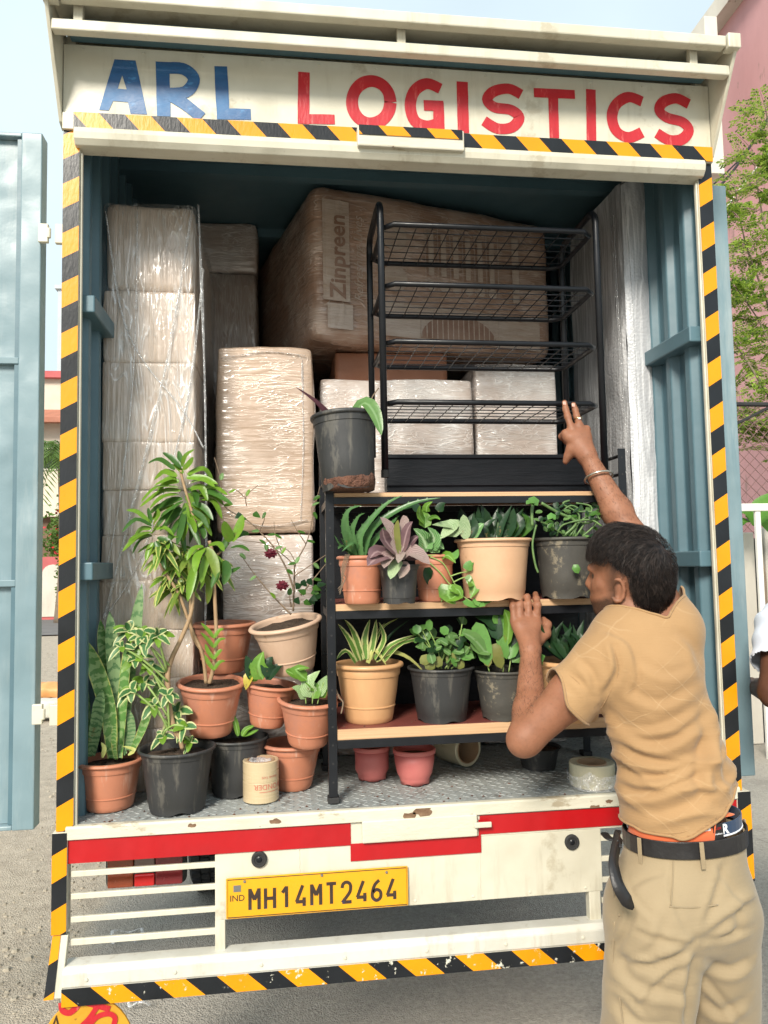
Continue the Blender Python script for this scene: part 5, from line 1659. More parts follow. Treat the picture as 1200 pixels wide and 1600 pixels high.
def pot(name, label, base, h, rt, rb, mat, style, axis=None, gap=None, soil='soil', fill=0.14, notch=False, cat='potted plant'):
    """A plastic plant pot: wall, rolled or flat rim, moulded rings, soil; returns the thing and its soil centre."""
    base = Vector(base)
    t = thing(name, label, cat, base, 'potted plants in the truck')
    ax = Vector(axis).normalized() if axis is not None else Vector((0, 0, 1))
    Mp = Matrix.Translation(base) @ ax.to_track_quat('Z', 'Y').to_matrix().to_4x4() @ Matrix.Rotation(-PI / 2, 4, 'Z')

    def r_at(f):
        return rb + (rt * 0.93 - rb) * f

    th = 0.0035
    if style == 'round':
        ring = [0.27, 0.80]
        pr = [(0, 0.0), (rb * 0.94, 0.0), (rb, 0.004)]
        for f in (0.10, 0.24):
            pr.append((r_at(f), h * f))
        pr += [(r_at(0.255), h * 0.255), (r_at(0.26) + 0.0022, h * 0.262), (r_at(0.275) + 0.0022, h * 0.28), (r_at(0.29), h * 0.288)]
        for f in (0.45, 0.6, 0.76):
            pr.append((r_at(f) + 0.001 * math.sin(f * 4), h * f))
        pr += [(r_at(0.775), h * 0.775), (r_at(0.79) + 0.0024, h * 0.782), (r_at(0.82) + 0.003, h * 0.82), (r_at(0.9) + 0.002, h * 0.915)]
        rim = [(r_at(0.9), h * 0.915), (rt * 0.985, h * 0.918), (rt + 0.002, h * 0.935), (rt + 0.003, h * 0.96), (rt, h * 0.988), (rt - 0.006, h), (rt * 0.90, h * 0.985), (rt * 0.885, h * 0.95)]
        inn = [(rt * 0.885, h * 0.952), (r_at(0.7) - th, h * 0.6)]
    else:
        pr = [(0, 0.003), (rb * 0.93, 0.003), (rb, 0.0), (r_at(0.14), h * 0.14), (r_at(0.145) + 0.001, h * 0.15), (r_at(0.4), h * 0.4), (r_at(0.7), h * 0.7), (r_at(0.86), h * 0.86), (r_at(0.865) + 0.0022, h * 0.865), (r_at(0.95) + 0.0026, h * 0.945)]
        rim = [(r_at(0.95), h * 0.945), (rt, h * 0.948), (rt + 0.0012, h * 0.965), (rt + 0.0008, h * 0.99), (rt - 0.003, h), (rt * 0.95, h * 0.985), (rt * 0.925, h * 0.95)]
        inn = [(rt * 0.925, h * 0.952), (r_at(0.7) - th, h * 0.6)]

    def scallop(q, a):
        if q.z < h * 0.06:
            q.z += max(0, math.sin(a * 4 + 0.6)) ** 2 * h * 0.045 if q.z < h * 0.03 and Vector((q.x, q.y)).length > rb * 0.9 else 0
        w = 1 + 0.006 * math.sin(2 * a + h * 99)
        return Vector((q.x * w, q.y / w, q.z))

    p = MB().lathe(pr + inn, 40, Mp, fn=scallop if style == 'flat' else None).build('pot', mat, t, smooth=True)
    p.data.polygons.foreach_set('use_smooth', [True] * len(p.data.polygons))
    md = p.modifiers.new('edge', 'EDGE_SPLIT')
    md.split_angle = math.radians(38)
    if gap:
        MB().lathe(rim, 36, Mp, a0=gap[1], a1=gap[0] + 2 * PI).build('rim', mat, p, smooth=True)
    else:
        MB().lathe(rim, 40, Mp).build('rim', mat, p, smooth=True)
    if notch:
        MB().box((-0.012, -r_at(0.05) - 0.0015, h * 0.02), (0.012, -r_at(0.05) + 0.004, h * 0.1), M=Mp @ Matrix.Rotation(0.2, 4, 'Z')).build('drain_slot', M['rubber'], p)
    zs_ = h * (1 - fill)
    rs_ = r_at(1 - fill) - 0.004
    so = MB()
    vs_ = [Mp @ Vector((0, 0, zs_ + 0.008))]
    for i in range(1, 5):
        for k in range(24):
            a = 2 * PI * k / 24
            vs_.append(Mp @ Vector((rs_ * i / 4 * math.cos(a), rs_ * i / 4 * math.sin(a), zs_ + 0.006 * noise.noise(Vector((i * 2.0, k * 0.7, h * 50))))))
    fs = [(0, 1 + k, 1 + (k + 1) % 24) for k in range(24)]
    for i in range(3):
        for k in range(24):
            a, b = 1 + i * 24 + k, 1 + i * 24 + (k + 1) % 24
            fs.append((a, a + 24, b + 24, b))
    so.add(vs_, fs)
    so.build('soil', M[soil], t, smooth=True)
    return t, Mp @ Vector((0, 0, zs_))


def pot_px(name, label, cx, y_rim, y_bot, w_rim, w_bot, mat, style, z=None, Y=None, axis=None, **kw):
    """Pot from its outline: rim centre height, lowest visible front point, widths in picture pixels."""
    if z is not None:
        f = PZ(cx, y_bot, z)
        rb = w_bot / 2 * mpp(f)
        base = Vector((P(cx, y_bot, f.y + rb).x, f.y + rb, z))
    else:
        f = P(cx, y_bot, Y)
        rb = w_bot / 2 * mpp(f)
        base = Vector((f.x, Y + rb, f.z))
    top = P(cx, y_rim, base.y)
    rt = w_rim / 2 * mpp(top)
    return pot(name, label, base, top.z - base.z, rt, rb, M[mat], style, axis=axis, **kw)


ZF = FZ + 0.0032
# ---- leaf materials
G = {}
G['snake'] = leafmat('snake_leaf', (0.08, 0.20, 0.05), (0.13, 0.28, 0.07), band=(0.26, 0.38, 0.15), edge=(0.46, 0.47, 0.14), ew=0.44, trans=0.08)
G['snake_pale'] = leafmat('snake_leaf_pale', (0.22, 0.34, 0.15), (0.29, 0.42, 0.19), band=(0.07, 0.17, 0.06), trans=0.08)
G['drac'] = leafmat('dracaena_leaf', (0.115, 0.24, 0.022), (0.20, 0.36, 0.036), trans=0.22, rough=0.32)
G['drac_dark'] = leafmat('dracaena_leaf_dark', (0.04, 0.115, 0.02), (0.07, 0.17, 0.028), trans=0.18, rough=0.32)
G['drac_yel'] = leafmat('dracaena_leaf_yellowing', (0.10, 0.22, 0.035), (0.24, 0.31, 0.045), trans=0.25)
G['varieg'] = leafmat('variegated_leaf', (0.045, 0.14, 0.045), (0.08, 0.20, 0.06), edge=(0.50, 0.52, 0.24), ew=0.27, trans=0.2)
G['song'] = leafmat('striped_leaf', (0.10, 0.20, 0.035), (0.15, 0.26, 0.045), edge=(0.46, 0.48, 0.13), ew=0.28, trans=0.2)
G['pothos'] = leafmat('pothos_leaf', (0.10, 0.24, 0.03), (0.19, 0.36, 0.05), trans=0.25, rough=0.3, mid=(0.25, 0.45, 0.12))
G['pothos_v'] = leafmat('pothos_leaf_marbled', (0.08, 0.24, 0.05), (0.36, 0.50, 0.22), trans=0.25, rough=0.3, vein=(0.55, 0.66, 0.40))
G['dark'] = leafmat('leaf_painted_shade', (0.010, 0.034, 0.013), (0.022, 0.06, 0.020), trans=0.12, rough=0.35)  # near black green: shade among the shelf plants put into the leaf colour
G['yellow'] = leafmat('yellow_leaf', (0.66, 0.52, 0.06), (0.55, 0.47, 0.08), trans=0.2)
G['aloe'] = leafmat('aloe_leaf', (0.06, 0.15, 0.05), (0.10, 0.21, 0.07), trans=0.05, rough=0.3)
G['purple'] = leafmat('purple_leaf', (0.10, 0.055, 0.07), (0.22, 0.13, 0.13), trans=0.1, rough=0.28, mid=(0.3, 0.2, 0.2))
G['purple_pale'] = leafmat('purple_leaf_pale', (0.34, 0.20, 0.20), (0.25, 0.22, 0.17), trans=0.1, rough=0.28, vein=(0.45, 0.34, 0.32))
G['arrow'] = leafmat('arrowhead_leaf', (0.08, 0.22, 0.055), (0.12, 0.30, 0.08), vein=(0.36, 0.52, 0.26), mid=(0.42, 0.56, 0.32), trans=0.2)
G['diff'] = leafmat('dieffenbachia_leaf', (0.12, 0.24, 0.08), (0.4, 0.5, 0.28), vein=(0.5, 0.58, 0.36), trans=0.15)
G['spider'] = leafmat('spider_leaf', (0.10, 0.22, 0.04), (0.15, 0.28, 0.055), edge=(0.55, 0.55, 0.24), ew=0.26, trans=0.15)
G['spider_y'] = leafmat('spider_leaf_yellow', (0.56, 0.56, 0.20), (0.44, 0.46, 0.13), trans=0.15)
G['round'] = leafmat('round_leaf', (0.09, 0.20, 0.06), (0.15, 0.27, 0.08), trans=0.15, rough=0.3, mid=(0.2, 0.32, 0.14))
G['round_l'] = leafmat('round_leaf_light', (0.09, 0.24, 0.05), (0.15, 0.33, 0.075), trans=0.2)
G['olive'] = leafmat('olive_leaf', (0.23, 0.22, 0.06), (0.17, 0.2, 0.05), trans=0.15)
G['cissus'] = leafmat('cissus_stem', (0.08, 0.17, 0.05), (0.14, 0.25, 0.07), trans=0.1)
G['red_dark'] = leafmat('dark_red_leaf', (0.07, 0.022, 0.03), (0.11, 0.03, 0.04), trans=0.1)


def L(par, pts_, w, mat, prof='lance', Y=0.15, dY=0.0, **kw):
    """Leaf along picture points at depth Y (dY = change of depth to the tip), w in pixels."""
    n_ = len(pts_)
    sp = [P(x, y, Y + dY * i / max(1, n_ - 1)) for i, (x, y) in enumerate(pts_)]
    return leaf(par, sp, w * mpp(sp[0]), G[mat], prof, **kw)


def stem(par, pts_, r, mat='stem', Y=0.15, dY=0.0, n=8, name='stem', r1=None):
    m = len(pts_)
    sp = crom([P(x, y, Y + dY * i / max(1, m - 1)) for i, (x, y) in enumerate(pts_)], 5)
    r1 = r if r1 is None else r1
    MB().tube(sp, [r + (r1 - r) * i / (len(sp) - 1) for i in range(len(sp))], n).build(name, M[mat], par, smooth=True)
    return sp


def rosette(par, c, axis, n, length, width, mats, prof='lance', el0=-0.5, el1=1.3, droop=0.5, spread=0.0, seg=6, jit=0.25, fold=0.2, minfront=-2):
    """Leaves set spirally round a stem end."""
    ax = Vector(axis).normalized()
    u = ax.orthogonal().normalized()
    v = ax.cross(u)
    for i in range(n):
        f = i / max(1, n - 1)
        a = i * 2.39996 + rnd.uniform(-jit, jit)
        el = el0 + (el1 - el0) * f + rnd.uniform(-jit, jit) * 0.5
        d = (u * math.cos(a) + v * math.sin(a)) * math.cos(el) + ax * math.sin(el)
        ln_ = length * rnd.uniform(0.6, 1.12) * (1 - 0.3 * f)
        b = c + ax * spread * f
        sp = [b + d * ln_ * t - Vector((0, 0, droop * ln_ * t * t)) for t in (0, 0.33, 0.66, 1)]
        leaf(par, sp, width * rnd.uniform(0.8, 1.15), G[rnd.choice(mats)], prof, fold=fold, n0=ax * 0.8 + Vector((0, -0.3, 0.4)), seg=seg)


# ================================================================ floor row
t, s = pot_px('potted_snake_plant', 'terracotta pot of banded snake plant at the left end of the floor row', 171, 1184, 1271, 102, 74, 'terracotta', 'round', z=ZF)
Yb = s.y
for pts_, w, mt, dy in (
        ([(141, 1182), (136, 1110), (128, 1040), (123, 985)], 15, 'snake_pale', -0.01), ([(144, 1180), (152, 1130), (160, 1078)], 24, 'snake_pale', -0.03),
        ([(176, 1184), (170, 1115), (152, 1050), (121, 988)], 30, 'snake', -0.03), ([(183, 1184), (182, 1100), (176, 1020), (171, 955)], 24, 'snake_pale', 0.0),
        ([(178, 1184), (172, 1090), (163, 1020), (157, 968)], 20, 'snake', 0.02), ([(190, 1180), (198, 1090), (209, 1000), (222, 912)], 23, 'snake_pale', 0.03),
        ([(188, 1184), (192, 1110), (198, 1040), (207, 984)], 20, 'snake', -0.01), ([(205, 1176), (222, 1140), (240, 1090), (256, 1055)], 15, 'snake', -0.02),
        ([(200, 1172), (206, 1140), (200, 1108)], 14, 'snake_pale', 0.0), ([(196, 1178), (192, 1150), (193, 1125)], 10, 'snake_pale', 0.02), ([(182, 1186), (178, 1160), (180, 1130)], 9, 'snake', -0.05)):
    L(t, pts_, w * 0.86, mt, 'sword', Yb, dy, fold=0.35, n0=(0.15 * rnd.uniform(-1, 1), -1, 0.2), seg=12, roll=rnd.uniform(-0.3, 0.3))
for pts_ in ([(160, 1184), (163, 1170), (158, 1160)], [(200, 1180), (210, 1172), (192, 1166)]):
    L(t, pts_, 7, 'spider_y', 'lance', Yb - 0.03)

t, s = pot_px('potted_umbrella_plant', 'large black pot of variegated umbrella plant with a leaning trunk', 277, 1166, 1276, 118, 88, 'pot_black', 'flat', z=ZF)
Yb = s.y
stem(t, [(291, 1172), (268, 1125), (262, 1060), (268, 1030), (282, 1000), (298, 960), (302, 925)], 0.0085, 'stem', Yb, 0.02, r1=0.005)
stem(t, [(285, 1170), (280, 1150), (276, 1140)], 0.006, 'stem', Yb - 0.02)
stem(t, [(266, 1120), (278, 1148), (288, 1168)], 0.0075, 'stem', Yb + 0.02)
for x, y, n, ln_, wd in ((200, 985, 8, 30, 13), (222, 995, 9, 34, 14), (245, 992, 8, 30, 13), (212, 1028, 7, 28, 12), (205, 1078, 7, 28, 12), (252, 1052, 6, 24, 11), (276, 1112, 8, 34, 16),
                         (288, 1135, 6, 26, 13), (255, 1150, 6, 22, 11), (298, 1158, 6, 20, 10), (240, 1100, 6, 26, 11), (232, 1040, 6, 26, 11), (262, 1085, 5, 24, 12), (225, 1065, 5, 24, 11), (190, 1010, 5, 22, 10)):
    c = P(x, y, Yb + rnd.uniform(-0.05, 0.03))
    rosette(t, c, (rnd.uniform(-0.5, 0.5), -0.8, 0.5), n, ln_ * mpp(c), wd * mpp(c), ['varieg', 'varieg', 'varieg', 'drac'], 'lance', 0.0, 0.7, 0.35)
    b = P(262 + rnd.uniform(-3, 3), min(1140, y + 55), Yb)
    MB().tube(crom([b, (b + c) / 2 + Vector((0, -0.01, 0.01)), c], 4), [0.0032] * 8 + [0.002], 6).build('twig', M['stem_green'], t, smooth=True)

t, s = pot_px('potted_seedling', 'black pot tucked behind, under the stacked terracotta pots', 372, 1150, 1248, 96, 82, 'pot_black', 'flat', z=ZF)
for pts_, w in (([(372, 1150), (368, 1130), (362, 1112)], 9), ([(378, 1150), (385, 1140), (398, 1134)], 10), ([(380, 1150), (392, 1146), (404, 1140)], 7)):
    L(t, pts_, w, 'pothos', 'lance', s.y - 0.05)

t, s = pot_px('empty_pot', 'terracotta pot on the floor beside the shelf post, half covered by another', 458, 1158, 1238, 94, 58, 'terracotta', 'round', z=ZF, fill=0.3, cat='plant pot')

# ================================================================ second layer of stacked pots
t, s = pot_px('potted_dracaena', 'terracotta pot holding tall bare stems topped with glossy leaf heads', 326, 1062, 1152, 104, 66, 'terracotta', 'round', Y=0.13, axis=(0.03, -0.10, 1), fill=0.10)
Yb = s.y - 0.02
stem(t, [(327, 1068), (333, 1045), (338, 1000), (335, 920), (333, 870), (327, 845)], 0.0062, 'stem', Yb, 0.0, r1=0.005)
stem(t, [(322, 1068), (318, 1030), (312, 1010), (300, 985), (280, 930), (256, 892), (250, 880)], 0.0055, 'stem', Yb, -0.02, r1=0.0042)
stem(t, [(318, 1020), (300, 990), (298, 940), (303, 900), (312, 850), (300, 800), (288, 760), (282, 735)], 0.005, 'stem', Yb, 0.02, r1=0.004)
sc = mpp((0, Yb, 1.6))


def head(px, py, Y, n, ln_, wd, mats, el0, el1, spread, droop, axis=(0, -0.15, 1)):
    rosette(t, P(px, py, Y), axis, n, ln_ * sc, wd * sc, mats, 'lance', el0, el1, droop, spread * sc, 7, 0.5, 0.3)


TOPL = [(283, 731, 268, 714, 254, 707, 14), (273, 734, 250, 716, 231, 724, 12), (284, 730, 282, 716, 279, 704, 13), (286, 734, 296, 722, 302, 714, 13), (284, 728, 290, 710, 304, 702, 9), (276, 745, 258, 736, 241, 750, 16),
        (293, 742, 318, 731, 333, 752, 15), (279, 762, 245, 760, 220, 785, 17), (299, 754, 318, 748, 336, 762, 16), (293, 763, 304, 770, 307, 790, 18), (313, 762, 336, 760, 356, 774, 15), (310, 776, 332, 774, 350, 790, 17),
        (279, 773, 254, 776, 234, 795, 16), (285, 780, 262, 782, 242, 801, 15), (290, 786, 291, 815, 285, 848, 17), (287, 784, 270, 795, 259, 818, 16), (296, 790, 312, 800, 322, 817, 16), (300, 786, 320, 792, 333, 813, 14),
        (273, 790, 252, 794, 237, 814, 15), (293, 804, 301, 818, 305, 834, 15), (303, 808, 320, 816, 331, 838, 14), (284, 802, 270, 816, 262, 838, 15), (280, 752, 262, 752, 246, 766, 14), (296, 772, 322, 770, 343, 782, 14),
        (282, 796, 262, 800, 246, 822, 13), (298, 796, 316, 806, 326, 826, 12), (286, 740, 276, 728, 262, 726, 11), (288, 800, 282, 826, 276, 852, 14), (292, 800, 300, 826, 296, 850, 13)]
TOPL += [(x0 + rnd.uniform(-3, 3), y0 + rnd.uniform(4, 12), x1 + rnd.uniform(-9, 9), y1 + rnd.uniform(4, 16), x2 + rnd.uniform(-14, 14), y2 + rnd.uniform(4, 22), w) for (x0, y0, x1, y1, x2, y2, w) in TOPL[5:22]]
for k_, (x0, y0, x1, y1, x2, y2, w) in enumerate(TOPL):
    f_ = rnd.uniform(-0.055, 0.05)
    L(t, [(x0, y0), (x1, y1 + 2), (x2, y2)], w * 0.74, rnd.choice(['drac', 'drac', 'drac', 'drac_dark']) if y0 < 780 else rnd.choice(['drac', 'drac_dark', 'drac_dark']), 'lance', Yb + 0.015, f_, fold=rnd.uniform(0.15, 0.5), roll=rnd.uniform(-0.5, 0.5), seg=8, wave=0.02)
LEFL = [(237, 822, 212, 812, 190, 832, 9), (236, 818, 215, 800, 197, 797, 9), (236, 818, 233, 804, 231, 793, 9), (237, 826, 222, 826, 211, 836, 10), (236, 836, 212, 842, 191, 862, 13), (238, 838, 220, 846, 207, 866, 13), (243, 846, 252, 866, 259, 890, 15),
        (240, 848, 232, 862, 228, 876, 11), (244, 828, 258, 826, 272, 838, 12), (240, 820, 248, 806, 246, 794, 9), (238, 832, 216, 836, 200, 846, 10), (246, 840, 262, 846, 268, 862, 12)]
for (x0, y0, x1, y1, x2, y2, w) in LEFL:
    L(t, [(x0, y0), (x1, y1), (x2, y2)], w * 0.8, rnd.choice(['drac', 'drac', 'drac_dark']), 'lance', Yb - 0.02, rnd.uniform(-0.05, 0.04), fold=rnd.uniform(0.15, 0.5), roll=rnd.uniform(-0.5, 0.5), seg=8)
RIGL = [(319, 856, 308, 872, 305, 896, 19, 'drac'), (322, 856, 334, 878, 341, 908, 20, 'drac_yel'), (318, 854, 302, 858, 292, 876, 14, 'drac'), (326, 852, 342, 850, 350, 862, 14, 'drac'), (322, 899, 326, 920, 324, 944, 15, 'drac_yel'),
        (304, 886, 298, 910, 293, 940, 17, 'drac'), (361, 846, 354, 830, 350, 814, 21, 'drac'), (363, 846, 374, 826, 379, 804, 22, 'drac'), (360, 842, 376, 834, 390, 834, 14, 'drac_dark'), (360, 857, 376, 855, 390, 862, 13, 'drac_dark'),
        (350, 876, 354, 894, 349, 914, 19, 'drac_dark'), (352, 900, 364, 892, 376, 886, 9, 'drac_dark'), (330, 866, 344, 880, 350, 900, 14, 'drac'), (312, 862, 300, 880, 296, 902, 14, 'drac_yel'), (345, 862, 352, 850, 356, 838, 14, 'drac_dark'),
        (328, 860, 318, 886, 314, 912, 16, 'drac'), (340, 872, 338, 896, 330, 920, 14, 'drac_dark')]
for (x0, y0, x1, y1, x2, y2, w, mt) in RIGL:
    L(t, [(x0, y0), (x1, y1), (x2, y2)], w * 0.8, mt, 'lance', Yb - 0.03, rnd.uniform(-0.05, 0.03), fold=rnd.uniform(0.15, 0.45), roll=rnd.uniform(-0.4, 0.4), seg=8)
stem(t, [(333, 872), (345, 862), (358, 848)], 0.0035, 'stem', Yb - 0.01, 0, 6)
for x, y in ((262, 850), (280, 862), (300, 868), (254, 872), (275, 888), (295, 893), (262, 905), (285, 915), (318, 885), (248, 852), (335, 880), (270, 922)):
    c = P(x, y, Yb + rnd.uniform(-0.03, 0.05))
    rosette(t, c, (rnd.uniform(-0.5, 0.5), -0.5, 0.6), 11, 42 * sc, 9 * sc, ['song', 'song', 'drac_yel', 'song', 'drac'], 'lance', -0.5, 0.9, 0.55)
for y in (985, 1000, 1018, 1035):
    for sg in (-1, 1):
        L(t, [(334, y + 12), (334 + sg * 9, y), (334 + sg * (17 + rnd.uniform(-4, 4)), y - 12 + (10 if sg > 0 else 0))], 7, 'drac', 'lance', Yb - 0.03)

t, s = pot_px('potted_pothos', 'terracotta pot with one yellow leaf between two other stacked pots', 416, 1066, 1138, 84, 52, 'terracotta', 'round', Y=0.15, axis=(0.12, -0.05, 1))
for pts_, w, mt in (([(398, 1062), (390, 1042), (384, 1024)], 22, 'dark'), ([(410, 1062), (404, 1040), (412, 1018)], 30, 'pothos'), ([(425, 1058), (418, 1040), (426, 1026)], 26, 'dark'), ([(396, 1055), (388, 1060), (384, 1078)], 20, 'yellow'),
                    ([(415, 1062), (430, 1046), (444, 1036)], 20, 'dark'), ([(402, 1064), (393, 1052), (392, 1035)], 16, 'pothos')):
    L(t, pts_, w, mt, 'heart', s.y - 0.06, 0)

t, s = pot_px('potted_pothos', 'terracotta pot with a broken rim and marbled leaves, propped before the shelf post', 482, 1086, 1168, 98, 62, 'terracotta', 'round', Y=0.09, axis=(0.04, -0.14, 1), gap=(0.35, 1.05), fill=0.2)
for pts_, w, mt in (([(478, 1092), (468, 1078), (456, 1074)], 20, 'pothos_v'), ([(485, 1090), (482, 1068), (500, 1048)], 26, 'pothos_v'), ([(488, 1092), (492, 1075), (476, 1066)], 22, 'pothos'), ([(495, 1088), (505, 1070), (512, 1055)], 22, 'pothos_v'),
                    ([(470, 1060), (452, 1050), (446, 1048)], 16, 'pothos'), ([(480, 1064), (462, 1046), (484, 1044)], 22, 'pothos'), ([(500, 1090), (508, 1078), (516, 1078)], 18, 'pothos')):
    L(t, pts_, w, mt, 'heart', s.y - 0.03, 0)
for pts_ in ([(478, 1100), (477, 1085), (474, 1076)], [(488, 1100), (489, 1080), (490, 1062)], [(496, 1100), (500, 1084), (506, 1066)]):
    stem(t, pts_, 0.0016, 'stem_green', s.y - 0.03, n=6)
stem(t, [(524, 1075), (530, 1090), (536, 1098), (533, 1115)], 0.0022, 'twig', 0.06, n=6)

# ================================================================ third layer
t, s = pot_px('terracotta_pot', 'terracotta pot standing highest behind the bare dracaena stems', 348, 972, 1053, 98, 64, 'terracotta', 'round', Y=0.24, axis=(0, -0.02, 1), cat='plant pot')
t, s = pot_px('potted_bougainvillea', 'faded tilted pot of thorny bougainvillea with a few dark red flowers', 459, 968, 1052, 112, 68, 'terracotta_pale', 'round', Y=0.14, axis=(-0.16, -0.14, 1), fill=0.12)
Yb = s.y
BW = [[(458, 955), (460, 900), (462, 880), (480, 845), (490, 800), (500, 760)], [(460, 925), (448, 890), (430, 858), (405, 830), (385, 812), (350, 790), (345, 750), (335, 715)], [(455, 960), (430, 935), (400, 900), (375, 865)],
      [(462, 885), (440, 865), (415, 850), (380, 845)], [(405, 830), (412, 815), (415, 800)], [(385, 790), (385, 775), (403, 758)], [(460, 900), (490, 880), (512, 865)], [(488, 805), (488, 790), (500, 775)], [(462, 880), (450, 860), (425, 852)],
      [(455, 948), (452, 930)], [(478, 850), (465, 830), (455, 812)], [(385, 780), (375, 770), (368, 765)], [(470, 930), (490, 905), (510, 880)], [(440, 862), (430, 835), (428, 815)]]
for b in BW:
    stem(t, b, 0.0032 if b[0][1] > 920 else 0.0018, 'twig', Yb, rnd.uniform(-0.04, 0.04), 5, 'branch', 0.0009)
for b in BW:
    for (x, y) in b[1:]:
        for _ in range(2):
            if rnd.random() < 0.4:
                a = rnd.uniform(0, 6.28)
                L(t, [(x, y), (x + 6 * math.cos(a), y + 6 * math.sin(a)), (x + 13 * math.cos(a), y + 12 * math.sin(a))], rnd.uniform(5, 8), rnd.choice(['drac', 'drac_dark', 'round']), 'lance', Yb - 0.02, seg=4)
for x, y in ((395, 802), (468, 920), (480, 905), (488, 918), (492, 930), (478, 928), (495, 915), (470, 908), (484, 935), (460, 935), (378, 803), (490, 940), (474, 940), (500, 935)):
    a = rnd.uniform(0, 6.28)
    L(t, [(x, y), (x + 7 * math.cos(a), y + 5 * math.sin(a)), (x + 16 * math.cos(a), y + 11 * math.sin(a))], 13, rnd.choice(['drac_dark', 'dark', 'dark']), 'heart', Yb - 0.03, seg=5)
G['bract'] = leafmat('dark_red_bract', (0.20, 0.022, 0.042), (0.12, 0.02, 0.03), trans=0.25)
for x, y in ((423, 865), (441, 915)):
    for i in range(11):
        a = i * 2.4
        L(t, [(x + rnd.uniform(-5, 5), y + rnd.uniform(-5, 5)), (x + 6 * math.cos(a), y + 5 * math.sin(a)), (x + 11 * math.cos(a), y + 9 * math.sin(a))], 8, 'bract', 'heart', Yb - 0.05, seg=4, name='petal')

# ================================================================ bottom board of the shelf
t, s = pot_px('potted_spider_plant', 'tan pot of striped spider plant on the bottom board', 577, 1034, 1133, 108, 76, 'tan', 'round', z=Z1)
Yb = s.y
for pts_, w, mt in (([(560, 1032), (545, 1000), (528, 975)], 12, 'spider'), ([(566, 1030), (552, 990), (538, 968)], 12, 'spider'), ([(571, 1030), (570, 1000), (578, 968)], 13, 'spider'), ([(578, 1030), (585, 995), (588, 968)], 11, 'spider'),
                    ([(585, 1030), (600, 1000), (592, 972)], 10, 'spider'), ([(592, 1032), (612, 1008), (650, 992)], 10, 'spider'), ([(600, 1034), (630, 1005), (688, 996)], 10, 'spider'), ([(575, 1036), (585, 1016), (604, 1040)], 9, 'spider_y'),
                    ([(588, 1034), (612, 1020), (640, 1030), (664, 1052)], 9, 'spider_y'), ([(555, 1036), (540, 1018), (526, 1030)], 10, 'spider'), ([(580, 1030), (595, 985), (622, 966)], 5, 'spider'), ([(574, 1030), (582, 1000), (602, 972)], 6, 'spider'),
                    ([(565, 1032), (556, 1005), (548, 975)], 9, 'spider'), ([(590, 1032), (608, 995), (640, 968)], 5, 'dark')):
    L(t, pts_, w, mt, 'strap', Yb - 0.02, rnd.uniform(-0.04, 0.02), seg=9, fold=0.5)

t, s = pot_px('potted_jade_plant', 'black pot of small round leaves in the middle of the bottom board', 691, 1040, 1132, 104, 78, 'pot_black', 'flat', z=Z1)
Yb = s.y
for (x0, y0), (x1, y1), n_ in (((690, 1045), (668, 980), 5), ((695, 1045), (720, 1000), 5), ((700, 1045), (722, 975), 5), ((680, 1045), (660, 985), 4), ((690, 1045), (645, 980), 4), ((705, 1045), (735, 1010), 5), ((685, 1045), (695, 1000), 4), ((700, 1045), (700, 985), 5)):
    stem(t, [(x0, y0), ((x0 + x1) / 2 + 4, (y0 + y1) / 2), (x1, y1)], 0.0024, 'stem_green', Yb - 0.03, -0.02, 6, 'stem', 0.0016)
    for i in range(n_ * 2):
        f = 0.35 + 0.65 * rnd.random()
        x, y = x0 + (x1 - x0) * f, y0 + (y1 - y0) * f
        a = rnd.uniform(0, 6.28)
        r_ = rnd.uniform(12, 20)
        L(t, [(x, y), (x + r_ * 0.5 * math.cos(a), y + r_ * 0.5 * math.sin(a)), (x + r_ * math.cos(a), y + r_ * math.sin(a))], rnd.uniform(11, 17), rnd.choice(['round', 'round', 'round_l', 'dark']), 'oval', Yb - 0.04 + rnd.uniform(-0.03, 0.04), rnd.uniform(-0.02, 0.02), seg=5)
for x, y in ((664, 1032), (684, 1035), (705, 1030), (672, 1040), (718, 1038)):
    L(t, [(x, y + 8), (x, y), (x + 3, y - 10)], 17, 'olive', 'oval', Yb - 0.05, seg=5)

t, s = pot_px('potted_round_leaf_plant', 'dusty black pot of upright round leaves behind the raised forearm', 788, 1044, 1128, 94, 68, 'pot_black_dusty', 'flat', z=Z1)
Yb = s.y
for pts_, w, mt in (([(762, 1040), (752, 1000), (744, 972)], 28, 'round_l'), ([(766, 1030), (742, 1000), (722, 988)], 24, 'round'), ([(784, 1045), (775, 1020), (776, 1005)], 20, 'olive'), ([(764, 1042), (760, 1025), (764, 1010)], 16, 'olive'),
                    ([(792, 1030), (784, 1000), (786, 965)], 18, 'round_l'), ([(795, 1030), (800, 1010), (812, 992)], 26, 'round_l'), ([(792, 1010), (795, 975), (788, 952)], 16, 'pothos'), ([(778, 1000), (772, 975), (770, 955)], 24, 'dark'),
                    ([(800, 1035), (820, 1020), (830, 1008)], 26, 'round'), ([(768, 1020), (748, 1015), (735, 1000)], 22, 'round'), ([(805, 1030), (815, 990), (820, 965)], 26, 'dark'), ([(775, 985), (760, 968), (742, 962)], 18, 'dark')):
    L(t, pts_, w, mt, 'oval', Yb - 0.05, rnd.uniform(-0.02, 0.02), seg=6)
for pts_ in ([(786, 1050), (790, 1010), (800, 975), (790, 962)], [(765, 1050), (756, 1020), (750, 990)], [(795, 1050), (800, 1020), (808, 1000)]):
    stem(t, pts_, 0.002, 'stem_green', Yb - 0.04, n=6)
for pts_ in ([(788, 972), (778, 955), (775, 960)],):
    L(t, [(783, 975), (777, 958), (770, 950)], 26, 'round_l', 'heart', 0.07, seg=6)

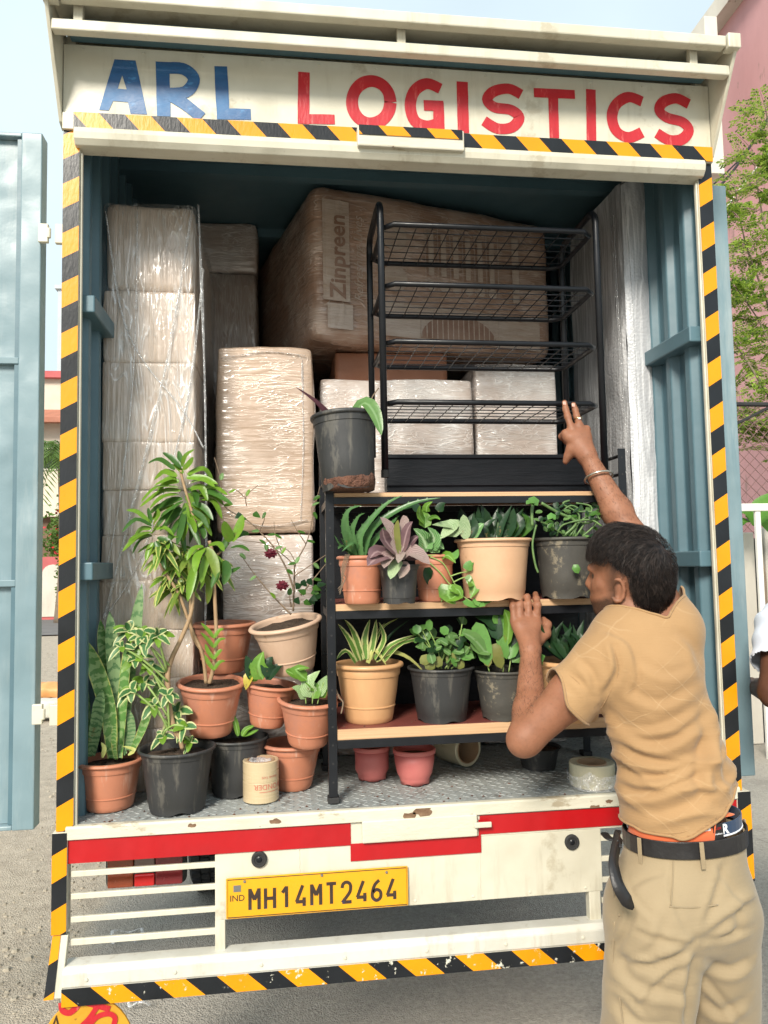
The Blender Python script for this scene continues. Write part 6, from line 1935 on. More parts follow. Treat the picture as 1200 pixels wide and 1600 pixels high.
t, s = pot_px('potted_fern', 'tan pot of dark foliage at the right end of the bottom board', 895, 1030, 1132, 112, 80, 'tan', 'round', z=Z1)
Yb = s.y
for i in range(46):
    x = rnd.uniform(845, 945)
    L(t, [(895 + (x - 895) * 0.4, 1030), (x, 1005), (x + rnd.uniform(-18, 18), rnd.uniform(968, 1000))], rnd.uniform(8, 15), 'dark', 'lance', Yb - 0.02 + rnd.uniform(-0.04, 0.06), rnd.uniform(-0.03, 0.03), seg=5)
L(t, [(848, 1035), (842, 1032), (836, 1050)], 24, 'round_l', 'heart', Yb - 0.09)

# ================================================================ middle board
t, s = pot_px('potted_aloe', 'terracotta pot of spiny aloe at the left end of the middle board', 566, 868, 944, 76, 56, 'terracotta', 'round', z=Z2)
Yb = s.y
for pts_, w in (([(552, 868), (540, 830), (545, 800), (565, 790)], 20), ([(556, 868), (550, 835), (560, 810), (570, 802)], 15), ([(560, 868), (565, 835), (600, 792), (630, 774)], 18), ([(565, 868), (585, 825), (640, 790), (688, 778)], 20),
                ([(570, 866), (600, 830), (620, 812), (622, 806)], 13), ([(550, 868), (532, 855), (522, 836)], 10), ([(548, 868), (537, 850), (532, 840)], 10), ([(575, 868), (600, 858), (618, 848)], 12), ([(552, 866), (535, 855), (528, 858)], 12),
                ([(560, 868), (552, 850), (534, 862)], 10)):
    o = L(t, pts_, w, 'aloe', 'taper', Yb - 0.03, -0.05, fold=0.7, seg=12)
    me = o.data
    sp = MB()
    vv = [o.location + v.co for v in me.vertices]
    for k in range(3, len(vv) - 6, 3):
        for q in (vv[k], vv[k + 2]):
            m_ = vv[k + 1]
            d = (q - m_)
            tp = (vv[k + 4] - m_) * 0.5
            sp.add([q - tp * 0.25, q + d.normalized() * 0.004 + tp * 0.2, q + tp * 0.25], [(0, 1, 2)])
    sp.build('thorns', G['aloe'], o)
for i in range(4):
    stem(t, [(540 + i * 2, 866), (534, 890 + i * 6), (540 - i * 2, 905 + i * 4), (528 + i, 920 + i * 3)], 0.0012, 'twig', Yb - 0.06, n=4, name='root')

t, s = pot_px('potted_cordyline', 'small black pot of dark purple leaves on the middle board', 624, 882, 944, 66, 50, 'pot_black', 'flat', z=Z2)
Yb = s.y
for pts_, w, mt in (([(622, 866), (612, 830), (594, 808)], 20, 'purple_pale'), ([(624, 866), (620, 830), (622, 812)], 10, 'olive'), ([(628, 864), (636, 830), (645, 815)], 17, 'purple'), ([(620, 866), (602, 845), (598, 825)], 22, 'purple'),
                    ([(615, 870), (595, 868), (574, 884)], 34, 'purple'), ([(618, 872), (606, 870), (600, 888)], 24, 'purple_pale'), ([(628, 872), (645, 862), (672, 882)], 28, 'purple_pale'), ([(624, 876), (616, 888), (610, 905)], 20, 'diff'),
                    ([(628, 878), (632, 890), (624, 904)], 18, 'purple_pale'), ([(622, 872), (626, 866), (622, 880)], 16, 'purple_pale'), ([(630, 866), (645, 845), (654, 838)], 14, 'purple'), ([(612, 872), (590, 862), (578, 872)], 26, 'purple'),
                    ([(624, 864), (632, 820), (630, 805)], 16, 'purple_pale'), ([(634, 872), (656, 870), (668, 868)], 20, 'purple')):
    L(t, pts_, w, mt, 'lance', Yb - 0.05, rnd.uniform(-0.05, 0.0), fold=0.3)

t, s = pot_px('potted_arrowhead_vine', 'terracotta pot of veined arrowhead leaves with a vine trailing over the board', 680, 866, 940, 62, 52, 'terracotta', 'round', z=Z2)
Yb = s.y
for pts_, w, mt in (([(668, 862), (660, 840), (646, 826)], 30, 'arrow'), ([(672, 860), (678, 840), (668, 824)], 28, 'arrow'), ([(674, 864), (680, 850), (694, 858)], 30, 'arrow'), ([(664, 858), (672, 845), (690, 845)], 26, 'arrow'), ([(664, 825), (664, 808), (656, 796)], 20, 'pothos'),
                    ([(664, 818), (656, 806), (656, 790)], 16, 'pothos'), ([(666, 800), (668, 790), (676, 784)], 14, 'pothos'), ([(668, 812), (680, 808), (688, 812)], 10, 'pothos'), ([(700, 838), (712, 822), (675, 820)], 30, 'diff'), ([(715, 812), (700, 830), (688, 842)], 22, 'diff'),
                    ([(672, 886), (668, 900), (670, 915)], 16, 'dark'), ([(690, 872), (700, 868), (712, 880)], 18, 'pothos'), ([(655, 800), (645, 790), (632, 796)], 16, 'dark'), ([(685, 800), (690, 790), (696, 786)], 16, 'dark')):
    L(t, pts_, w, mt, 'heart', Yb - 0.05, rnd.uniform(-0.03, 0.01), seg=7)
for pts_ in ([(672, 880), (688, 895), (702, 912), (718, 928), (740, 942)], [(672, 870), (692, 880), (704, 900), (712, 915)], [(708, 910), (728, 902), (745, 912), (760, 925)], [(705, 900), (720, 895), (736, 893)], [(690, 940), (692, 930), (702, 916)],
             [(668, 868), (685, 868), (702, 872)], [(728, 905), (745, 918), (758, 930)]):
    stem(t, pts_, 0.0022, 'stem_green', 0.035, n=6, name='vine', r1=0.0014)
for pts_, w in (([(706, 915), (700, 930), (712, 944)], 34), ([(718, 926), (706, 934), (692, 938)], 26), ([(730, 905), (742, 915), (735, 935)], 26), ([(738, 938), (752, 944), (730, 948)], 20), ([(756, 926), (765, 936), (752, 946)], 18),
                ([(755, 928), (762, 930), (772, 940)], 14), ([(730, 892), (734, 882), (742, 876)], 17), ([(728, 900), (732, 905), (730, 912)], 12), ([(722, 940), (740, 946), (754, 946)], 14), ([(700, 920), (716, 922), (722, 936)], 18), ([(704, 872), (712, 868), (716, 858)], 16)):
    L(t, pts_, w, rnd.choice(['pothos', 'round_l', 'pothos_v']) if w < 24 else 'pothos', 'heart', 0.03, -0.005, seg=6)

t, s = pot_px('potted_dieffenbachia', 'wide pale tan pot with a broken rim and dark leaves on the middle board', 773, 842, 939, 120, 96, 'tan_pale', 'flat', z=Z2, gap=(-1.38, -0.62), notch=True, fill=0.1)
Yb = s.y
for i in range(60):
    x = rnd.uniform(718, 835)
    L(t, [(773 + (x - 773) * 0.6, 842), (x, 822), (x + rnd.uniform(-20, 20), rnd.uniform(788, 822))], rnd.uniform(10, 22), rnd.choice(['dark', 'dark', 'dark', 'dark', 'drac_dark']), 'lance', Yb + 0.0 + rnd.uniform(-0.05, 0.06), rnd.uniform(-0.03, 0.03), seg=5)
for pts_, w, mt in (([(728, 842), (726, 822), (724, 804)], 18, 'diff'), ([(740, 842), (748, 825), (756, 818)], 14, 'arrow'), ([(735, 840), (742, 822), (738, 806)], 12, 'dark')):
    L(t, pts_, w, mt, 'lance', Yb - 0.06)

t, s = pot_px('potted_cissus', 'dusty black pot of tangled jointed vines beside the head', 886, 840, 936, 98, 80, 'pot_black_dusty', 'flat', z=Z2)
Yb = s.y
M['cissus'] = worn('jointed_green_stem', (0.07, 0.14, 0.04), (0.13, 0.22, 0.065), 30, 0.5, bmp=0.2)
for pts_, r in (([(880, 838), (900, 816), (870, 800), (846, 786)], 0.0045), ([(890, 838), (910, 812), (935, 800)], 0.003), ([(895, 838), (905, 805), (880, 788), (890, 782)], 0.003), ([(870, 838), (880, 820), (920, 812), (940, 822)], 0.003),
                ([(900, 838), (925, 795), (900, 786)], 0.003), ([(898, 822), (900, 850), (903, 870), (910, 890)], 0.0036), ([(910, 838), (930, 820), (940, 800)], 0.003), ([(885, 838), (860, 822), (845, 815)], 0.0028), ([(900, 800), (925, 800), (938, 812)], 0.0026),
                ([(895, 808), (915, 818), (935, 810)], 0.0026), ([(876, 800), (892, 790), (905, 795)], 0.0024), ([(838, 820), (832, 850), (836, 880), (841, 895)], 0.0032), ([(832, 822), (831, 800), (833, 788)], 0.005)):
    stem(t, pts_, r, 'cissus', Yb - 0.07, rnd.uniform(-0.03, 0.02), 5, 'vine')
for i in range(70):
    x, y = rnd.uniform(842, 945), rnd.uniform(786, 838)
    a = rnd.uniform(0, 6.28)
    r_ = rnd.uniform(8, 18)
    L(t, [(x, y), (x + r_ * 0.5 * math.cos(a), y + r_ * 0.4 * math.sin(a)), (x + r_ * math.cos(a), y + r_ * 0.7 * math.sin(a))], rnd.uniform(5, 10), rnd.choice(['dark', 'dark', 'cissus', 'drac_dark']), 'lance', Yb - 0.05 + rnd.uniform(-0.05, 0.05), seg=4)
for pts_, w in (([(826, 786), (834, 782), (840, 790)], 16), ([(836, 790), (828, 784), (822, 788)], 10), ([(856, 812), (862, 806), (868, 812)], 12), ([(903, 882), (900, 888), (904, 896)], 13)):
    L(t, pts_, w, 'round_l', 'oval', Yb - 0.10, seg=5)

# ================================================================ top board
t, s = pot_px('potted_bromeliad', 'dusty black pot with ragged soil showing at its broken base on the top board', 545, 648, 764, 104, 84, 'pot_black', 'flat', z=Z3, axis=(-0.05, 0.05, 1))
Yb = s.y
L(t, [(512, 650), (492, 628), (462, 605)], 15, 'red_dark', 'taper', Yb - 0.05, -0.03, fold=0.6)
L(t, [(552, 648), (570, 630), (586, 648), (596, 680)], 24, 'round', 'lance', Yb - 0.04, -0.06, fold=0.35, seg=10)
L(t, [(562, 648), (556, 642), (550, 650)], 12, 'dark', 'lance', Yb - 0.04)
stem(t, [(576, 640), (582, 620), (592, 606)], 0.0018, 'twig', Yb, n=5)
base = Vector((t.location.x, t.location.y, Z3))
rb = 40 * mpp(base)


def clod(q, a):
    k = 1 + 0.05 * noise.noise(Vector((math.cos(a) * 3, math.sin(a) * 3, q.z * 60)))
    return Vector((q.x * k, q.y * k, q.z + (0.016 * noise.noise(Vector((math.cos(a) * 2.6, math.sin(a) * 2.6, 5))) if q.z > 0.02 else 0)))


MB().lathe([(0, 0.001), (rb * 0.86, 0.001), (rb * 1.0, 0.006), (rb * 1.045, 0.02), (rb * 1.05, 0.036), (rb * 1.01, 0.04)], 40, Matrix.Translation(base), fn=clod).build('exposed_soil', M['soil_red'], t, smooth=True)

# crumbs of soil and dry leaf scattered over the truck floor and boards
cb = MB()
for i in range(420):
    if i < 260:
        x, y, z = rnd.uniform(XL + 0.02, 1.0), 0.015 + 0.45 * rnd.random() ** 1.6, FZ + 0.001
    elif i < 340:
        x, y, z = rnd.uniform(hx0 + 0.04, hx1 - 0.05), rnd.uniform(0.06, 0.3), Z1
    else:
        x, y, z = rnd.uniform(hx0 + 0.04, hx1 - 0.05), rnd.uniform(0.06, 0.3), Z2
    r = rnd.choice((0.0012, 0.0018, 0.0025, 0.004))
    q = [(x + r * math.cos(a) * rnd.uniform(0.6, 1.4), y + r * math.sin(a) * rnd.uniform(0.6, 1.4), z) for a in (0, 1.5, 3.1, 4.6)]
    cb.add(q + [(x, y, z + r * 0.8)], [(0, 1, 4), (1, 2, 4), (2, 3, 4), (3, 0, 4)])
tag(cb.build('soil_crumbs', M['soil_red']), 'crumbs of dry soil scattered over the truck floor and boards', kind='stuff')

# ================================================================ under the shelf
for cx, yb_, wr, wb, yt, lab in ((584, 1222, 58, 44, 1164, 'small dull red pot pushed further under the lowest board'), (652, 1229, 68, 46, 1168, 'small bright red pot under the lowest board, chipped foot')):
    f = PZ(cx, yb_, ZF)
    rb = wb / 2 * mpp(f)
    rt = wr / 2 * mpp(f)
    base = Vector((f.x, f.y + rb, ZF))
    h = P(cx, yt, base.y).z - base.z
    t = thing('red_pot', lab, 'plant pot', base, 'red pots under the shelf')
    pr = [(0, 0.004), (rb * 0.92, 0.002), (rb, 0), (rb * 1.03, h * 0.14), (rb * 1.10, h * 0.2), (rb * 1.22, h * 0.3), (rt * 0.92, h * 0.6), (rt * 0.95, h * 0.86)]
    p = MB().lathe(pr + [(rt * 0.9, h * 0.86), (rt * 0.85, h * 0.5)], 36, Matrix.Translation(base), fn=lambda q, a: Vector((q.x, q.y, q.z + (0.006 * max(0, math.sin(a * 5)) if q.z < 0.001 else 0)))).build('pot', M['pot_pink'], t, smooth=True)
    MB().lathe([(rt * 0.95, h * 0.86), (rt, h * 0.87), (rt * 1.01, h * 0.97), (rt * 0.97, h), (rt * 0.9, h * 0.98), (rt * 0.9, h * 0.86)], 36, Matrix.Translation(base)).build('rim', M['pot_pink'], p, smooth=True)
    MB().lathe([(0, h * 0.8), (rt * 0.9, h * 0.79)], 24, Matrix.Translation(base)).build('soil', M['soil'], t)
# a dark pot in the shade at the right
t, s = pot_px('shaded_pot', 'black pot standing in deep shade on the floor behind the elbow', 842, 1165, 1206, 70, 52, 'pot_black', 'flat', z=ZF, cat='plant pot')
# ================================================================ people
class SDF:
    """Distance field on a regular grid, meshed with surface nets."""

    def __init__(s, lo, hi, h):
        s.lo = np.array(lo, dtype=np.float64)
        s.h = h
        s.n = np.ceil((np.array(hi) - s.lo) / h).astype(int) + 1
        s.d = np.full(tuple(s.n), 1.0, dtype=np.float32)

    def sub(s, lo, hi):
        a = np.clip(np.floor((np.array(lo) - s.lo) / s.h).astype(int), 0, s.n)
        b = np.clip(np.ceil((np.array(hi) - s.lo) / s.h).astype(int) + 1, 0, s.n)
        if np.any(b - a < 1):
            return None, None
        ax = [s.lo[i] + s.h * np.arange(a[i], b[i]) for i in range(3)]
        X, Y, Z = np.meshgrid(*[q.astype(np.float32) for q in ax], indexing='ij')
        return (slice(a[0], b[0]), slice(a[1], b[1]), slice(a[2], b[2])), (X, Y, Z)

    def put(s, sl, d, k, op='add'):
        e = s.d[sl]
        if op == 'add':
            h = np.clip(0.5 + 0.5 * (e - d) / k, 0, 1)
            s.d[sl] = e * (1 - h) + d * h - k * h * (1 - h)
        else:
            h = np.clip(0.5 - 0.5 * (e + d) / k, 0, 1)
            s.d[sl] = e * (1 - h) - d * h + k * h * (1 - h)

    def cap(s, a, b, ra, rb, k=0.02, op='add', sq=None):
        """Tapered capsule; sq = (axis, factor) flattens it along a direction."""
        a, b = np.array(a, float), np.array(b, float)
        m = max(ra, rb) * (1.0 if sq is None else max(1.0, sq[1])) + k + 0.01
        sl, g_ = s.sub(np.minimum(a, b) - m, np.maximum(a, b) + m)
        if sl is None:
            return s
        p = np.stack([g_[i] - a[i] for i in range(3)], -1)
        ab = b - a
        if sq is not None:
            u = np.array(sq[0], float)
            u /= np.linalg.norm(u)
            f = 1.0 / sq[1] - 1.0
            p = p + (p @ u)[..., None] * u * f
            ab = ab + (ab @ u) * u * f
        L2 = max(ab @ ab, 1e-9)
        t = np.clip((p @ ab) / L2, 0, 1)
        q = p - t[..., None] * ab
        d = np.sqrt((q * q).sum(-1)) - (ra + (rb - ra) * t)
        s.put(sl, d.astype(np.float32), k, op)
        return s

    def ell(s, c, R, rad, k=0.02, op='add'):
        """Ellipsoid with axes = columns of R."""
        c = np.array(c, float)
        m = max(rad) + k + 0.01
        sl, g_ = s.sub(c - m, c + m)
        if sl is None:
            return s
        p = np.stack([g_[i] - c[i] for i in range(3)], -1) @ np.array(R, float)
        rad = np.array(rad, float)
        k0 = np.sqrt(((p / rad) ** 2).sum(-1))
        k1 = np.sqrt(((p / rad ** 2) ** 2).sum(-1)) + 1e-9
        d = k0 * (k0 - 1) / k1
        s.put(sl, d.astype(np.float32), k, op)
        return s

    def mesh(s):
        D = s.d
        ins = D < 0
        nx, ny, nz_ = D.shape
        cnt = np.zeros((nx - 1, ny - 1, nz_ - 1), dtype=np.uint8)
        for i in (0, 1):
            for j in (0, 1):
                for k in (0, 1):
                    cnt += ins[i:nx - 1 + i, j:ny - 1 + j, k:nz_ - 1 + k]
        act = (cnt > 0) & (cnt < 8)
        I = np.argwhere(act)
        idx = np.full(act.shape, -1, dtype=np.int64)
        idx[act] = np.arange(len(I))
        acc = np.zeros((len(I), 3))
        num = np.zeros(len(I))
        cor = [(i, j, k) for i in (0, 1) for j in (0, 1) for k in (0, 1)]
        val = {c: D[I[:, 0] + c[0], I[:, 1] + c[1], I[:, 2] + c[2]].astype(np.float64) for c in cor}
        for a in cor:
            for ax in range(3):
                if a[ax] == 0:
                    b = tuple(1 if q == ax else a[q] for q in range(3))
                    va, vb = val[a], val[b]
                    m = (va < 0) != (vb < 0)
                    t = np.where(m, va / np.where(m, va - vb, 1), 0)
                    pt = np.tile(np.array(a, float), (len(I), 1))
                    pt[:, ax] = t
                    acc[m] += pt[m]
                    num[m] += 1
        V = s.lo + s.h * (I + acc / num[:, None])
        F = []
        for ax in range(3):
            u, w = (ax + 1) % 3, (ax + 2) % 3
            sa = [slice(1, -1)] * 3
            sa[ax] = slice(0, -1)
            sb = [slice(1, -1)] * 3
            sb[ax] = slice(1, None)
            A, B = ins[tuple(sa)], ins[tuple(sb)]
            E_ = np.argwhere(A != B)
            if not len(E_):
                continue
            fl = A[E_[:, 0], E_[:, 1], E_[:, 2]]
            base = E_.copy()
            base[:, u] += 1
            base[:, w] += 1
            q = []
            for du, dw in ((-1, -1), (0, -1), (0, 0), (-1, 0)):
                c = base.copy()
                c[:, u] += du
                c[:, w] += dw
                q.append(idx[c[:, 0], c[:, 1], c[:, 2]])
            q = np.stack(q, 1)
            q[~fl] = q[~fl][:, ::-1]
            F.append(q)
        return V, np.concatenate(F)


def normals(V, F):
    n = np.cross(V[F[:, 2]] - V[F[:, 0]], V[F[:, 3]] - V[F[:, 1]])
    N_ = np.zeros_like(V)
    for k in range(4):
        np.add.at(N_, F[:, k], n)
    return N_ / (np.linalg.norm(N_, axis=1)[:, None] + 1e-12)


def relax(V, F, it=2, lam=0.5):
    E_ = np.concatenate([F[:, [0, 1]], F[:, [1, 2]], F[:, [2, 3]], F[:, [3, 0]]])
    E_ = np.concatenate([E_, E_[:, ::-1]])
    c = np.bincount(E_[:, 0], minlength=len(V)).astype(float)
    for _ in range(it):
        S = np.zeros_like(V)
        np.add.at(S, E_[:, 0], V[E_[:, 1]])
        V = V + lam * (S / np.maximum(c, 1)[:, None] - V)
    return V


def np_mesh(name, V, F, mat, parent, solid=0.0, uv=None):
    used = np.unique(F)
    rm = np.full(len(V), -1)
    rm[used] = np.arange(len(used))
    V, F = V[used], rm[F]
    c = (V.min(0) + V.max(0)) / 2
    me = bpy.data.meshes.new(name)
    me.from_pydata((V - c).tolist(), [], F.tolist())
    me.materials.append(mat)
    me.polygons.foreach_set('use_smooth', [True] * len(me.polygons))
    me.update()
    o = place(name, me, Vector(c), parent)
    if solid:
        m = o.modifiers.new('cloth', 'SOLIDIFY')
        m.thickness = solid
        m.offset = -1
    return o


def vn(V, sc, seed=0.0):
    return np.array([noise.noise(Vector((p[0] * sc + seed, p[1] * sc, p[2] * sc))) for p in V])


def to_px(V):
    R_ = np.array(RC.transposed())
    q = (V - np.array(EYE)) @ R_.T
    return np.stack([600 + FPX * q[:, 0] / q[:, 2], 800 + FPX * q[:, 1] / q[:, 2]], 1)


def fold_lines(V, N_, lines):
    """Cloth folds along drawn lines: a crease with a swelling on its lower side."""
    px = to_px(V)
    face = np.clip(-((V - np.array(EYE)) * N_).sum(1) / np.linalg.norm(V - np.array(EYE), axis=1) * 3, 0, 1)
    out = np.zeros(len(V))
    for pts_, amp, w in lines:
        q = np.array([(v.x, v.y) for v in crom([Vector((x, y, 0)) for x, y in pts_], 6)])
        best = np.full(len(V), 1e9)
        sgn = np.zeros(len(V))
        tt = np.zeros(len(V))
        for i in range(len(q) - 1):
            a, b = q[i], q[i + 1]
            ab = b - a
            t = np.clip(((px - a) @ ab) / (ab @ ab), 0, 1)
            dv = px - a - t[:, None] * ab
            d = np.linalg.norm(dv, axis=1)
            m = d < best
            best[m] = d[m]
            sgn[m] = np.sign(ab[0] * dv[m, 1] - ab[1] * dv[m, 0])
            tt[m] = (i + t[m]) / (len(q) - 1)
        s_ = best * sgn
        env = np.sin(np.pi * np.clip(tt, 0.02, 0.98)) ** 0.5
        out += face * env * amp * (-np.exp(-(s_ / w) ** 2) + 0.85 * np.exp(-((s_ - 1.7 * w) / (1.1 * w)) ** 2))
    return out


def skin_mat(name, c1, c2, c3):
    m, nt, b = mk(name)
    v = coords(nt)
    c = mix(nt, ramp(nt, nz(nt, v, 9.0, 4), 0.35, 0.65), c1, c2)
    c = mix(nt, ramp(nt, nz(nt, v, 28.0, 4, 0.6), 0.45, 0.7, 0, 0.45), c, c3)
    c = mix(nt, ramp(nt, nz(nt, v, 130.0, 3), 0.52, 0.75, 0, 0.4), c, c3)
    at = nd(nt, 'ShaderNodeAttribute', attribute_name='stubble')
    c = mix(nt, mth(nt, 'MULTIPLY', at.outputs['Fac'], ramp(nt, nz(nt, v, 380.0, 3, 0.7), 0.3, 0.6, 1.0, 0.72)), c, (0.028, 0.017, 0.012))
    nt.links.new(c, b.inputs['Base Color'])
    b.inputs['Roughness'].default_value = 0.55
    b.inputs['Specular IOR Level'].default_value = 0.35
    b.inputs['Subsurface Weight'].default_value = 0.12
    b.inputs['Subsurface Radius'].default_value = (0.012, 0.005, 0.003)
    b.inputs['Subsurface Scale'].default_value = 0.5
    bump(nt, b, mth(nt, 'ADD', nz(nt, v, 220.0, 3), nz(nt, v, 40.0, 3)), 0.12, 0.003)
    return m


M['skin'] = skin_mat('warm_brown_skin', (0.31, 0.138, 0.078), (0.26, 0.11, 0.06), (0.18, 0.074, 0.04))
M['skin_dark'] = skin_mat('deep_brown_skin', (0.14, 0.060, 0.034), (0.11, 0.046, 0.026), (0.08, 0.034, 0.02))


def hair_mat():
    m, nt, b = mk('black_hair')
    v = coords(nt)
    c = mix(nt, ramp(nt, nz(nt, v, 90.0, 3), 0.4, 0.7), (0.009, 0.007, 0.007), (0.045, 0.032, 0.027))
    nt.links.new(c, b.inputs['Base Color'])
    b.inputs['Roughness'].default_value = 0.5
    b.inputs['Specular IOR Level'].default_value = 0.3
    return m


M['hair'] = hair_mat()
M['eye'] = worn('dark_eye', (0.05, 0.03, 0.022), (0.03, 0.02, 0.015), 10, 0.2, bmp=0)


def cloth_mat(name, c1, c2, lines=None, rough=0.85, sc=900.0, rib=None):
    m, nt, b = mk(name)
    v = coords(nt)
    c = mix(nt, ramp(nt, nz(nt, v, 3.5, 4), 0.35, 0.65), c1, c2)
    h = mth(nt, 'MULTIPLY', nz(nt, v, sc * 0.25, 3), 0.25)
    if lines:
        wv = mth(nt, 'MULTIPLY', mth(nt, 'SUBTRACT', nz(nt, v, 5.0, 3), 0.5), 1.6)
        sp = nd(nt, 'ShaderNodeSeparateXYZ', {0: v})
        for k, (ax, az) in enumerate(((1.0, 1.1), (1.0, -1.3), (0.35, 1.0))):
            t = mth(nt, 'ADD', mth(nt, 'ADD', mth(nt, 'MULTIPLY', sp.outputs[0], ax * 9.5), mth(nt, 'MULTIPLY', sp.outputs[2], az * 9.5)), mth(nt, 'MULTIPLY', wv, 0.35 + 0.2 * k))
            tri = mth(nt, 'ABSOLUTE', mth(nt, 'SUBTRACT', mth(nt, 'FRACT', mth(nt, 'ADD', t, 40.3 * (k + 1))), 0.5))
            f = mth(nt, 'SUBTRACT', 1.0, ramp(nt, tri, 0.0, 0.035))
            f = mth(nt, 'MULTIPLY', f, ramp(nt, nz(nt, v, 7.0 + k, 2), 0.42, 0.55))
            h = mth(nt, 'ADD', h, mth(nt, 'MULTIPLY', f, 0.25))
            c = mix(nt, mth(nt, 'MULTIPLY', f, 0.22), c, lines)
    if rib:
        h = mth(nt, 'ADD', h, mth(nt, 'MULTIPLY', nz(nt, coords(nt, (1, 1, 12)), rib, 3), 0.5))
    nt.links.new(c, b.inputs['Base Color'])
    b.inputs['Roughness'].default_value = rough
    b.inputs['Sheen Weight'].default_value = 0.15
    bump(nt, b, h, 0.4, 0.004)
    return m


M['shirt'] = cloth_mat('mustard_shirt', (0.37, 0.222, 0.10), (0.31, 0.182, 0.08), lines=(0.52, 0.36, 0.20), rib=26)
M['trouser'] = cloth_mat('khaki_trouser', (0.315, 0.24, 0.142), (0.265, 0.20, 0.116), rib=10)
M['leather'] = worn('black_leather', (0.012, 0.011, 0.012), (0.022, 0.02, 0.02), 10, 0.38, bmp=0.3, bscale=90)
M['orange_cloth'] = cloth_mat('orange_cloth', (0.78, 0.17, 0.055), (0.70, 0.14, 0.045))
M['navy'] = cloth_mat('navy_waistband', (0.012, 0.03, 0.075), (0.016, 0.04, 0.09))
M['letter_white'] = worn('white_knit_lettering', (0.8, 0.8, 0.82), (0.74, 0.74, 0.76), 20, 0.7, bmp=0.1)
M['sleeve_white'] = cloth_mat('pale_blue_sleeve', (0.66, 0.71, 0.80), (0.58, 0.63, 0.73))
M['metal_band'] = worn('brushed_steel_bangle', (0.62, 0.56, 0.47), (0.52, 0.47, 0.40), 30, 0.3, metal=0.9, bmp=0.1)
M['gold'] = worn('gold_ring', (0.75, 0.55, 0.25), (0.7, 0.5, 0.2), 30, 0.22, metal=1.0, bmp=0.0)
M['shoe'] = worn('dark_shoe', (0.03, 0.028, 0.026), (0.05, 0.045, 0.04), 10, 0.6, bmp=0.3)

A3 = lambda v: np.array((v[0], v[1], v[2]))

# ---------------------------------------------------------------- the man loading the truck
J = dict(
    pelvis=P(1068, 1400, -0.30), waist=P(1060, 1285, -0.30), mid=P(1040, 1180, -0.285), chest=P(1012, 1075, -0.26), neck=P(975, 985, -0.23),
    lsh=P(950, 1030, -0.27), lel=P(822, 1152, -0.21), lwr=P(829, 1016, -0.045),
    rsh=P(1050, 985, -0.25), rel=P(985, 838, -0.04), rwr=P(917, 712, 0.055),
    head=P(980, 898, -0.20))
man = thing('person', 'man in mustard shirt and khaki trousers, back turned, reaching up to the wire rack', 'person', (J['pelvis'].x, J['pelvis'].y, 0))

Fh = Vector((-0.66, 0.74, 0.10)).normalized()               # where the face looks
Uh = Vector((0.10, -0.30, 0.95))
Uh = (Uh - Fh * Uh.dot(Fh)).normalized()
Sh = Uh.cross(Fh).normalized()                                # towards his left ear
HC = J['head']


def hp(f, s_, u):
    """Point of the head: forward, towards the left ear, up (metres from the centre)."""
    return HC + Fh * f + Sh * s_ + Uh * u


RH = np.array([[Fh.x, Sh.x, Uh.x], [Fh.y, Sh.y, Uh.y], [Fh.z, Sh.z, Uh.z]])
B_ = SDF((0.42, -0.62, -0.02), (1.24, 0.22, 2.12), 0.0042)
# trunk and legs (under the clothes)
B_.cap(A3(J['pelvis']), A3(J['waist']), 0.115, 0.105, 0.04, sq=((0, 1, 0), 0.8))
B_.cap(A3(J['waist']), A3(J['chest']), 0.10, 0.10, 0.04, sq=((0, 1, 0), 0.78))
B_.cap(A3(J['chest']), A3(J['neck']) + (0.02, 0, -0.04), 0.10, 0.078, 0.05, sq=((0, 1, 0), 0.8))
hipL, hipR = A3(P(1012, 1440, -0.31)), A3(P(1122, 1440, -0.27))
kneeL, kneeR = hipL + (-0.01, 0.02, -0.42), hipR + (0.02, 0.06, -0.42)
ankL, ankR = np.array((hipL[0] - 0.01, hipL[1] - 0.0, 0.09)), np.array((hipR[0] + 0.02, hipR[1] + 0.05, 0.09))
for h_, k_, a_ in ((hipL, kneeL, ankL), (hipR, kneeR, ankR)):
    B_.cap(h_, k_, 0.075, 0.05, 0.03).cap(k_, a_, 0.052, 0.036, 0.02)
    B_.cap(a_ + (0, 0, -0.05), a_ + (-0.05, 0.13, -0.06), 0.032, 0.026, 0.02)
# neck and head
B_.cap(A3(J['neck']) + (0.0, 0.0, -0.03), A3(hp(-0.025, 0, -0.05)), 0.062, 0.056, 0.03)
B_.ell(A3(hp(-0.012, 0, 0.018)), RH, (0.098, 0.076, 0.095), 0.02)
B_.ell(A3(hp(0.035, 0, -0.045)), RH, (0.062, 0.058, 0.085), 0.02)        # face
B_.ell(A3(hp(0.052, 0, -0.098)), RH, (0.036, 0.036, 0.028), 0.018)        # chin
B_.cap(A3(hp(0.0, 0.056, -0.062)), A3(hp(0.05, 0.026, -0.102)), 0.016, 0.014, 0.02)
B_.cap(A3(hp(0.0, -0.056, -0.062)), A3(hp(0.05, -0.026, -0.102)), 0.016, 0.014, 0.02)
B_.cap(A3(hp(0.082, 0.03, 0.014)), A3(hp(0.082, -0.03, 0.014)), 0.014, 0.014, 0.012)     # brow
B_.cap(A3(hp(0.088, 0, 0.004)), A3(hp(0.104, 0, -0.034)), 0.011, 0.0135, 0.012)            # nose
B_.cap(A3(hp(0.094, 0.012, -0.039)), A3(hp(0.094, -0.012, -0.039)), 0.010, 0.010, 0.008)
B_.cap(A3(hp(0.088, 0.018, -0.066)), A3(hp(0.088, -0.018, -0.066)), 0.0075, 0.0075, 0.006)   # lips
B_.cap(A3(hp(0.086, 0.016, -0.077)), A3(hp(0.086, -0.016, -0.077)), 0.008, 0.008, 0.006)
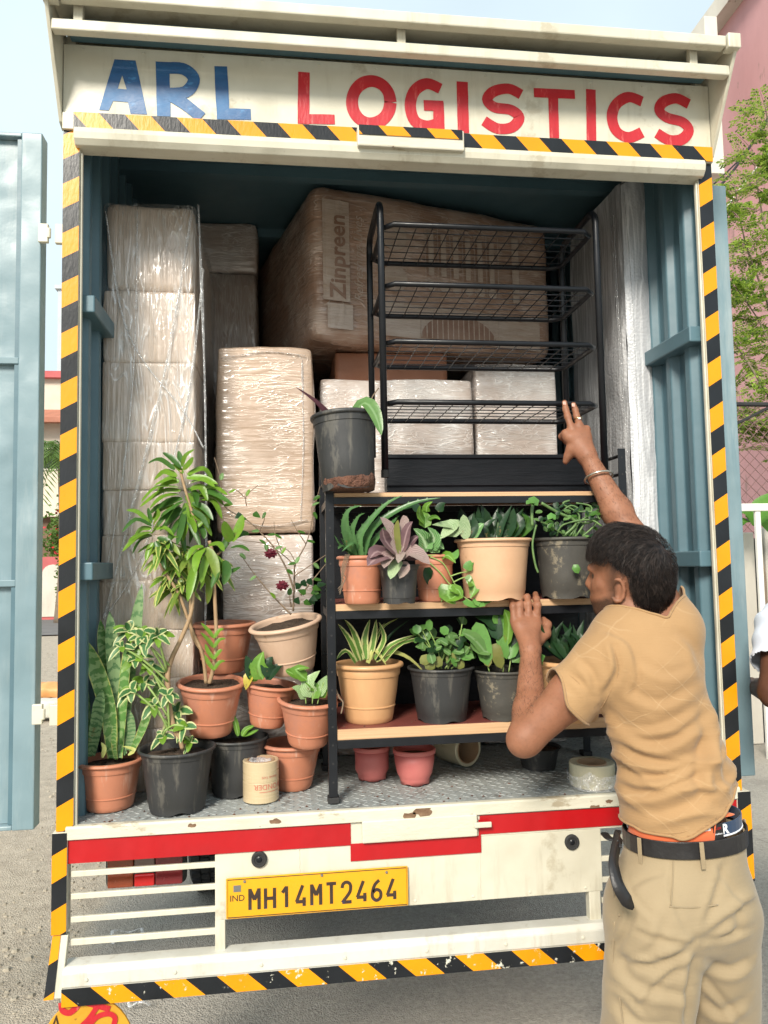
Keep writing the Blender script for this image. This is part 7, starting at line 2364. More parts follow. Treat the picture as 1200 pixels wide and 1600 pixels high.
for sg in (1, -1):
    B_.ell(A3(hp(0.086, 0.031 * sg, -0.006)), RH, (0.012, 0.014, 0.009), 0.008, 'sub')        # eye sockets
    B_.cap(A3(hp(0.062, 0.042 * sg, -0.03)), A3(hp(0.05, 0.05 * sg, -0.022)), 0.014, 0.014, 0.015)
    # ear: rim, lobe and hollow
    for a in range(7):
        t0, t1 = -1.9 + a * 0.62, -1.9 + (a + 1) * 0.62
        e0 = hp(-0.012 - 0.017 * math.cos(t0) * 0.9, (0.079 + 0.006 * (1 - math.cos(t0))) * sg, -0.026 - 0.029 * math.sin(t0))
        e1 = hp(-0.012 - 0.017 * math.cos(t1) * 0.9, (0.079 + 0.006 * (1 - math.cos(t1))) * sg, -0.026 - 0.029 * math.sin(t1))
        B_.cap(A3(e0), A3(e1), 0.0048, 0.0048, 0.003)
    B_.ell(A3(hp(-0.012, 0.074 * sg, -0.030)), RH, (0.016, 0.006, 0.024), 0.004)
    B_.cap(A3(hp(-0.006, 0.079 * sg, -0.054)), A3(hp(-0.006, 0.077 * sg, -0.048)), 0.0075, 0.007, 0.004)
# left arm
ls, le, lw = A3(J['lsh']), A3(J['lel']), A3(J['lwr'])
B_.cap(ls, ls + (le - ls) * 0.45, 0.056, 0.055, 0.03).cap(ls + (le - ls) * 0.45, le, 0.054, 0.042, 0.02)
m1 = le + (lw - le) * 0.28 + (0.008, 0, 0)
B_.cap(le, m1, 0.041, 0.043, 0.02).cap(m1, lw, 0.042, 0.026, 0.02, sq=((0, 1, 0), 0.92))
B_.cap(le + (-0.012, 0.0, -0.012), le + (-0.008, 0, -0.008), 0.034, 0.034, 0.02)
# right arm
rs, re, rw = A3(J['rsh']), A3(J['rel']), A3(J['rwr'])
B_.cap(rs, re, 0.056, 0.045, 0.03)
m1 = re + (rw - re) * 0.3
B_.cap(re, m1, 0.041, 0.043, 0.02).cap(m1, rw, 0.042, 0.025, 0.02, sq=((0, 1, 0), 0.9))


# left hand: gripping the edge of the middle board
def finger(pts_, r0, r1, k=0.006):
    pts_ = [A3(p) for p in pts_]
    n_ = len(pts_) - 1
    for i in range(n_):
        B_.cap(pts_[i], pts_[i + 1], r0 + (r1 - r0) * i / n_, r0 + (r1 - r0) * (i + 1) / n_, k)
        if 0 < i:
            B_.cap(pts_[i], pts_[i] + (0, 0, 1e-4), (r0 + (r1 - r0) * i / n_) * 1.08, (r0 + (r1 - r0) * i / n_) * 1.08, 0.003)


KN = {'pinky': (803, 968), 'ring': (813, 963), 'middle': (826, 960), 'index': (839, 960)}
yk = 0.018
for nm, (x, y) in KN.items():
    B_.cap(lw, A3(P(x, y + 3, yk)), 0.024, 0.0125, 0.012)
B_.cap(A3(P(812, 978, 0.004)), A3(P(838, 980, 0.004)), 0.018, 0.019, 0.012)
zt2 = Z2 + 0.010
for nm, (x, y), tipx, tipy in (('pinky', (803, 966), 801, 0.070), ('ring', (813, 961), 812, 0.085), ('middle', (826, 958), 825, 0.092)):
    k_ = P(x, y, yk - 0.004)
    up = Vector((P(tipx, 950, 0.03).x, 0.036, Z2 + 0.0065))
    tip = Vector((P(tipx, 950, tipy).x, tipy, Z2 + 0.0075))
    finger([k_, (k_ + up) / 2 + Vector((0, -0.004, 0.004)), up, tip], 0.0105, 0.0085)
k_ = P(839, 958, yk - 0.006)
finger([k_, P(840, 946, 0.012), P(838, 936, 0.03), Vector((P(837, 936, 0.06).x, 0.06, zt2 + 0.004))], 0.0108, 0.0088)
finger([P(840, 1004, -0.02), P(853, 990, 0.0), P(855, 976, 0.02), P(849, 968, 0.038)], 0.0145, 0.0095, 0.012)
# right hand: two fingers up on the rack's lowest tier, the rest curled, thumb down
yk = 0.078
KR = {'index': (884, 676), 'middle': (893, 666), 'ring': (905, 662), 'pinky': (916, 670)}
for nm, (x, y) in KR.items():
    B_.cap(rw, A3(P(x, y + 3, yk)), 0.024, 0.0125, 0.012)
B_.cap(A3(P(890, 684, 0.072)), A3(P(914, 682, 0.070)), 0.017, 0.017, 0.012)
finger([P(892, 667, yk), P(887, 651, 0.088), P(884, 640, 0.095), P(882, 629, 0.101)], 0.0105, 0.0085)
finger([P(905, 663, yk), P(901, 650, 0.090), P(899, 641, 0.096), P(896, 632, 0.101)], 0.0102, 0.0082)
finger([P(883, 676, yk), P(878, 682, 0.102), P(886, 690, 0.112), P(892, 690, 0.100)], 0.0108, 0.0088)
finger([P(917, 669, yk), P(918, 672, 0.104), P(914, 684, 0.112), P(908, 686, 0.098)], 0.0098, 0.008)
finger([P(902, 706, 0.062), P(892, 702, 0.074), P(888, 712, 0.082), P(884, 721, 0.09)], 0.0145, 0.0095, 0.012)
V, F = B_.mesh()
V = relax(V, F, 1, 0.35)
body = np_mesh('body', V, F, M['skin'], man)
BV, BF, BN = V, F, normals(V, F)
del B_

ah = MB()
r4 = random.Random(11)
for (e_, w_) in ((le, lw), (re, rw)):
    ax_ = (w_ - e_) / np.linalg.norm(w_ - e_)
    tpar = (BV - e_) @ ax_ / np.linalg.norm(w_ - e_)
    rad_ = np.linalg.norm(BV - e_ - np.outer((BV - e_) @ ax_, ax_), axis=1)
    idx_ = np.where((tpar > 0.1) & (tpar < 0.98) & (rad_ < 0.07))[0]
    for i in r4.sample(list(idx_), min(900, len(idx_))):
        p0 = Vector(BV[i])
        nn = Vector(BN[i])
        d_ = (Vector(ax_) * 0.8 + nn * 0.35 + Vector((r4.uniform(-.4, .4), r4.uniform(-.4, .4), r4.uniform(-.5, .1)))).normalized()
        l_ = r4.uniform(0.005, 0.011)
        ah.tube([p0, p0 + d_ * l_ * 0.6, p0 + d_ * l_ - nn * 0.001], [0.00022, 0.00018, 0.00006], 3, cap=False)
tag(ah.build('arm_hair', M['hair'], man), kind='stuff')

# nails on the two raised fingers, ring, bangle
for (x, y, yy) in ((882, 630, 0.092), (896, 633, 0.092)):
    c = P(x, y, yy)
    rbox((0.010, 0.003, 0.012), 0.0014, 5, M=Matrix.Translation(c) @ Matrix.Rotation(-0.25, 4, 'X')).build('nail', worn('finger_nail', (0.62, 0.36, 0.28), (0.58, 0.32, 0.25), 10, 0.3, bmp=0), man, smooth=True)
c = P(903, 655, 0.085)
ax_ = (P(899, 641, 0.096) - P(905, 663, yk)).normalized()
Mr = Matrix.Translation(c) @ ax_.to_track_quat('Z', 'Y').to_matrix().to_4x4()
rg = MB().tube([Mr @ Vector((0.0108 * math.cos(i * PI / 8), 0.0108 * math.sin(i * PI / 8), 0)) for i in range(16)], 0.0018, 6, closed=True).build('ring', M['gold'], man, smooth=True)
rbox((0.008, 0.006, 0.006), 0.002, 4, M=Matrix.Translation(c + Vector((0, -0.012, 0)))).build('stone', M['letter_white'], rg, smooth=True)
ax_ = (J['rwr'] - J['rel']).normalized()
c = J['rel'].lerp(J['rwr'], 0.72)
Mr = Matrix.Translation(c) @ Matrix.Rotation(0.22, 4, 'Y') @ ax_.to_track_quat('Z', 'Y').to_matrix().to_4x4()
MB().tube([Mr @ Vector((0.0425 * math.cos(i * PI / 16), 0.040 * math.sin(i * PI / 16), 0)) for i in range(32)], 0.0032, 8, closed=True).build('bangle', M['metal_band'], man, smooth=True)
for sg in (1, -1):
    MB().lathe([(0.010 * math.sin(i * PI / 10), -0.010 * math.cos(i * PI / 10)) for i in range(11)], 14, Matrix.Translation(hp(0.073, 0.031 * sg, -0.006))).build('eye', M['eye'], man, smooth=True)

# ---- hair: a cap and combed strands running out from the whorl
WH = Vector((-0.80, 0.10, 0.60)).normalized()            # whorl direction in head axes (forward, left, up)


def scalp(f, s_, u, lift=0.0):
    """Point on the hair surface in the direction f, s, u of the head."""
    d = Vector((f, s_, u)).normalized()
    r = 1 / math.sqrt((d.x / 0.110) ** 2 + (d.y / 0.087) ** 2 + (d.z / (0.110 if d.z > 0 else 0.125 + 0.05 * max(0.0, -d.x))) ** 2)
    front = max(0.0, d.x) * max(0.0, d.z)
    r += 0.030 * front + lift
    q = d * r
    return hp(q.x - 0.012, q.y, q.z + 0.018)


def haired(d):
    """Is this direction on the head covered with hair?"""
    f, s_, u = d
    if u > 0.42:
        return True
    if f > 0.45:
        return u > 0.46
    if f > 0.05:
        return u > 0.30 - (0.45 - f) * 0.9 + (0.10 if abs(s_) > 0.6 else 0)
    return u > (-0.96 if f < -0.30 else (-0.05 + 0.5 * (f + 0.1) if abs(s_) > 0.45 else -0.6))


hcap = MB()
nu, nv = 40, 60
ids = {}
w0 = WH
w1 = w0.orthogonal().normalized()
w2 = w0.cross(w1)
for i in range(nu + 1):
    th_ = PI * 0.86 * i / nu
    for j in range(nv):
        ph_ = 2 * PI * j / nv
        d = w0 * math.cos(th_) + (w1 * math.cos(ph_) + w2 * math.sin(ph_)) * math.sin(th_)
        lf = -0.0085 + 0.004 * noise.noise(Vector(d) * 6.0)
        hcap.v.append(tuple(scalp(d.x, d.y, d.z, lf)))
        hcap.uv.append((0.5, 0.5))
        ids[(i, j)] = haired(d)
for i in range(nu):
    for j in range(nv):
        k = (j + 1) % nv
        if ids[(i, j)] and ids[(i + 1, j)] and ids[(i, k)] and ids[(i + 1, k)]:
            hcap.f.append((i * nv + j, (i + 1) * nv + j, (i + 1) * nv + k, i * nv + k))
            hcap.m.append(0)
hm = hcap
r2_ = random.Random(3)
for n_ in range(11000):
    ph_ = r2_.uniform(0, 2 * PI)
    th_ = PI * 0.84 * math.sqrt(r2_.random())
    ln_ = r2_.uniform(0.28, 0.6)
    pth = []
    lift0 = r2_.uniform(-0.006, 0.002)
    swirl = 0.35
    sweep = r2_.uniform(-0.28, 0.28)
    for k in range(7):
        t_ = k / 6
        a = th_ + ln_ * t_
        p_ = ph_ + swirl * t_ + sweep * t_
        d = w0 * math.cos(a) + (w1 * math.cos(p_) + w2 * math.sin(p_)) * math.sin(a)
        if not haired(d) and not (d.x > 0.3 and d.z > 0.12):
            break
        pth.append(scalp(d.x, d.y, d.z, lift0 + 0.006 * t_ * r2_.random() + 0.0035 * math.sin(PI * t_) + 0.004 * noise.noise(Vector((ph_ * 4, a * 5, 0)))))
    if len(pth) >= 3:
        w = r2_.uniform(0.00035, 0.0008)
        hm.tube(pth, [w * (1 - 0.75 * i / (len(pth) - 1)) for i in range(len(pth))], 3, cap=False, mi=1 if n_ % 14 == 0 else 0)
M['hair_highlight'] = worn('painted_highlight_strand', (0.06, 0.044, 0.036), (0.035, 0.026, 0.022), 60, 0.45, bmp=0, spec=0.5)  # hair highlights painted as a few paler strands
hm.build('hair', [M['hair'], M['hair_highlight']], man, smooth=True)
# stubble: beard growth along the jaw, sideburn and lip, stored on the skin
hl = (BV - np.array(HC)) @ RH
bf, bs, bu = hl[:, 0], np.abs(hl[:, 1]), hl[:, 2]
stp_ = lambda x, a, b: np.clip((x - a) / (b - a), 0, 1)
near = stp_(np.linalg.norm(hl, axis=1), 0.185, 0.17)
wob = 0.006 * np.array([noise.noise(Vector(p) * 50) for p in hl])
jaw_ = stp_(bu, -0.046 - 0.34 * np.clip(bf - 0.02, 0, 1) + wob, -0.060 - 0.34 * np.clip(bf - 0.02, 0, 1) + wob) * stp_(bf, -0.004, 0.012) * stp_(bu, -0.150, -0.135)
burn = 0.8 * stp_(bf, -0.012, 0.0) * stp_(bf, 0.034, 0.010) * stp_(bs, 0.042, 0.052) * stp_(bu, 0.05, 0.03)
lipm = stp_(bf, 0.078, 0.084) * stp_(bu, -0.048, -0.053) * stp_(bu, -0.064, -0.060) * stp_(bs, 0.028, 0.020)
sv = np.clip(np.maximum(np.maximum(jaw_, burn), lipm) * near, 0, 1)
at_ = body.data.attributes.new('stubble', 'FLOAT', 'POINT')
at_.data.foreach_set('value', sv.astype(np.float32))

# ---- shirt
S_ = SDF((0.66, -0.60, 0.93), (1.26, 0.05, 1.72), 0.006)
ax = (0.25, 1, 0)
tors = [(P(1068, 1318, -0.298), 0.153), (P(1056, 1225, -0.30), 0.131), (P(1034, 1140, -0.285), 0.120), (P(1012, 1060, -0.265), 0.122), (P(996, 1012, -0.245), 0.105)]
for (a, ra), (b, rb_) in zip(tors[:-1], tors[1:]):
    S_.cap(A3(a), A3(b), ra, rb_, 0.04, sq=(ax, 0.82))
S_.cap(ls + (0.0, 0.01, 0.0), A3(J['neck']) + (0.0, 0, -0.02), 0.070, 0.072, 0.05)
S_.cap(rs + (-0.012, 0.0, 0.01), A3(J['neck']) + (0.0, 0, -0.02), 0.066, 0.066, 0.05)
S_.cap(rs + (-0.01, 0.0, -0.06), rs, 0.072, 0.068, 0.05)
sl_dir = (le - ls) / np.linalg.norm(le - ls)
S_.cap(ls, ls + sl_dir * 0.16, 0.070, 0.076, 0.035)
S_.cap(ls + sl_dir * 0.16, ls + sl_dir * 0.24, 0.076, 0.081, 0.02)
rd_ = (re - rs) / np.linalg.norm(re - rs)
S_.cap(rs, rs + rd_ * 0.14, 0.068, 0.068, 0.03)
V, F = S_.mesh()
V = relax(V, F, 3, 0.5)
Nn = normals(V, F)
axis0, axis1 = A3(tors[0][0]), A3(tors[3][0])
tz = np.clip((V[:, 2] - axis0[2]) / (axis1[2] - axis0[2]), -0.2, 1.4)
arm_t = (V - ls) @ sl_dir
on_arm = (arm_t > 0.055) & (np.linalg.norm(V - (ls + np.outer(arm_t, sl_dir)), axis=1) < 0.11) & (V[:, 0] < ls[0] - 0.005)
# draped folds: warped diagonal waves, deepest at the small of the back
xx = V[:, 0] - 0.9
n1, n2, n3 = vn(V, 7.0), vn(V, 16.0, 5.0), vn(V, 4.0, 9.0)
ph1 = V[:, 2] * 98 - xx * 26 - (xx - 0.1) ** 2 * 190 + n1 * 3.4
ph2 = V[:, 2] * 58 + xx * 40 + n3 * 4.0
m1_ = np.exp(-((tz - 0.42) / 0.27) ** 2)
m2_ = np.exp(-((tz - 0.62) / 0.3) ** 2)
ridge = lambda p: (1 - np.abs(np.sin(p / 2))) ** 1.6 * 2 - 0.75
dsp = 0.0115 * m1_ * ridge(ph1) * (0.65 + 0.7 * np.clip(n3 + 0.3, 0, 1)) + 0.0055 * m2_ * ridge(ph2) * np.clip(n1 + 0.5, 0, 1) + 0.0022 * n2 + 0.003 * n1
armph = arm_t * 75 + (V[:, 2]) * 22 + n1 * 3
dsp = np.where(on_arm, 0.0024 * np.sin(armph) * np.clip(1.2 - arm_t * 5, 0, 1) + 0.0016 * n2, dsp)
SF = [([(967, 1157), (995, 1179), (1039, 1190), (1083, 1179), (1110, 1152)], 0.0075, 8), ([(962, 1133), (1009, 1157), (1053, 1153), (1103, 1116)], 0.0065, 8),
      ([(958, 1190), (995, 1212), (1035, 1212), (1083, 1193), (1114, 1168)], 0.0085, 8), ([(943, 1103), (980, 1132), (1031, 1133), (1092, 1100)], 0.005, 8),
      ([(965, 1223), (995, 1237), (1046, 1230), (1107, 1202)], 0.0065, 8), ([(1112, 1100), (1119, 1160), (1106, 1212), (1114, 1240)], -0.009, 9),
      ([(958, 1002), (966, 1045), (944, 1086)], 0.006, 6), ([(945, 985), (985, 1005), (998, 1060), (985, 1090)], 0.003, 5), ([(1000, 1030), (1040, 1050), (1080, 1040)], 0.0028, 8),
      ([(985, 1075), (1030, 1095), (1085, 1070)], 0.004, 8), ([(1060, 985), (1085, 1010), (1100, 1060)], 0.004, 8), ([(975, 1262), (1030, 1272), (1100, 1245), (1140, 1215)], 0.004, 9),
      ([(905, 1030), (925, 1050), (935, 1085)], 0.004, 7), ([(885, 1050), (910, 1068), (930, 1100)], 0.003, 6), ([(1120, 1130), (1130, 1190), (1150, 1240)], 0.005, 7)]
dsp = dsp * 0.45 + 1.45 * fold_lines(V, Nn, SF)
V = V + Nn * dsp[:, None]
cen = V[F].mean(1)
hem_c, hem_r = A3(P(1060, 1300, -0.42)), 0
px_x = (cen[:, 0])
xl_, xr_ = P(973, 1290, -0.40).x, P(1162, 1250, -0.40).x
u_ = np.clip((px_x - xl_) / (xr_ - xl_), 0, 1)
zl_, zm_, zr_ = P(975, 1292, -0.40).z, P(1060, 1308, -0.42).z, P(1160, 1243, -0.40).z
hemz = zl_ * (1 - u_) ** 2 + 2 * (2 * zm_ - 0.5 * zl_ - 0.5 * zr_) * 0.5 * u_ * (1 - u_) * 1.0 + zr_ * u_ ** 2
hemz = np.interp(u_, [0, 0.25, 0.5, 0.75, 1.0], [zl_ - 0.012, P(1015, 1316, -0.42).z, P(1065, 1318, -0.43).z, P(1120, 1284, -0.42).z, zr_ + 0.012])
keep = cen[:, 2] > hemz
at_ = (cen - ls) @ sl_dir
keep &= ~((at_ > 0.148) & (cen[:, 0] < ls[0]) & (np.linalg.norm(cen - (ls + np.outer(at_, sl_dir)), axis=1) < 0.13))
bt_ = (cen - rs) @ rd_
keep &= ~((bt_ > 0.12) & (np.linalg.norm(cen - (rs + np.outer(bt_, rd_)), axis=1) < 0.13) & (cen[:, 2] > rs[2]))
nk = A3(J['neck'])
nd_ = A3(hp(-0.02, 0, -0.05)) - nk
nd_ /= np.linalg.norm(nd_)
nt_ = (cen - nk) @ nd_
keep &= ~((nt_ > 0.040) & (np.linalg.norm(cen - nk - np.outer(nt_, nd_), axis=1) < 0.115))
shirt = np_mesh('shirt', V, F[keep], M['shirt'], man, solid=0.003)


def hem_band(keepmask, name, mat, r, off=0.0):
    """A stitched edge roll along the open border of the kept faces."""
    Fk = F[keepmask]
    E_ = np.concatenate([Fk[:, [0, 1]], Fk[:, [1, 2]], Fk[:, [2, 3]], Fk[:, [3, 0]]])
    Es = np.sort(E_, 1)
    uq, ct = np.unique(Es, axis=0, return_counts=True)
    be = uq[ct == 1]
    adj = {}
    for a, b in be:
        adj.setdefault(a, []).append(b)
        adj.setdefault(b, []).append(a)
    seen, loops = set(), []
    for st_ in list(adj):
        if st_ in seen:
            continue
        lp_, cur_, prev_ = [st_], st_, None
        seen.add(st_)
        while True:
            nx2 = [w for w in adj[cur_] if w != prev_ and w not in seen]
            if not nx2:
                break
            prev_, cur_ = cur_, nx2[0]
            seen.add(cur_)
            lp_.append(cur_)
        if len(lp_) > 20:
            loops.append(lp_)
    for lp_ in loops:
        mb = MB()
        p_ = V[lp_]
        for _ in range(6):
            p_ = (np.roll(p_, 1, 0) + p_ * 2 + np.roll(p_, -1, 0)) / 4
        mb.tube([Vector(w) for w in p_], r, 6, closed=True)
        mb.build(name, mat, shirt, smooth=True)


hem_band(keep, 'hem', M['shirt'], 0.0036)
for pp, r in ((((948, 990), (962, 1020), (966, 1052), (950, 1088), (938, 1108)), 0.0011), (((878, 1046), (905, 1068), (929, 1106)), 0.0009), (((986, 1290), (1020, 1299), (1065, 1301), (1120, 1277)), 0.0009)):
    stp = []
    for x, y in pp:
        d_ = (P(x, y, 0.0) - EYE).normalized()
        ok, loc, nn, _ = shirt.ray_cast(EYE - ORG[shirt.name], d_)
        if ok:
            stp.append(loc + ORG[shirt.name] - d_ * 0.0004)
    if len(stp) > 2:
        MB().tube(crom(stp, 6), r, 5).build('seam', M['shirt'], shirt, smooth=True)

# ---- trousers
T_ = SDF((0.66, -0.66, 0.0), (1.30, 0.02, 1.08), 0.0075)
wc = P(1073, 1334, -0.295)
wc.z = P(1073, 1333, -0.425).z
T_.cap(A3(P(1071, 1250, -0.295)), A3(P(1070, 1380, -0.305)), 0.128, 0.144, 0.04, sq=(ax, 0.8))
T_.cap(A3(P(1030, 1420, -0.32)), A3(P(1100, 1415, -0.30)), 0.126, 0.120, 0.05, sq=((0, 1, 0), 0.92))
T_.cap(A3(P(1022, 1440, -0.32)), kneeL + (0.0, 0, 0.1), 0.112, 0.102, 0.03)
T_.cap(kneeL + (0, 0, 0.1), ankL + (0, 0, 0.0), 0.108, 0.075, 0.03)
T_.cap(A3(P(1118, 1430, -0.285)), kneeR + (0, 0, 0.1), 0.106, 0.094, 0.022)
T_.cap(kneeR + (0, 0, 0.1), ankR, 0.094, 0.07, 0.03)
V, F = T_.mesh()
V = relax(V, F, 3, 0.5)
Nn = normals(V, F)
n1, n2, n3 = vn(V, 6.0, 3.0), vn(V, 15.0, 8.0), vn(V, 3.0, 2.0)
xx = V[:, 0] - wc.x
crotch = np.array((P(1090, 1470, -0.42).x, -0.42, P(1090, 1470, -0.42).z))
rc = np.linalg.norm((V - crotch) * (1, 0.5, 1), axis=1)
an = np.arctan2(V[:, 2] - crotch[2], V[:, 0] - crotch[0])
dsp = 0.0055 * n1 + 0.0025 * n2
TF = [([(1092, 1468), (1060, 1495), (1010, 1510), (962, 1500)], 0.010, 8), ([(1095, 1455), (1130, 1430), (1165, 1405), (1180, 1395)], -0.010, 8), ([(1090, 1490), (1078, 1540), (1074, 1620)], 0.014, 8),
      ([(985, 1385), (1010, 1370), (1040, 1362)], 0.004, 6), ([(960, 1480), (985, 1530), (1040, 1550), (1075, 1545)], 0.008, 9), ([(1100, 1500), (1140, 1515), (1172, 1500)], 0.009, 7),
      ([(965, 1560), (1000, 1600), (1060, 1600)], 0.008, 9), ([(1100, 1560), (1130, 1580), (1165, 1560)], 0.009, 8), ([(1040, 1430), (1030, 1470), (1000, 1500)], 0.005, 9), ([(1135, 1345), (1120, 1400), (1100, 1450)], 0.006, 6),
      ([(990, 1420), (975, 1460), (958, 1480)], 0.006, 6), ([(1160, 1420), (1150, 1460), (1110, 1480)], 0.006, 7), ([(1050, 1345), (1050, 1400), (1075, 1460)], 0.003, 4),
      ([(1085, 1475), (1040, 1470), (990, 1455)], 0.006, 5), ([(1098, 1470), (1135, 1465), (1175, 1450)], 0.006, 5), ([(1086, 1500), (1040, 1530), (1000, 1575)], 0.007, 6), ([(1095, 1520), (1120, 1550), (1160, 1600)], 0.006, 6),
      ([(975, 1360), (990, 1400), (1030, 1440)], 0.003, 5), ([(1120, 1350), (1140, 1380), (1175, 1430)], 0.004, 5), ([(970, 1500), (1000, 1490), (1040, 1500)], 0.004, 5), ([(955, 1530), (985, 1555), (1010, 1590)], 0.005, 6)]
dsp += fold_lines(V, Nn, TF)
V = V + Nn * dsp[:, None]
cen = V[F].mean(1)
tilt = 0.055
wz_ = wc.z + (cen[:, 0] - wc.x) * tilt
keep = (cen[:, 2] < wz_ + 0.006) & (cen[:, 2] > 0.05)
tro = np_mesh('trousers', V, F[keep], M['trouser'], man, solid=0.003)
shirt = tro
# shoes
for a_ in (ankL, ankR):
    rbox((0.10, 0.28, 0.085), 0.038, 10, 0.002, 5, 1.0, Matrix.Translation((a_[0] - 0.02, a_[1] + 0.06, 0.046)) @ Matrix.Rotation(0.2, 4, 'Z')).build('shoe', M['shoe'], man, smooth=True)


# ---- belt, waistbands: rings round the waist
_wt = []
for _i in range(96):
    _a = 2 * PI * _i / 96
    _d = Vector((math.cos(_a), math.sin(_a), 0))
    _o = Vector((wc.x, wc.y, wc.z - 0.030 + 0.3 * _d.x * 0.0)) + _d * 0.5
    _ok, _loc, _n, _k = tro.ray_cast(_o - ORG[tro.name], -_d)
    _wt.append(((_loc + ORG[tro.name]) - Vector((wc.x, wc.y, wc.z - 0.030))).length if _ok else 0.13)
for _ in range(5):
    _wt = [(_wt[_i - 1] + 2 * _wt[_i] + _wt[(_i + 1) % 96]) / 4 for _i in range(96)]


def waist_r(ang, grow):
    """Waist outline taken from the trousers."""
    f = (ang % (2 * PI)) / (2 * PI) * 96
    i = int(f) % 96
    r = _wt[i] * (1 - f % 1) + _wt[(i + 1) % 96] * (f % 1) + grow
    return Vector((r * math.cos(ang), r * math.sin(ang), 0))


def ring_band(name, mat, z0f, z1f, grow, a0, a1, parent, n=48, th=0.004):
    mb = MB()
    full = abs(a1 - a0) > 6.28
    m = n if full else n + 1
    for i in range(m):
        a = a0 + (a1 - a0) * i / n
        for (z, g_) in ((z0f(a), grow), (z1f(a), grow), (z1f(a), grow - th), (z0f(a), grow - th)):
            p = waist_r(a, g_)
            mb.v.append((wc.x + p.x, wc.y + p.y, wc.z + p.x * tilt + z))
            mb.uv.append((0.5, 0.5))
    for i in range(n):
        j = (i + 1) % m
        for k in range(4):
            l = (k + 1) % 4
            mb.f.append((i * 4 + k, j * 4 + k, j * 4 + l, i * 4 + l))
            mb.m.append(0)
    return mb.build(name, mat, parent, bevel=0.0012)


belt = ring_band('belt', M['leather'], lambda a: -0.020, lambda a: 0.019, 0.006, 0, 2 * PI, man)
uw = ring_band('underwear_band', M['navy'], lambda a: 0.0195, lambda a: 0.050, -0.006, 0, 2 * PI, man)
ring_band('white_edge', M['letter_white'], lambda a: 0.0195, lambda a: 0.0235, -0.0045, 0, 2 * PI, uw)
# orange undershirt peeping out below the shirt, lowest near the left
def ulow(a):
    x = waist_r(a, 0).x
    t_ = (x + 0.14) / 0.148
    return 0.020 - 0.012 * math.sin(PI * max(0, min(1, t_))) if t_ < 1.0 else 0.02 + (t_ - 1) * 1.6


MBo = MB()
for i in range(41):
    a = PI + 0.02 + (PI * 0.66) * i / 40
    p = waist_r(a, 0.0125)
    lo_, hi_ = ulow(a), 0.07
    if lo_ > hi_:
        lo_ = hi_ - 0.001
    for z in (lo_, hi_):
        p = waist_r(a, -0.016 if z > lo_ else 0.003)
        MBo.v.append((wc.x + p.x, wc.y + p.y, wc.z + p.x * tilt + z))
        MBo.uv.append((0.5, 0.5))
for i in range(40):
    MBo.f.append((2 * i, 2 * i + 2, 2 * i + 3, 2 * i + 1))
    MBo.m.append(0)
oo = MBo.build('undershirt', M['orange_cloth'], man, smooth=True)
sm = oo.modifiers.new('cloth', 'SOLIDIFY')
sm.thickness = 0.003


def on_waist(a, z, grow):
    p = waist_r(a, grow)
    t_ = (waist_r(a + 0.01, grow) - waist_r(a - 0.01, grow)).normalized()
    t_ = Vector((t_.x, t_.y, t_.x * tilt)).normalized()
    return facing((wc.x + p.x, wc.y + p.y, wc.z + p.x * tilt + z), t_, (0, 0, 1))


def ang_for_px(px):
    best = min(range(400), key=lambda i: abs((RC.transposed() @ (Vector((wc.x, wc.y, wc.z)) + waist_r(PI + PI * i / 400, 0.005) - EYE)).x / (RC.transposed() @ (Vector((wc.x, wc.y, wc.z)) + waist_r(PI + PI * i / 400, 0.005) - EYE)).z * FPX + 600 - px))
    return PI + PI * best / 400


for px in (1002, 1096, 1160):
    Mw = on_waist(ang_for_px(px), -0.010, 0.010)
    MB().box((-0.005, -0.030, -0.001), (0.005, 0.030, 0.0025), M=Mw).build('belt_loop', M['trouser'], belt, bevel=0.001)
for px, tx in ((1104, 'AR'), (1140, 'R')):
    text_mesh('band_lettering', tx, M['letter_white'], 0.030, on_waist(ang_for_px(px), 0.036, -0.0052), uw, offset=0.0012, extrude=0.0003)
Mw = on_waist(ang_for_px(1127), 0.036, -0.0035)
tg_ = MB().box((-0.013, -0.020, 0), (0.013, 0.016, 0.0015), M=Mw).build('care_tag', M['leather'], uw, bevel=0.0006)
text_mesh('tag_lettering', 'LUX', M['red_tape'], 0.008, Mw @ Matrix.Translation((0, 0.006, 0.0018)), tg_, extrude=0.0002)
text_mesh('tag_lettering', 'medium', M['letter_white'], 0.006, Mw @ Matrix.Translation((0, -0.006, 0.0018)), tg_, extrude=0.0002)
# loose belt end curving down at his left side
sp = crom([P(968, 1305, -0.36), P(962, 1330, -0.40), P(960, 1352, -0.43), P(966, 1382, -0.455), P(978, 1405, -0.46), P(990, 1420, -0.455)], 6)
mb = MB()
for i, p in enumerate(sp):
    t_ = (sp[min(i + 1, len(sp) - 1)] - sp[max(i - 1, 0)]).normalized()
    s_ = t_.cross(Vector((0.2, -1, 0.1))).normalized()
    w = 0.0145 * (1 if i < len(sp) - 5 else (len(sp) - 1 - i) / 5 * 0.75 + 0.25)
    for q_ in (p - s_ * w, p + s_ * w):
        mb.v.append(tuple(q_))
        mb.uv.append((0.5, 0.5))
for i in range(len(sp) - 1):
    mb.f.append((2 * i, 2 * i + 1, 2 * i + 3, 2 * i + 2))
    mb.m.append(0)
bt2 = mb.build('belt_end', M['leather'], belt, smooth=True)
sm = bt2.modifiers.new('thick', 'SOLIDIFY')
sm.thickness = 0.003
mb = MB()
mb.tube(crom([P(944, 1302, -0.33), P(952, 1310, -0.36), P(966, 1312, -0.37)], 5), [0.010] * 11, 8, flat=0.3)
mb.tube(crom([P(966, 1298, -0.34), P(963, 1310, -0.36), P(967, 1325, -0.38)], 5), [0.008] * 11, 8, flat=0.4)
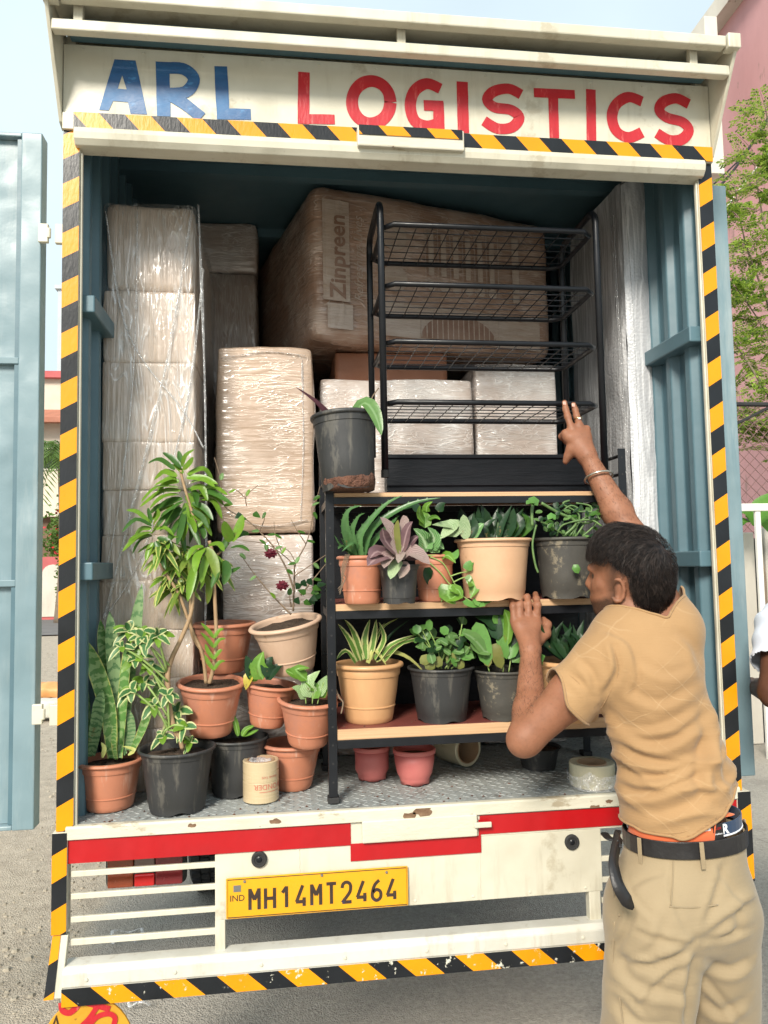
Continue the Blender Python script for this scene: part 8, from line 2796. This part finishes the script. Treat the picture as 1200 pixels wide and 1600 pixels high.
mb.build('belt_buckle_strap', M['leather'], belt, smooth=True)
# pocket mouth and seams on the trousers
for pp, r in ((((956, 1362), (960, 1400), (968, 1432)), 0.0025), (((1052, 1346), (1051, 1380), (1048, 1415)), 0.0016), (((1046, 1417), (1085, 1418), (1122, 1414)), 0.0016), (((960, 1440), (958, 1500), (968, 1560), (975, 1610)), 0.002)):
    stp = []
    for x, y in pp:
        # drop the seam onto the cloth
        o_ = EYE
        d_ = (P(x, y, 0.0) - EYE).normalized()
        ok, loc, nn, _ = tro.ray_cast(o_ - ORG[tro.name], d_)
        stp.append((loc + ORG[tro.name] - d_ * 0.001) if ok else P(x, y, -0.42))
    MB().tube(crom(stp, 6), r, 5).build('seam', M['trouser'], tro, smooth=True)

# ---------------------------------------------------------------- a second person, mostly out of the picture
X2 = P(1240, 1000, -0.05)
m2 = thing('person', 'person in a pale blue and white short sleeve, only elbow and sleeve in view', 'person', (X2.x + 0.17, X2.y + 0.05, 0))
o2 = Vector((X2.x + 0.17, X2.y + 0.05, 0))
Q = SDF(A3(o2) + (-0.45, -0.35, -0.02), A3(o2) + (0.42, 0.40, 1.78), 0.011)
v3 = lambda x, y, z: A3(o2 + Vector((x, y, z)))
Q.cap(v3(0, 0, 0.95), v3(0, 0, 1.30), 0.13, 0.15, 0.05, sq=((0, 1, 0), 0.75)).cap(v3(-0.14, 0, 1.38), v3(0.14, 0, 1.38), 0.06, 0.06, 0.05)
Q.cap(v3(0, 0, 1.40), v3(0, 0.01, 1.52), 0.055, 0.055, 0.03).ell(v3(0, 0.01, 1.62), np.eye(3), (0.077, 0.098, 0.115), 0.02)
Q.cap(v3(0, 0.105, 1.61), v3(0, 0.115, 1.59), 0.012, 0.014, 0.012)
for sg in (-1, 1):
    Q.ell(v3(0.078 * sg, 0.0, 1.61), np.eye(3), (0.012, 0.02, 0.032), 0.01)
    Q.cap(v3(0.09 * sg, 0, 0.9), v3(0.10 * sg, 0, 0.5), 0.085, 0.058, 0.04).cap(v3(0.10 * sg, 0, 0.5), v3(0.10 * sg, 0, 0.09), 0.056, 0.038, 0.02)
    Q.cap(v3(0.10 * sg, -0.02, 0.045), v3(0.11 * sg, 0.14, 0.035), 0.036, 0.03, 0.02)
elb = A3(P(1213, 1082, -0.10))
sh2 = v3(-0.17, 0, 1.36)
Q.cap(sh2, elb, 0.056, 0.044, 0.03)
wr2 = v3(-0.10, 0.24, 1.16)
Q.cap(elb, wr2, 0.044, 0.030, 0.02)
for k, fx in enumerate((-0.03, -0.01, 0.01, 0.03)):
    Q.cap(wr2, wr2 + (fx, 0.08, 0.01), 0.022, 0.012, 0.01).cap(wr2 + (fx, 0.08, 0.01), wr2 + (fx, 0.13 + 0.01 * (k in (1, 2)), -0.02), 0.011, 0.009, 0.005)
Q.cap(wr2, wr2 + (-0.045, 0.06, -0.01), 0.018, 0.011, 0.01)
Q.cap(v3(0.17, 0, 1.36), v3(0.24, 0.0, 1.08), 0.056, 0.044, 0.03).cap(v3(0.24, 0, 1.08), v3(0.22, 0.1, 0.84), 0.044, 0.03, 0.02)
for k, fx in enumerate((-0.03, -0.01, 0.01, 0.03)):
    Q.cap(v3(0.22, 0.1, 0.84), v3(0.22, 0.115 + fx, 0.76), 0.022, 0.012, 0.01).cap(v3(0.22, 0.115 + fx, 0.76), v3(0.215, 0.125 + fx, 0.70 + 0.008 * k), 0.011, 0.009, 0.005)
V, F = Q.mesh()
np_mesh('body', relax(V, F, 1, 0.3), F, M['skin_dark'], m2)
Q = SDF(A3(o2) + (-0.42, -0.3, 0.8), A3(o2) + (0.42, 0.3, 1.56), 0.009)
Q.cap(v3(0, 0, 0.92), v3(0, 0, 1.30), 0.15, 0.165, 0.05, sq=((0, 1, 0), 0.78)).cap(v3(-0.15, 0, 1.38), v3(0.15, 0, 1.38), 0.075, 0.075, 0.05)
Q.cap(sh2, sh2 + (elb - sh2) * 0.62, 0.075, 0.074, 0.03)
Q.cap(v3(0.17, 0, 1.36), v3(0.22, 0, 1.16), 0.074, 0.072, 0.03)
V, F = Q.mesh()
V = relax(V, F, 2, 0.5)
V = V + normals(V, F) * (0.004 * vn(V, 11.0) + 0.003 * np.sin(V[:, 2] * 90 + V[:, 0] * 60 + 3 * vn(V, 6.0)))[:, None]
cen = V[F].mean(1)
ad = (elb - sh2) / np.linalg.norm(elb - sh2)
keep = (cen[:, 2] > o2.z + 0.9) & ((cen - sh2) @ ad < np.linalg.norm(elb - sh2) * 0.56) & (cen[:, 2] < 1.455)
keep &= ~((cen[:, 2] < 1.19) & (cen[:, 0] > o2.x + 0.17) & (((cen - v3(0.17, 0, 1.36)) @ np.array((0.24, 0, -0.97))) > 0.17))
np_mesh('shirt', V, F[keep], M['sleeve_white'], m2, solid=0.003)
Q = SDF(A3(o2) + (-0.3, -0.3, 0.0), A3(o2) + (0.3, 0.3, 1.0), 0.012)
Q.cap(v3(0, 0, 0.95), v3(0, 0, 0.88), 0.14, 0.15, 0.05, sq=((0, 1, 0), 0.8))
for sg in (-1, 1):
    Q.cap(v3(0.085 * sg, 0, 0.88), v3(0.10 * sg, 0, 0.08), 0.105, 0.08, 0.03)
V, F = Q.mesh()
cen = V[F].mean(1)
np_mesh('trousers', relax(V, F, 2, 0.5), F[(cen[:, 2] > 0.08) & (cen[:, 2] < 0.97)], M['navy'], m2, solid=0.003)
hq = MB()
for i in range(9):
    for j in range(20):
        th_, ph_ = PI * 0.58 * i / 8, 2 * PI * j / 20
        hq.v.append(tuple(o2 + Vector((0.088 * math.sin(th_) * math.cos(ph_), 0.0 + 0.108 * math.sin(th_) * math.sin(ph_) - 0.012, 1.625 + 0.122 * math.cos(th_)))))
        hq.uv.append((0.5, 0.5))
for i in range(8):
    for j in range(20):
        hq.f.append((i * 20 + j, (i + 1) * 20 + j, (i + 1) * 20 + (j + 1) % 20, i * 20 + (j + 1) % 20))
        hq.m.append(0)
hq.build('hair', M['hair'], m2, smooth=True)
